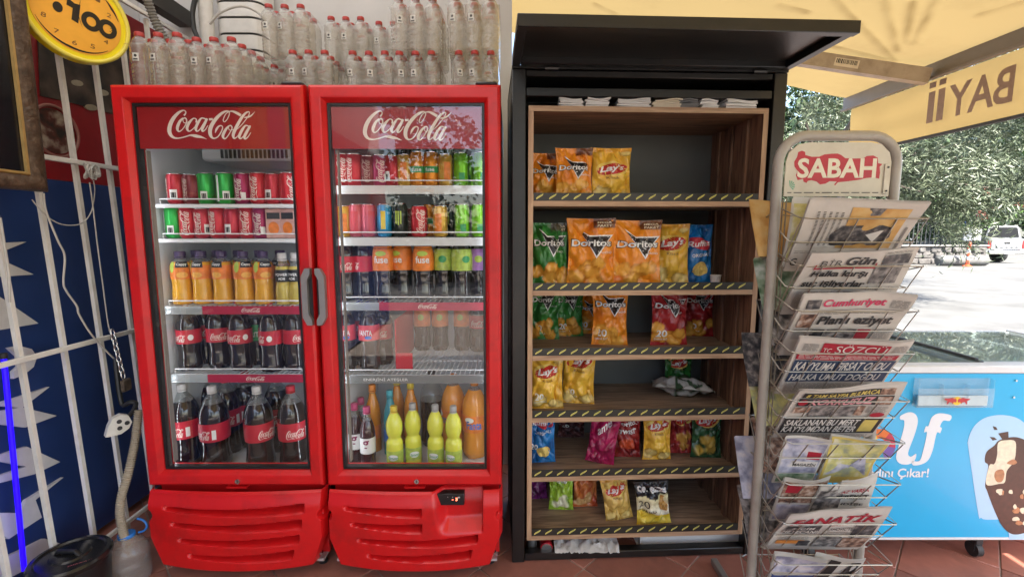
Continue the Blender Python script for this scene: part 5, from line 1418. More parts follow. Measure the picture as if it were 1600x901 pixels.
magazine('white book with red and black capitals, right of the lower magazine pocket', 6, 1.045, .135, [('text', 'AZ VARSA', .14, .70, .72, .09, m_nred, .02, 0), ('text', 'BEREKET', .10, .54, .80, .10, m_ink, .03, 0), ('text', 'ENDİŞE', .12, .38, .72, .08, m_ink, .03, 0), ('rect', .05, .08, .9, .2, ph_lil)])
magazine('grey magazine curling in the middle of the lower pocket', 6, .985, .10, [('rect', .05, .1, .9, .8, ph_grey)], dz=-.06)
magazine('blue edged magazine in the pocket under the sports newspaper', 8, .868, .16, [('rect', .03, .05, .94, .5, M('magazine_navy', (.04, .07, .20), .5)), ('rect', .03, .6, .94, .35, ph_lil)])
magazine('black and white striped magazine in the lowest visible pocket', 8, 1.00, .15, [('poly', [(.05, .1), (.3, .95), (.5, .95), (.3, .1)], m_ink), ('poly', [(.5, .1), (.7, .95), (.92, .95), (.8, .1)], m_ink)])
# papers in the rear pockets, leaning back to the left
bk = [(0, 'orange and black magazine fanned out behind the rack top', ph_ochre, .02), (1, 'green magazine leaning behind the rack, second pocket', ph_grn, 0), (2, 'pale newspaper sticking out behind the rack, third pocket', ph_grey, .01), (3, 'dark bound paper behind the rack, fourth pocket', ph_dark, 0),
      (4, 'olive magazine behind the rack, fifth pocket', ph_yel, .01), (5, 'pink printed paper behind the rack, sixth pocket', ph_warm, 0), (6, 'rolled white paper behind the rack, seventh pocket', ph_lil, .01), (7, 'grey magazine behind the rack, eighth pocket', ph_grey, 0)]
for k, lb, pm, dz in bk:
    newspaper(lb, k, [('rect', .04, .1, .92, .84, pm), ('lines', .1, .2, .3, .3, m_ink)], .80 + .02 * (k % 3), .27, .20 - .02 * (k % 2), dz - .01 - .03 * (k % 2), 1, .115 - .02 * (k % 3), R(27), 'magazine', 'papers in the rear of the rack', 4, pm, cat='magazine')
# yellow magazine seen over the top paper
newspaper('pale yellow magazine standing behind the sideways newspaper, rack top', 0, [('rect', .05, .1, .9, .84, ph_yel), ('lines', .2, .3, .5, .2, m_ink)], .858, .13, .22, .01, -1, .055, R(12), 'magazine', 'magazines in the rack', 4, m_mag, cat='magazine')

# ================================================================ ICE CREAM FREEZER
FY = 1.785
m_frz = M('freezer_blue', (.014, .43, .77), .35, var=.03, scale=4, coat=.2)
m_frzl = M('freezer_pale_blue', (.42, .66, .88), .35, var=.02)
m_frzw = M('freezer_white', (.76, .77, .77), .35, var=.03)
fx0, fx1 = 1.13, 2.62
fz0, fz1 = .112, .842
frz = thing('ice_cream_freezer', 'blue chest ice cream freezer on castors behind the newspaper rack', 'freezer', ((fx0 + fx1) / 2, FY + .33, 0))
MB().box((fx0, FY + .004, fz0), (fx1, FY + .65, fz1 - .03), ch=.01).build('chest', m_frzw, frz)
pn = MB().box((fx0 + .01, FY - .002, fz0 + .008), (fx1 - .01, FY + .003, fz1 - .034)).build('front_panel', m_frz, frz)
MB().box((fx0, FY - .003, fz0 - .004), (fx1, FY + .0025, fz0 + .0065), ch=.001).build('bottom_trim', m_frzw, frz)
rim = MB()
rim.box((fx0 - .004, FY - .008, fz1 - .032), (fx1 + .004, FY + .045, fz1), ch=.005).box((fx0 - .004, FY + .61, fz1 - .032), (fx1 + .004, FY + .655, fz1), ch=.005)
rim.box((fx0 - .004, FY + .046, fz1 - .032), (fx0 + .04, FY + .609, fz1), ch=.005).box((fx1 - .04, FY + .046, fz1 - .032), (fx1 + .004, FY + .609, fz1), ch=.005)
rim.build('top_rim', m_frzw, frz)
m_inner = M('freezer_inner', (.55, .60, .62), .5, var=.1)
MB().box((fx0 + .05, FY + .06, .66), (fx1 - .05, FY + .60, .67)).build('inner_tray', m_inner, frz)
m_lidglass = clear_mat('freezer_lid_glass', (.90, .95, .95), .06, .03, (.7, .8, .8))
for k, (a, b_) in enumerate(((fx0 + .042, 1.90), (1.86, fx1 - .042))):
    z_ = fz1 - .012 + .012 * k
    lo = MB().box((a, FY + .05, z_), (b_, FY + .605, z_ + .004)).build('glass_lid', m_lidglass, frz)
    for xx in (a, b_ - .018): MB().box((xx, FY + .051, z_ + .0045), (xx + .018, FY + .604, z_ + .014), ch=.002).build('lid_frame', m_gasket if (k == 0) == (xx != a) else m_frzw, lo)
# printed shapes on the panel
ff = lambda x, y, l=0.0: (x, FY - .0026 - l, y)
def fp(px, py): q = PY(px, py, FY - .0026); return (q.x, q.z)
def soft(L, n=5):
    P = [Vector(p_) for p_ in L]; k = len(P); out = []
    for i in range(k):
        p0, p1, p2, p3 = P[i - 1], P[i], P[(i + 1) % k], P[(i + 2) % k]
        for j in range(n):
            t_ = j / n; out.append(tuple(.5 * ((2 * p1) + (p2 - p0) * t_ + (2 * p0 - 5 * p1 + 4 * p2 - p3) * t_ * t_ + (3 * p1 - p0 - 3 * p2 + p3) * t_ ** 3)))
    return out
def fpoly(pts_, mt, nm, l=0.0003):
    if nm in ('pale_ice_bar_shape', 'chocolate_shape', 'cream_shape', 'nut_shape', 'letter_l', 'letter_f', 'almond_shape'): pts_ = soft(pts_)
    mb = MB(); mb.sheet([fp(*q) for q in pts_], lambda x, y: ff(x, y, l)); return mb.build(nm, mt, pn, smooth=0)
def zpx(zx, zy): return 1320 + zx / 2.2464, 500 + zy / 2.2464      # zoomed freezer picture -> photograph pixels
fpoly([(1513 + 0, 700), (1512, 690), (1516, 676), (1524, 663), (1537, 653), (1553, 648.5), (1570, 648), (1588, 652), (1602, 662), (1612, 680), (1616, 700), (1612, 720), (1596, 800), (1590, 808), (1576, 810), (1542, 811), (1533, 808), (1528, 800)], m_frzl, 'pale_ice_bar_shape')
fpoly([(1573, 808), (1599, 808), (1600, 842), (1577, 842)], m_frzl, 'stick_shape', .00045)
m_choc = M('chocolate_print', (.055, .017, .010), .4, var=.35, scale=45)
m_cream = M('ice_cream_print', (.78, .70, .52), .5, var=.15, scale=70)
m_nut = M('nut_print', (.45, .20, .09), .5, var=.3, scale=60)
def zi(zx, zy): return 1480 + zx / 4.095, 630 + zy / 4.095
fpoly([zi(*q) for q in [(330, 235), (400, 215), (460, 218), (520, 250), (560, 330), (570, 520), (545, 700), (520, 800), (480, 830), (410, 832), (350, 780), (300, 680), (255, 560), (242, 515), (262, 400), (240, 370), (250, 310), (300, 268)]], m_choc, 'chocolate_shape', .0006)
fpoly([zi(*q) for q in [(325, 250), (380, 233), (432, 240), (438, 300), (425, 370), (380, 430), (368, 500), (330, 512), (248, 515), (268, 395), (300, 385), (318, 330)]], m_cream, 'cream_shape', .0009)
for pts_ in ([(310, 430), (350, 420), (365, 450), (350, 495), (318, 500), (300, 465)], [(380, 380), (420, 355), (445, 375), (420, 390)]): fpoly([zi(*q) for q in pts_], m_nut, 'nut_shape', .0012)
for pts_ in ([(290, 143), (312, 150), (322, 168), (300, 168)], [(270, 212), (300, 215), (318, 230), (290, 236)], [(325, 190), (390, 178), (392, 222), (350, 226)]): fpoly([zi(*q) for q in pts_], m_choc, 'chip_shape', .0009)
rr = random.Random(4)
for k in range(16):
    cx, cy_ = rr.uniform(300, 520), rr.uniform(540, 810)
    if (cx - 300) < (cy_ - 560) * .45: cx += 90
    a = rr.uniform(0, 3); fpoly([zi(cx + 14 * math.cos(a + t_) * (1 + .8 * (k % 2)), cy_ + 16 * math.sin(a + t_)) for t_ in (0, 1.3, 2.6, 4.2)], m_cream if k % 3 else m_nut, 'almond_shape', .0013 + k * .00003)
# wordmark: l and f as flowing white shapes, o as a colour ring, G behind the rack
m_fw = M('freezer_print_white', (.80, .82, .84), .4, var=.02)
lz = [(195, 335), (225, 322), (248, 330), (256, 355), (245, 400), (226, 450), (222, 470), (232, 478), (250, 468), (244, 492), (222, 505), (196, 503), (181, 488), (183, 460), (205, 385), (208, 352), (195, 348)]
fz = [(268, 505), (240, 508), (236, 494), (262, 492), (275, 455), (288, 395), (278, 392), (284, 372), (293, 370), (305, 340), (330, 326), (372, 333), (368, 352), (345, 352), (334, 372), (340, 378), (334, 395), (322, 396), (308, 455), (292, 490)]
for z_, nm in ((lz, 'letter_l'), (fz, 'letter_f')): fpoly([zpx(*q) for q in z_], m_fw, nm, .0006)
cx, cy_ = zpx(122, 437); seg = [(.50, .02, .06), (.72, .16, .02), (.80, .62, .08), (.10, .38, .10), (.03, .30, .42), (.16, .08, .34)]
for k in range(6):
    a0, a1 = R(60 * k - 10), R(60 * k + 50)
    ring_ = [(cx + 25 * math.cos(a0 + (a1 - a0) * i / 6), cy_ - 25 * math.sin(a0 + (a1 - a0) * i / 6)) for i in range(7)] + [(cx + 10 * math.cos(a1 - (a1 - a0) * i / 6), cy_ - 10 * math.sin(a1 - (a1 - a0) * i / 6)) for i in range(7)]
    fpoly(ring_, M('ring_colour_%d' % k, seg[k], .4, var=.02), 'ring_segment', .0006)
a, b_ = fp(1284, 732), fp(1348, 668)
print_text('G', a[0], a[1], b_[0] - a[0], b_[1] - a[1], ff, bold=.04, lift=.0006).build('letter_g', m_fw, pn, smooth=0)
a, b_ = fp(1350, 748), fp(1452, 731)
print_text('tadını Çıkar!', a[0], a[1], b_[0] - a[0], b_[1] - a[1], ff, bold=.02, lift=.0006).build('lettering', m_fw, pn, smooth=0)
for q in ((1587, 594), (1583, 620)):
    x, z_ = fp(*q); MB().tube([(x, FY - .002, z_), (x, FY - .007, z_)], .004, 10).build('bolt', m_chrome, frz)
m_tyre = M('castor_rubber', (.03, .03, .03), .6)
for x, y in ((XA(1523, FY + .05, .05), FY + .05), (fx0 + .12, FY + .05), (fx0 + .12, FY + .58), (fx1 - .1, FY + .05), (fx1 - .1, FY + .58)):
    ca = MB().box((x - .016, y - .02, .062), (x + .016, y + .02, .108), ch=.003).box((x - .017, y - .015, .03), (x - .014, y + .015, .0615)).box((x + .014, y - .015, .03), (x + .017, y + .015, .0615))
    co = ca.build('castor', m_gasket, frz); MB().tube([(x - .012, y, .033), (x + .012, y, .033)], .031, 18).build('wheel', m_tyre, co)
# clear leaflet pocket with a red and yellow emblem
m_acr = clear_mat('clear_acrylic', (.96, .985, .99), .07, .05, (.80, .88, .92))
A, B = fp(1424, 632), fp(1546, 590)
pk = thing('leaflet_pocket', 'clear acrylic leaflet pocket with red and yellow emblem on the freezer', 'leaflet pocket', ((A[0] + B[0]) / 2, FY - .02, A[1]))
hold = MB().box((A[0], FY - .030, A[1]), (B[0], FY - .027, B[1] - .035)).box((A[0], FY - .0265, A[1]), (A[0] + .003, FY - .0065, B[1])).box((B[0] - .003, FY - .0265, A[1]), (B[0], FY - .0065, B[1])).box((A[0], FY - .0265, A[1] - .003), (B[0], FY - .0065, A[1] - .0005)).box((A[0], FY - .0062, A[1]), (B[0], FY - .0036, B[1]))
for k in (1, 2): 
    x = A[0] + (B[0] - A[0]) * k / 3; hold.box((x - .001, FY - .0265, A[1] + .01), (x + .001, FY - .0065, B[1] - .02))
ho = hold.build('acrylic_shell', m_acr, pk, smooth=0)
MB().box((A[0] + .01, FY - .02, A[1] + .002), (B[0] - .012, FY - .010, A[1] + .042), ch=.002).build('leaflets', M('leaflet_white', (.72, .78, .80), .6, var=.1), pk)
cx, cz = (A[0] + B[0]) / 2 + .004, A[1] + .026
fe = lambda x, y, l=0.0: (x, FY - .0305 - l, y)
MB().sheet(ellipse(cx, cz, .017, .017, 20), lambda x, y: fe(x, y, 0)).build('sun_disc', M('emblem_yellow', (.85, .55, .03), .4), pk, smooth=0)
bull = [(-.004, -.006), (-.012, -.004), (-.018, -.012), (-.020, -.006), (-.030, -.004), (-.036, -.014), (-.040, -.012), (-.038, .000), (-.050, .006), (-.048, .010), (-.034, .010), (-.020, .013), (-.012, .009), (-.006, .010), (-.002, .003)]
for s_ in (1, -1): MB().sheet([(cx + s_ * x, cz + y) for x, y in bull], lambda x, y: fe(x, y, .0004)).build('bull_shape', M('emblem_red', (.50, .02, .03), .4), pk, smooth=0)

# ================================================================ BARRED WINDOW ON THE LEFT
m_bar = M('cream_grille_paint', (.82, .80, .75), .5, var=.08, scale=12, dirt=(.50, .44, .36), dirt_scale=9, dirt_amt=.4)
XG = -1.70
gr = thing('window_grille', 'cream painted steel bar grille over the blue window panel', 'grille', (XG, 1.6, 0))
LEAN = -.042          # the grille hangs a little out of plumb
for k in range(-4, 7):
    yb_ = 1.775 + .158 * k
    b = MB(); sh = lambda z_: yb_ + LEAN * z_
    hb = .0075
    V = [(XG + dx, sh(z_) + dy, z_) for z_ in (.05, 2.34) for dx, dy in ((-hb, -hb), (hb, -hb), (hb, hb), (-hb, hb))]
    b.add(V, [(0, 3, 2, 1), (4, 5, 6, 7), (0, 1, 5, 4), (1, 2, 6, 5), (2, 3, 7, 6), (3, 0, 4, 7)]).build('bar', m_bar, gr)
for z_ in (.10, PX(100, 543, XG).z, PX(130, 256, XG).z, 2.352):
    MB().box((XG + .0085, .9, z_ - .009), (XG + .0235, 2.60, z_ + .009), ch=.002).build('rail', m_bar, gr)
MB().box((XG - .04, .9, 2.42), (XG + .02, 2.6, 2.50)).build('head_beam', M('dark_beam', (.05, .045, .04), .6), gr)
# sign panel behind
m_navy = M('navy_panel', (.020, .050, .18), .35, var=.12, scale=4, dirt=(.03, .065, .20), dirt_scale=3)
XP = -1.86
sp = thing('window_sign_panel', 'navy blue and red advertising panel behind the grille', 'sign', (XP, 1.7, 0))
zsplit = PX(130, 286, XP).z
MB().box((XP - .02, -3.5, .03), (XP, 2.6, zsplit - .001)).build('blue_panel', m_navy, sp)  # both panels lengthened out of view to darken the left door's reflections
MB().box((XP - .02, -3.5, zsplit + .001), (XP, 2.6, 2.40)).build('red_panel', M('deep_red_panel', (.30, .010, .015), .4, var=.1), sp)
m_let = M('pale_grey_lettering', (.66, .65, .64), .5, var=.06)
def wall_poly(pts_, th=.014, X=XP + .001):
    q = [PX(x, y, X) for x, y in pts_]
    return MB().prism([(p_.y, p_.z) for p_ in q], (X, 0, 0), (0, 1, 0), (0, 0, 1), th)
z2 = lambda L: [(x / 2.65, 220 + y / 2.65) for x, y in L]
z3 = lambda L: [(x / 2.496, 540 + y / 2.496) for x, y in L]
for pts_ in (z2([(-60, 425), (95, 418), (-60, 480)]), z2([(-60, 470), (125, 553), (-60, 566)]), z2([(-60, 615), (145, 755), (-60, 790)]),
             z3([(20, 8), (60, 0), (110, 12), (131, 42), (118, 82), (80, 112), (40, 128), (38, 100), (60, 80), (55, 40)]),
             z3([(180, 160), (75, 240), (208, 272), (85, 318), (-60, 300), (-60, 262), (60, 240), (-60, 232), (40, 205)]),
             z3([(90, 392), (222, 452), (120, 500), (-60, 545), (-60, 520), (88, 470), (-60, 440), (30, 410)]),
             z3([(235, 512), (125, 600), (150, 668), (20, 752), (-60, 700), (-60, 650), (60, 650), (90, 600)]),
             z3([(160, 750), (262, 782), (130, 850), (20, 905), (-60, 905), (-60, 850), (60, 800)]),
             z3([(385, 765), (440, 730), (436, 758), (430, 775), (395, 790), (392, 860), (384, 850)])):
    wall_poly(pts_).build('raised_letter', m_let, sp, smooth=0)
# dark photo and bottle roundel on the red panel
wall_poly([(58, 60), (200, 60), (200, 185), (108, 160), (62, 150)], .006).build('photo_patch', photo_mat('food_photo', [(.012, .010, .010), (.05, .035, .025), (.10, .07, .05)], 9), sp, smooth=0)
for q in ((118, 130), (158, 145), (140, 168)):
    wall_poly([(q[0] + 9 * math.cos(t_) + 3 * math.sin(t_), q[1] + 5 * math.sin(t_)) for t_ in [2 * math.pi * i / 14 for i in range(14)]], .008).build('pale_spot', M('beige_spot', (.36, .31, .22), .5, var=.15), sp, smooth=0)
rd = MB(); c0 = PX(84, 205, XP)
rd.tube([(XP + .008, c0.y + .10 * math.cos(t_), c0.z + .10 * math.sin(t_)) for t_ in [2 * math.pi * i / 30 for i in range(30)]], .006, 6, closed=True)
rd.build('roundel_ring', M('dull_pink_ring', (.38, .16, .13), .5), sp)
MB().prism(ellipse(c0.y, c0.z, .088, .088, 28), (XP + .001, 0, 0), (0, 1, 0), (0, 0, 1), .004).build('roundel', photo_mat('roundel_print', [(.02, .015, .012), (.12, .03, .02), (.45, .38, .30)], 16), sp, smooth=0)
# soft blue streak of light, built as an added glowing tube with a cap
q0, q1 = PX(6, 560, -1.80), PX(38, 890, -1.80)
lt = thing('blue_light_streak', 'glowing blue streak of light behind the grille, far left', 'light tube', q1)
MB().tube([q1, q0], .008, 10).build('streak_glow', M('blue_glow', (.02, .0, .4), .4, var=0, emit=(.012, .0, 1.0), estr=.38), lt)
MB().tube([q0, q0 + (q0 - q1).normalized() * .02], .011, 10).build('end_cap', m_gasket, lt)

# framed picture
m_frm = M('brown_carved_frame', (.075, .045, .028), .4, var=.5, scale=25, bump=.5, bscale=70, dirt=(.18, .13, .09), dirt_scale=30, dirt_amt=.7)
m_gold = M('tarnished_gold', (.42, .28, .10), .4, metal=.4, var=.2)
m_picglass = M('dark_picture', (.010, .011, .014), .25, var=.2)
XFm = -1.635
ye = PX(75, 300, XFm).y; ze = PX(75, 300, XFm).z
pf = thing('framed_picture', 'dark framed picture hanging on the grille at far left', 'picture', (XFm, ye - .5, ze))
def yring(mb, y0, y1, z0, z1, prof):
    V, F = [], []
    for d, x in prof: V += [(x, y0 + d, z0 + d), (x, y1 - d, z0 + d), (x, y1 - d, z1 - d), (x, y0 + d, z1 - d)]
    for i in range(len(prof) - 1):
        for c in range(4): F.append((i * 4 + c, i * 4 + (c + 1) % 4, (i + 1) * 4 + (c + 1) % 4, (i + 1) * 4 + c))
    mb.add(V, F)
fm = MB(); yring(fm, ye - 1.05, ye, ze, ze + 1.1, [(0, XFm - .03), (0, XFm), (.006, XFm + .008), (.022, XFm + .012), (.036, XFm + .004), (.046, XFm + .001), (.050, XFm - .004)])
fm.build('frame', m_frm, pf, smooth=50)
fg = MB(); yring(fg, ye - 1.0, ye - .0505, ze + .0505, ze + 1.05, [(0, XFm - .004), (.004, XFm + .001), (.010, XFm - .001), (.012, XFm - .010)])
fg.build('gilt_liner', m_gold, pf, smooth=50)
MB().box((XFm - .026, ye - 1.0, ze + .055), (XFm - .012, ye - .055, ze + 1.0)).build('picture_sheet', m_picglass, pf)

# clock
ck_c = PX(121, 24, -1.60)
ckn = Vector((math.cos(R(27)), -math.sin(R(27)), 0)); ckx0 = Vector((math.sin(R(27)), math.cos(R(27)), 0)); ckx = ckx0 * math.cos(R(10)) - Vector((0, 0, 1)) * math.sin(R(10)); ckz = Vector((0, 0, 1)) * math.cos(R(10)) + ckx0 * math.sin(R(10))
ck = thing('wall_clock', 'round yellow wall clock with black numerals hanging above the coolers', 'clock', ck_c)
def ckp(x, y, l=0.0): return ck_c + ckx * x + ckz * y + ckn * l
def ckdisc(r, l0, l1, mt, nm, par):
    mb = MB(); n_ = 48
    mb.add([ckp(r * math.cos(2 * math.pi * i / n_), r * math.sin(2 * math.pi * i / n_), l) for l in (l0, l1) for i in range(n_)],
           [tuple(range(n_, 2 * n_)), tuple(reversed(range(n_)))] + [(i, (i + 1) % n_, n_ + (i + 1) % n_, n_ + i) for i in range(n_)])
    return mb.build(nm, mt, par, smooth=40)
RC = .164
m_cky = M('clock_yellow', (.90, .74, .01), .3, var=.03, coat=.4)
ckdisc(RC, -.03, 0, m_cky, 'case', ck)
rm = MB(); rm.tube([ckp(.157 * math.cos(t_), .157 * math.sin(t_), .002) for t_ in [2 * math.pi * i / 48 for i in range(48)]], .008, 8, closed=True)
rm.build('rim', M('clock_rim', (.82, .70, .10), .3, var=.05), ck, smooth=60)
face = ckdisc(.134, .0005, .002, M('clock_orange_face', (.88, .42, .04), .4, var=.05), 'face', ck)
for i, n_ in enumerate((12, 1, 2, 3, 4, 5, 6, 7, 8, 9, 10, 11)):
    a = R(90 - 30 * i); x, y = .104 * math.cos(a), .104 * math.sin(a)
    print_text(str(n_), x - .007, y - .008, .014, .016, lambda u, v, l=0.0: ckp(u, v, .0028), bold=.0).build('numeral', m_brown, face, smooth=0)
for a0, a1 in ((-150, -40), (20, 60)):
    q = [(math.cos(R(a0 + (a1 - a0) * i / 20)), math.sin(R(a0 + (a1 - a0) * i / 20)), (1 - abs(i / 10 - 1)) * .007 + .001) for i in range(21)]
    V = [ckp(.129 * c, .129 * s, .0030) for c, s, w in q] + [ckp((.129 - w) * c, (.129 - w) * s, .0030) for c, s, w in q]
    MB().add(V, [(i, i + 1, 22 + i, 21 + i) for i in range(20)]).build('arc_mark', m_triblack, face, smooth=0)
MB().sheet(ellipse(-.056, -.004, .014, .018, 20), lambda x, y: ckp(x, y, .0030)).build('dot_mark', m_triblack, face, smooth=0)
MB().sheet([(-.034, .044), (-.012, .036), (.004, .040), (.004, -.030), (-.016, -.026), (-.016, .016), (-.034, .018)], lambda x, y: ckp(x, y, .0030)).build('one_mark', m_triblack, face, smooth=0)
for cx, l in ((.040, .0030), (.090, .0034)):
    n_ = 28; V = []
    for r0 in (1, .48): V += [ckp(cx + .030 * r0 * math.cos(2 * math.pi * i / n_), -.002 + .035 * r0 * math.sin(2 * math.pi * i / n_), l) for i in range(n_)]
    MB().add(V, [(i, (i + 1) % n_, n_ + (i + 1) % n_, n_ + i) for i in range(n_)]).build('zero_mark', m_triblack, face, smooth=0)
hn = MB()
for x, y, w in ((.002, .075, .0018), (.018, -.045, .0012)):
    d = Vector((x, y)).normalized(); nn = Vector((-d.y, d.x)) * w
    hn.add([ckp(nn.x, nn.y, .0055), ckp(-nn.x, -nn.y, .0055), ckp(x, y, .0055)], [(0, 1, 2)])
hn.build('hands', m_blackprint, ck, smooth=0)
MB().tube([ckp(0, 0, -.03), ckp(-.02, 0, -.09)], .008, 8).build('hanger', m_gasket, ck)
MB().box(tuple(ckp(.085, .118, -.02)), tuple(ckp(.115, .148, .004)), ch=.004).build('corner_tab', m_cky, ck)

# cords, chain, socket, hose, jug and bin
def cord(label, pts_, X, r, mt=None, name='loose_cord'):
    q = [PX(x, y, X) for x, y in pts_]
    o = MB().tube(bez(q, 8), r, 6).build(name, mt or m_cable_w)
    return tag(o, label, 'cord', 'cords hanging on the grille')
cord('wavy white cord hanging down across the blue panel', [(68, 302), (72, 330), (90, 375), (101, 400), (99, 440), (104, 455), (120, 478), (124, 492), (145, 525), (178, 560)], -1.655, .0035)
cord('thin white cord falling straight to the chain', [(140, 285), (145, 320), (152, 380), (160, 440), (168, 500), (172, 520)], -1.655, .0025)
cord('thin cord looping between bars below the knot', [(50, 312), (70, 335), (95, 350), (125, 350), (142, 332), (148, 300), (146, 282)], -1.66, .002)
cord('flat white tape hanging at far left of the blue panel', [(0, 340), (8, 390), (14, 430), (15, 472)], -1.67, .004)
kn = MB(); c0 = PX(143, 268, -1.65); r_ = random.Random(3); pts_ = []
for i in range(60):
    a = i * 1.1; pts_.append(c0 + Vector((.012 * math.sin(i * .7), .026 * math.cos(a) * r_.uniform(.5, 1.1), .03 * math.sin(a * 1.3) * r_.uniform(.5, 1.1))))
tag(kn.tube(bez(pts_, 3), .0026, 5).build('cord_knot', m_cable_w), 'tangled knot of cord tied round a grille bar', 'cord', 'cords hanging on the grille')
chn = thing('steel_chain', 'short steel chain hanging from the lower grille rail', 'chain', PX(182, 520, -1.63))
c0, c1 = PX(176, 520, -1.63), PX(192, 586, -1.61); nl = 9
for i in range(nl):
    p_ = c0.lerp(c1, i / (nl - 1)); ax = (c1 - c0).normalized(); sd = Vector((1, 0, 0)) if i % 2 else Vector((0, 1, 0)); sd = (sd - ax * sd.dot(ax)).normalized()
    MB().tube([p_ + ax * (.017 * math.cos(t_)) + sd * (.0085 * math.sin(t_)) for t_ in [2 * math.pi * k / 14 for k in range(14)]], .0030, 6, closed=True).build('link', m_chrome, chn, smooth=60)
pl = PX(197, 600, -1.60)
tag(MB().box(pl - Vector((.008, .022, .028)), pl + Vector((.008, .022, .022)), ch=.004).build('padlock_wrap', M('brown_wrapped_cloth', (.10, .075, .055), .8, var=.4, scale=50, bump=.5)), 'brown cloth wrapped lump at the end of the chain', 'padlock')
so_c = PX(186, 659, -1.57)
so = thing('power_socket', 'white three way power socket hanging by the left cooler', 'socket', so_c)
m_wp = M('white_socket_plastic', (.68, .67, .62), .4, var=.08)
sn = Vector((.80, -.60, 0)); sxv = Vector((.60, .80, 0)); szv = Vector((0, 0, 1)); ca, sa = math.cos(.45), math.sin(.45)
sxx, szz = sxv * ca + szv * sa, szv * ca - sxv * sa
MB().prism([(-.062, -.012), (-.055, -.018), (-.02, -.036), (.01, -.034), (.03, -.018), (.034, .012), (.018, .032), (-.01, .036), (-.035, .018)], so_c, sxx, szz, .028).build('housing', m_wp, so)
for x, y in ((.0, .012), (-.012, -.012), (.016, -.010)): MB().prism(ellipse(x, y, .0085, .0085, 14), so_c + sxx.cross(szz) * .0285, sxx, szz, .001).build('socket_hole', m_gasket, so)
tag(MB().tube(bez([PX(196, 655, -1.56), PX(208, 642, -1.55), PX(212, 630, -1.55), PX(203, 628, -1.57), PX(192, 632, -1.6), PX(186, 610, -1.62), PX(180, 560, -1.64)]), .009, 8).build('plug_lead', m_cable_b), 'black plug and lead beside the white socket', 'cord')
tag(ribbed(bez([PX(217, 640, -1.50), PX(211, 690, -1.50), PX(200, 740, -1.50), PX(190, 775, -1.51), PX(188, 805, -1.51), PX(195, 842, -1.50)], 16), .0125, .0160, .0085).build('drain_hose', m_hose), 'beige corrugated drain hose running down into the water jug', 'hose')
jg_p = Vector((-1.505, 1.70, .002))
jg = thing('water_jug', 'clear plastic water jug with blue collar under the drain hose', 'jug', jg_p)
jp = [(0, 0), (.062, 0), (.070, .01)] + [(.070 - .003 * (k % 2), .02 + .012 * k) for k in range(9)] + [(.066, .135), (.045, .165), (.026, .182), (.024, .19)]
MB().lathe(jp, 24, jg_p, rfun=lambda a, z_: 1 + .03 * noise.noise(Vector((math.cos(a) * 2, math.sin(a) * 2, z_ * 20)))).build('jug_body', clear_mat('jug_plastic', (.93, .93, .915), .17, .10, (.7, .68, .64), bump=.5, bscale=40), jg, smooth=50)
m_bcap = M('blue_collar', (.03, .18, .55), .4)
MB().lathe([(.028, 0), (.029, .002), (.029, .012), (.028, .014)], 20, jg_p + Vector((0, 0, .178))).build('collar', m_bcap, jg)
c0 = jg_p + Vector((.01, 0, .19))
MB().tube([c0 + Vector((.03 + .035 * math.sin(t_), .01, .028 * (1 - math.cos(t_)))) for t_ in [math.pi * i / 10 for i in range(11)]], .004, 6).build('handle', m_bcap, jg)
bn_p = Vector((-1.585, 1.555, .002))
bn = thing('black_bin', 'round black lidded bin on the floor at lower left', 'bin', bn_p)
MB().lathe([(0, 0), (.09, 0), (.098, .01), (.112, .18), (.112, .185)], 32, bn_p).build('bucket', m_black, bn)
ldp = bn_p + Vector((0, 0, .186))
lo = MB().lathe([(.116, 0), (.118, .004), (.118, .016), (.112, .024), (.10, .026), (.094, .020), (.06, .024), (.055, .030), (.03, .034), (0, .035)], 36, ldp).build('lid', M('black_gloss_lid', (.012, .012, .012), .22, var=.1), bn, smooth=35)
MB().tube([ldp + Vector((-.045, -.01, .026)), ldp + Vector((-.03, -.012, .045)), ldp + Vector((.03, -.012, .045)), ldp + Vector((.045, -.01, .026))], .007, 8).build('grip', m_black, lo)
print_text('DİKKAT', -.03, -.005, .06, .010, lambda x, y, l=0.0: ldp + Vector((x * .8 + .075, x * .6 - .045 + y * .8, .0258)), bold=.0).build('lettering', M('pink_print', (.60, .12, .16), .5), lo, smooth=0)

# ================================================================ AWNING
m_awn = cloth_mat('yellow_awning_cloth', (.34, .252, .11), (.21, .15, .068), .45, .235, worn=True)
m_val = cloth_mat('yellow_valance_cloth', (.42, .29, .115), (.29, .19, .075), .35, .36)
m_bm = M('beige_metal_beam', (.40, .33, .25), .45, var=.12, scale=8, dirt=(.22, .17, .12), dirt_scale=12, dirt_amt=.6)
m_bm2 = M('grey_brown_beam', (.20, .17, .145), .5, var=.1, scale=8)
XV, YA, YB = 3.0, -3.4, 4.30
zvt, zvb = 2.49, 2.05
aw = thing('yellow_awning', 'yellow shop awning with mirrored lettering on its hanging valance', 'awning', (XV, 1.0, 2.05))
def awz(x): return zvt + .03 + (XV - x) * .185
def PA(px, py):
    d_ = ray(px, py); t_ = (zvt + .03 + XV * .185 - CAM_Z) / (d_.z + .185 * d_.x)
    return (d_.x * t_, d_.y * t_)
creases = [(*PA(*a_), *PA(*b2)) for a_, b2 in (((1308, -12), (1398, 92)), ((1384, -12), (1403, 76)), ((1428, -6), (1416, 62)), ((1466, -10), (1429, 64)), ((1240, 52), (1384, 90)), ((1262, 8), (1220, -4)), ((1600, 2), (1535, 18)), ((960, 18), (930, 2)))]
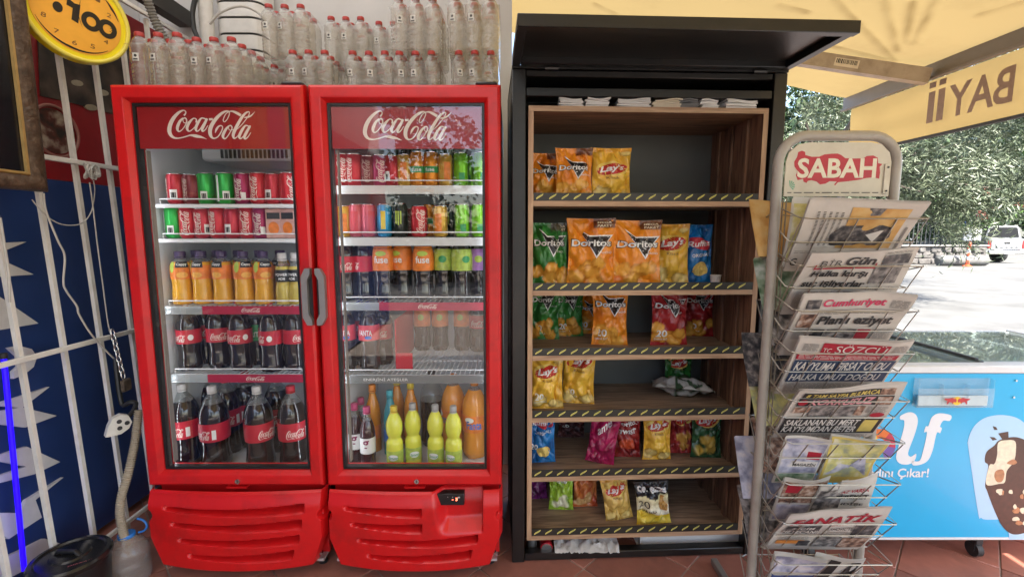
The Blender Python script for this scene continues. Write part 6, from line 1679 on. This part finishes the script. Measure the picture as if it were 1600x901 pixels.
creases_old = [(1.55, 3.3, 2.35, 2.1), (1.9, 3.2, 2.2, 1.7), (2.1, 3.1, 2.15, 1.6), (2.35, 3.0, 2.2, 1.55), (1.2, 3.5, 2.2, 2.6), (.8, 3.6, 2.0, 3.0), (.35, 2.9, 1.2, 2.2)]
def awp(u, v):
    x, y = -.25 + (XV + .25) * u, YA + (YB - YA) * v
    sag = .05 * math.sin(math.pi * u) * math.sin(math.pi * ((v * 3) % 1)) ** 2 + .012 * noise.noise(Vector((x * 2, y * 2, 1)))
    cr = 0
    for x0, y0, x1, y1 in creases:
        a_ = Vector((x0, y0)); b2 = Vector((x1, y1)); d = b2 - a_; t_ = max(0, min(1, (Vector((x, y)) - a_).dot(d) / d.length_squared))
        dd = (Vector((x, y)) - a_ - d * t_).length; cr += .010 * math.exp(-(dd / .02) ** 2)
    return (x, y, awz(x) - sag + cr)
def wear(x, y):      # brown wear marks along the folds
    k_ = 0.0
    for x0, y0, x1, y1 in creases:
        if min(x0, x1) - .12 > x or max(x0, x1) + .12 < x or min(y0, y1) - .12 > y or max(y0, y1) + .12 < y: continue
        dx, dy = x1 - x0, y1 - y0; t_ = max(0, min(1, ((x - x0) * dx + (y - y0) * dy) / (dx * dx + dy * dy)))
        dd = math.hypot(x - x0 - dx * t_, y - y0 - dy * t_) + .012 * noise.noise(Vector((x * 9, y * 9, 3)))
        k_ = max(k_, math.exp(-(dd / .022) ** 2) * (.55 + .6 * noise.noise(Vector((x * 6, y * 6, 8)))))
    return (1 - .42 * k_, 1 - .46 * k_, 1 - .5 * k_)
cn = MB().grid(200, 340, awp)
cn.cols = [wear(p_[0], p_[1]) for p_ in cn.v]
cn.build('canopy_cloth', m_awn, aw, smooth=60)
vp = lambda u, v: (XV + .012 * math.sin(u * 38) * (1 - v) * .35 + .006 * noise.noise(Vector((u * 20, v * 3, 2))), YA + (YB - YA) * u, zvb + (zvt - .06 - zvb) * v)
va = MB().grid(120, 10, vp).build('valance', m_val, aw, smooth=60)
MB().box((XV - .012, YA, zvb - .022), (XV + .012, YB, zvb - .002), ch=.003).build('valance_hem', M('dark_hem', (.035, .028, .02), .7), aw)
# lettering seen through the cloth from behind, so it reads mirrored from inside
def fv(px, py): q = PX(px, py, XV - .02); return (q.y, q.z)
l0, l1 = fv(1452, 160), fv(1590, 122)
# text box in (Y, Z): starts at the near end (large px) because it is mirrored
ya_, yb_ = fv(1589, 100)[0], fv(1449, 187)[0]
zt_ = zvb + (zvt - zvb) * .70; zb_ = zvb + (zvt - zvb) * .20
zt_ = fv(1588, 100)[1]; zb_ = fv(1588, 157)[1]
H_ = zt_ - zb_; yc = fv(1482, 160)[0]
vl = print_text('BAY', ya_, zb_, yc - ya_, H_, lambda x, y, l=0.0: (XV - .022, x, y), bold=.02, shear=0)
for pxi in (1470, 1455):
    yi = fv(pxi, 165)[0]; wi_ = .026
    for z0_, z1_ in ((zb_, zb_ + H_), (zb_ + H_ * 1.12, zb_ + H_ * 1.30)):
        vl.add([(XV - .022, yi - wi_, z0_), (XV - .022, yi + wi_, z0_), (XV - .022, yi + wi_, z1_), (XV - .022, yi - wi_, z1_)], [(0, 1, 2, 3)])
vl.build('lettering', M('valance_brown_print', (.28, .17, .10), .7, var=.1), va, smooth=0)
MB().box((XV - .06, YA, zvt - .055), (XV - .012, YB + .03, zvt + .045), ch=.004).build('front_beam', m_bm2, aw)
MB().box((XV - .085, YA, zvt - .075), (XV - .05, YB + .02, zvt - .058), ch=.002).build('cloth_track', m_bm2, aw)
# arm reaching from the building to the front beam
ae, as_ = Vector((XV - .10, 3.42, zvt - .06)), PY(1232, 88, 3.6)
d = (ae - as_).normalized(); as_ = ae - d * 2.6
sd = d.cross(Vector((0, 0, 1))).normalized(); upv = sd.cross(d)
V = [p_ + sd * a_ * .03 + upv * b2 * .05 for p_ in (as_, ae) for a_, b2 in ((-1, -1), (1, -1), (1, 1), (-1, 1))]
arm = MB().add(V, [(0, 3, 2, 1), (4, 5, 6, 7), (0, 1, 5, 4), (1, 2, 6, 5), (2, 3, 7, 6), (3, 0, 4, 7)]).build('arm', m_bm, aw)
pc = ae - d * .62 + sd * .031
bc = MB(); fb = lambda x, y, l=0.0: pc + d * x + upv * y + sd * l
bc.sheet([(0, -.028), (.16, -.028), (.16, .028), (0, .028)], lambda x, y: fb(x, y, .0005))
bc.build('sticker', m_paper2, arm, smooth=0)
bb = MB(); x = .01
while x < .148:
    w = rng.choice((.003, .005, .008)); bb.sheet([(x, -.008), (x + w, -.008), (x + w, .022), (x, .022)], lambda a_, c_: fb(a_, c_, .0012)); x += w + rng.choice((.003, .005))
bb.build('bar_code', m_blackprint, arm, smooth=0)

# ================================================================ THE STREET
def leaf_cloud(n, centre, rad, size, asp, r_, clumps, sprig=0, shell=.45, flat_=1.0):
    spread_ = (.05, .125) if sprig else (.10, .22)
    # sprays of leaves hang in tufts
    """leaf faces gathered in clumps through a crown"""
    mb = MB(); V, F = [], []
    cl = []
    for _ in range(clumps):
        while True:
            p_ = Vector((r_.uniform(-1, 1), r_.uniform(-1, 1), r_.uniform(-1, 1)))
            if shell < p_.length < 1: break
        cl.append((Vector((p_.x * rad[0], p_.y * rad[1], p_.z * rad[2])), r_.uniform(*spread_) * max(rad)))
    k = 0
    while k < n:
        c, cr = r_.choice(cl)
        base = Vector(centre) + c + Vector((r_.gauss(0, .5), r_.gauss(0, .5), r_.gauss(0, .5) * flat_)) * cr
        if sprig:
            d = (c.normalized() * .5 + Vector((math.sin(c.x * 5 + c.z * 3), -.6, .25 * math.cos(c.z * 4))) * .6 + Vector((r_.uniform(-.4, .4), r_.uniform(-.4, .4), r_.uniform(-.35, .4)))).normalized()
            L = size * r_.uniform(4, 7); m = sprig
        else: d = None; m = 1
        for j in range(m):
            if sprig:
                b0 = base + d * (L * j / m) + Vector((0, 0, -.10 * (j / m) ** 2 * L))
                sd_ = d.orthogonal(); sd_.rotate(Matrix.Rotation(2.4 * j + r_.uniform(-.3, .3), 3, d))
                a = (d * .75 + sd_ * .66).normalized()
            else:
                b0 = base; a = Vector((r_.uniform(-1, 1), r_.uniform(-1, 1), r_.uniform(-.8, .6))).normalized()
            s = size * r_.uniform(.7, 1.25)
            w_ = a.cross(Vector((r_.uniform(-1, 1), r_.uniform(-1, 1), r_.uniform(-1, 1)))).normalized() * (s * asp)
            o = len(V); V += [b0, b0 + a * s * .5 + w_, b0 + a * s, b0 + a * s * .5 - w_]; F.append((o, o + 1, o + 2, o + 3)); k += 1
    return mb.add(V, F)
def leafm(name, c1, c2, rough=.5):
    m = M(name, c1, rough, var=0)
    nt = m.node_tree; b = nt.nodes['Principled BSDF']
    tc = nt.nodes.new('ShaderNodeTexCoord'); nz = nt.nodes.new('ShaderNodeTexNoise'); nz.inputs['Scale'].default_value = 3.0; nz.inputs['Detail'].default_value = 6
    nt.links.new(tc.outputs['Object'], nz.inputs[0]); rp = nt.nodes.new('ShaderNodeValToRGB'); el = rp.color_ramp.elements
    el[0].position, el[0].color, el[1].position, el[1].color = .35, (*c1, 1), .65, (*c2, 1)
    nt.links.new(nz.outputs[0], rp.inputs[0]); nt.links.new(rp.outputs[0], b.inputs['Base Color'])
    b.inputs['Subsurface Weight'].default_value = 0
    return m
lf_olive = leafm('olive_leaves', (.04, .06, .025), (.15, .172, .10)); lf_dark = leafm('dark_leaves', (.022, .05, .018), (.06, .105, .03)); lf_green = leafm('bright_leaves', (.045, .10, .02), (.10, .18, .04)); lf_red = leafm('red_flowers', (.40, .06, .05), (.55, .16, .13))
m_bark = M('grey_bark', (.12, .095, .075), .85, var=.3, scale=8, bump=.5, bscale=20)
def tree(label, base, h, crowns, mt, seed, trunk_r=.16, group='trees along the street', name='street_tree'):
    r_ = random.Random(seed)
    e = thing(name, label, 'tree', base, group)
    b = Vector(base); top = b + Vector((r_.uniform(-.2, .2), r_.uniform(-.2, .2), h * .5))
    tr = MB(); path = bez([b + Vector((0, 0, -.1)), b.lerp(top, .5) + Vector((r_.uniform(-.12, .12), 0, 0)), top], 6)
    tr.tube(path, [trunk_r * (1 - .5 * i / (len(path) - 1)) for i in range(len(path))], 10)
    for (c, rad, n, size, asp, cl, sp) in crowns:
        C = Vector(c)
        for _ in range(5):
            e2 = C + Vector((r_.uniform(-.6, .6) * rad[0], r_.uniform(-.6, .6) * rad[1], r_.uniform(-.3, .6) * rad[2]))
            q = bez([top, top.lerp(e2, .5) + Vector((0, 0, .15)), e2], 5); tr.tube(q, [trunk_r * .45 * (1 - .8 * i / (len(q) - 1)) for i in range(len(q))], 6)
    tr.build('trunk', m_bark, e)
    cb_ = MB()
    for (c, rad, n, size, asp, cl, sp) in crowns:
        q = leaf_cloud(n, c, rad, size, asp, r_, cl, sp); cb_.add(q.v, q.f)
    cb_.build('crown', mt, e, smooth=0)
    return e
GZ = -.15
tree('silvery olive tree behind the newspaper rack', (7.0, 10.6, GZ), 5.2, [((6.7, 10.0, 3.4), (2.2, 1.4, 1.9), 15000, .15, .075, 60, 12), ((9.0, 10.2, 3.2), (1.6, 1.2, 1.6), 13000, .15, .075, 46, 12), ((7.5, 9.3, 1.9), (1.4, .6, .8), 5000, .14, .075, 26, 12), ((9.3, 9.3, 2.2), (.8, .5, .6), 2400, .14, .075, 14, 12)], lf_olive, 1)
tree('second olive tree just right of the first, leaning over the parked truck', (9.6, 13.9, GZ), 6, [((11.6, 13.2, 4.6), (1.9, 1.4, 1.6), 9000, .17, .075, 40, 12), ((12.6, 12.8, 3.6), (1.5, 1.0, .9), 4500, .17, .075, 24, 12)], lf_olive, 2)
tree('tall dark green broadleaf tree behind the stone wall', (17.5, 23.6, GZ), 9, [((17.5, 23.6, 5.6), (4.2, 2.5, 3.4), 12000, .26, .30, 70, 0)], lf_dark, 3)
tree('bright green broadleaf tree above the parked truck', (25.5, 26.0, GZ), 9, [((22.3, 23.0, 7.6), (4.0, 2.3, 2.7), 10000, .24, .32, 55, 0)], lf_green, 4)
tree('dark tree at the right picture edge behind the truck', (27.5, 28.0, GZ), 10, [((26.5, 28, 6.2), (5, 3, 4.6), 12000, .32, .32, 70, 0)], lf_dark, 5)
tree('dark tree far behind the rack between the olive branches', (11, 25, GZ), 9, [((11, 25, 5.4), (4.6, 2.6, 4.4), 12000, .30, .30, 70, 0)], lf_dark, 6)
tree('bushy dark shrub growing over the stone wall', (19.5, 24.6, GZ), 3.4, [((19.3, 24.6, 2.3), (5.2, 1.0, 1.5), 9000, .22, .30, 70, 0)], lf_dark, 7, .08)
ole = tree('oleander bush with red flowers beside the parked truck', (21.6, 22.9, GZ), 3.6, [((21.6, 22.2, 2.6), (1.7, .9, 1.0), 3000, .20, .22, 26, 0)], lf_green, 8, .07)
for k, (x, y, z_) in enumerate(((21.0, 21.2, 2.9), (21.3, 21.3, 2.2), (23.4, 21.6, 2.6))):
    tag(leaf_cloud(160, (x, y, z_), (.5, .3, .35), .14, .4, random.Random(k), 6, 0).build('blossom', lf_red, ole, smooth=0), kind='stuff')
# far wood closing the view
r_ = random.Random(40); fw = MB()
for k in range(22):
    q = leaf_cloud(1500, (-4 + k * 3.2, 40 + r_.uniform(-3, 3), r_.uniform(3, 7)), (4, 3, 5), .6, .35, r_, 26); fw.add(q.v, q.f)
tag(fw.build('far_trees', lf_dark, smooth=0), 'dense dark wood closing the far side of the street', 'trees', kind='stuff')
# trees across the street behind the photographer, seen in the cooler glass
for k, (x, y) in enumerate(((2.5, -13), (7.5, -11), (-3.5, -14))):
    tree(('leafy tree across the yard, middle one reflected in the glass', 'leafy tree across the yard, right one reflected in the glass', 'leafy tree across the yard, left one reflected in the glass')[k], (x, y, GZ), 6, [((x, y, 4.2), (2.4, 2.0, 2.4), 4000, .24, .3, 40, 0)], lf_green, 20 + k)
# low stone wall
m_stone = M('rough_stone', (.11, .10, .092), .9, var=.35, scale=9, bump=.9, bscale=14, dirt=(.19, .18, .165), dirt_scale=5, dirt_amt=.7)
wl = thing('stone_wall', 'low rough stone wall along the far side of the street', 'wall', (20, 22.1, GZ))
r_ = random.Random(9); x = 16.2
while x < 21.8:
    for j in range(3):
        w = r_.uniform(.32, .62); h_ = .26
        if j == 0: step = w
        xx = x + (.2 if j % 2 else 0)
        MB().box((xx, 21.9 + r_.uniform(-.05, .03), GZ + j * .27), (xx + w - .02, 22.35, GZ + j * .27 + h_), ch=.04).build('stone', m_stone, wl)
    x += step
MB().box((16.0, 21.98, GZ), (22.2, 22.3, GZ + .80)).build('mortar_core', m_stone, wl)
MB().box((16.0, 21.85, GZ + .815), (22.25, 22.4, GZ + .90), ch=.02).build('coping', M('coping_stone', (.17, .16, .15), .85, var=.15), wl)
# railing behind the wall
fc = thing('picket_railing', 'dark vertical picket railing above the stone wall', 'railing', (20, 22.6, GZ))
m_iron = M('dark_iron', (.05, .05, .05), .5)
for k in range(28): MB().box((16.4 + .2 * k, 22.58, GZ), (16.44 + .2 * k, 22.62, 1.95)).build('picket', m_iron, fc)
for z_ in (.85, 1.75): MB().box((16.2, 22.63, z_), (22.0, 22.67, z_ + .05)).build('rail', m_iron, fc)
nb = PY(1523, 346, 22.4)
sgn_ = thing('blue_notice', 'small blue and white notice board behind the stone wall', 'sign', (nb.x, 22.45, GZ))
MB().box((nb.x - .42, 22.42, nb.z - .9), (nb.x + .42, 22.46, nb.z - .22)).build('white_half', m_white, sgn_)
MB().box((nb.x - .42, 22.42, nb.z - .21), (nb.x + .42, 22.46, nb.z + .3)).build('blue_half', M('notice_blue', (.05, .12, .42), .5), sgn_)
MB().box((nb.x - .04, 22.465, GZ), (nb.x + .04, 22.50, nb.z + .3)).build('post', m_iron, sgn_)
# concrete log and bollard
cl = PY(1508, 398, 20.8)
lgo = MB().tube([(cl.x - 1.1, 20.9, GZ + .22), (cl.x - 1.05, 20.9, GZ + .24), (cl.x + 1.0, 20.9, GZ + .24), (cl.x + 1.05, 20.9, GZ + .22)], [.16, .24, .24, .16], 10).build('concrete_log', M('weathered_concrete', (.13, .127, .12), .9, var=.2, scale=5, bump=.3))
tag(lgo, 'long weathered concrete log lying before the stone wall', 'barrier')
bp = Vector((XA(1513, 20.4, .4), 20.4, GZ))
bo = thing('traffic_bollard', 'orange plastic bollard with white band in front of the stone wall', 'bollard', bp)
m_obol = M('bollard_orange', (.62, .11, .04), .45)
MB().lathe([(0, 0), (.16, 0), (.16, .04), (.07, .07), (.06, .3)], 14, bp).build('base', m_obol, bo)
MB().lathe([(.063, .30), (.063, .45)], 14, bp).build('band', m_white, bo); MB().lathe([(.06, .45), (.06, .62)], 14, bp).build('post', m_obol, bo)
MB().lathe([(.063, .62), (.063, .76)], 14, bp).build('band', m_white, bo); MB().lathe([(.06, .76), (.06, .98), (.075, 1.0), (.05, 1.06), (0, 1.07)], 14, bp).build('top', m_obol, bo)
# pickup truck seen from behind
TX, TY = 23.75, 22.6
tk = thing('pickup_truck', 'white pickup truck with canopy parked with its back to the street', 'pickup truck', (TX, TY + 2.4, GZ))
m_tw = M('truck_white', (.30, .305, .31), .3, var=.03, coat=.4)
m_tg = M('truck_glass', (.012, .013, .015), .3, var=0, spec=.2)
hw = .92; zz = lambda v: GZ + v
bd = MB().prism([(TY, zz(.55)), (TY + 5.0, zz(.5)), (TY + 5.05, zz(.95)), (TY + 3.6, zz(1.12)), (TY + .02, zz(1.15))], (TX - hw, 0, 0), (0, 1, 0), (0, 0, 1), 2 * hw).build('body', m_tw, tk)
cb2 = MB(); prof = [(-.88, 1.15), (.88, 1.15), (.72, 1.74), (.60, 1.80), (-.60, 1.80), (-.72, 1.74)]
cb2.prism(prof, (TX, TY + 3.3, GZ), (1, 0, 0), (0, 0, 1), 3.1).build('canopy', m_tw, tk)
MB().prism([(-.76, 1.24), (.76, 1.24), (.63, 1.68), (.55, 1.72), (-.55, 1.72), (-.63, 1.68)], (TX, TY + .19, GZ), (1, 0, 0), (0, 0, 1), .02).build('rear_window', m_tg, tk)
tg = MB().box((TX - .74, TY - .035, zz(.66)), (TX + .74, TY - .002, zz(1.12)), ch=.02).build('tailgate', m_tw, tk)
MB().box((TX - .14, TY - .05, zz(.93)), (TX + .14, TY - .036, zz(1.02)), ch=.01).build('handle', m_black, tg)
for i in range(5): MB().box((TX - .55 + .24 * i, TY - .046, zz(.74)), (TX - .42 + .24 * i, TY - .036, zz(.79))).build('letter_block', m_gasket, tg)
MB().box((TX - .93, TY - .16, zz(.44)), (TX + .93, TY - .04, zz(.62)), ch=.03).build('bumper', m_chrome, tk)
MB().box((TX - .24, TY - .175, zz(.48)), (TX + .24, TY - .162, zz(.58))).build('number_plate', m_white, tk)
m_tl = M('tail_light_red', (.45, .02, .02), .2)
for s_ in (-1, 1):
    MB().box((TX + s_ * .76, TY - .03, zz(.72)), (TX + s_ * .91, TY - .003, zz(1.10)), ch=.01).build('tail_light', m_tl, tk)
    for yy in (TY + 1.1, TY + 4.1):
        wh = MB().tube([(TX + s_ * .70, yy, zz(.36)), (TX + s_ * .93, yy, zz(.36))], .36, 20).build('wheel', m_tyre, tk)

# unseen hedge and poster, added to colour the reflections in the cooler doors
tag(leaf_cloud(9000, (-3, -11.5, .8), (8, .8, 1.0), .22, .32, random.Random(77), 90).build('reflection_hedge', lf_dark, smooth=0), 'unseen dark hedge added to darken the reflections in the cooler glass', 'hedge')
po = thing('reflection_poster', 'unseen orange poster with purple band, added for the left cooler reflection', 'poster', (XP + .004, -.4, 1.75))
MB().box((XP + .002, -.85, 1.85), (XP + .006, .20, 2.38)).build('orange_field', M('poster_orange', (.70, .26, .02), .5, var=.1), po)
MB().box((XP + .0065, -.45, 1.85), (XP + .008, -.18, 2.38)).build('purple_band', M('poster_purple', (.40, .05, .20), .5), po)
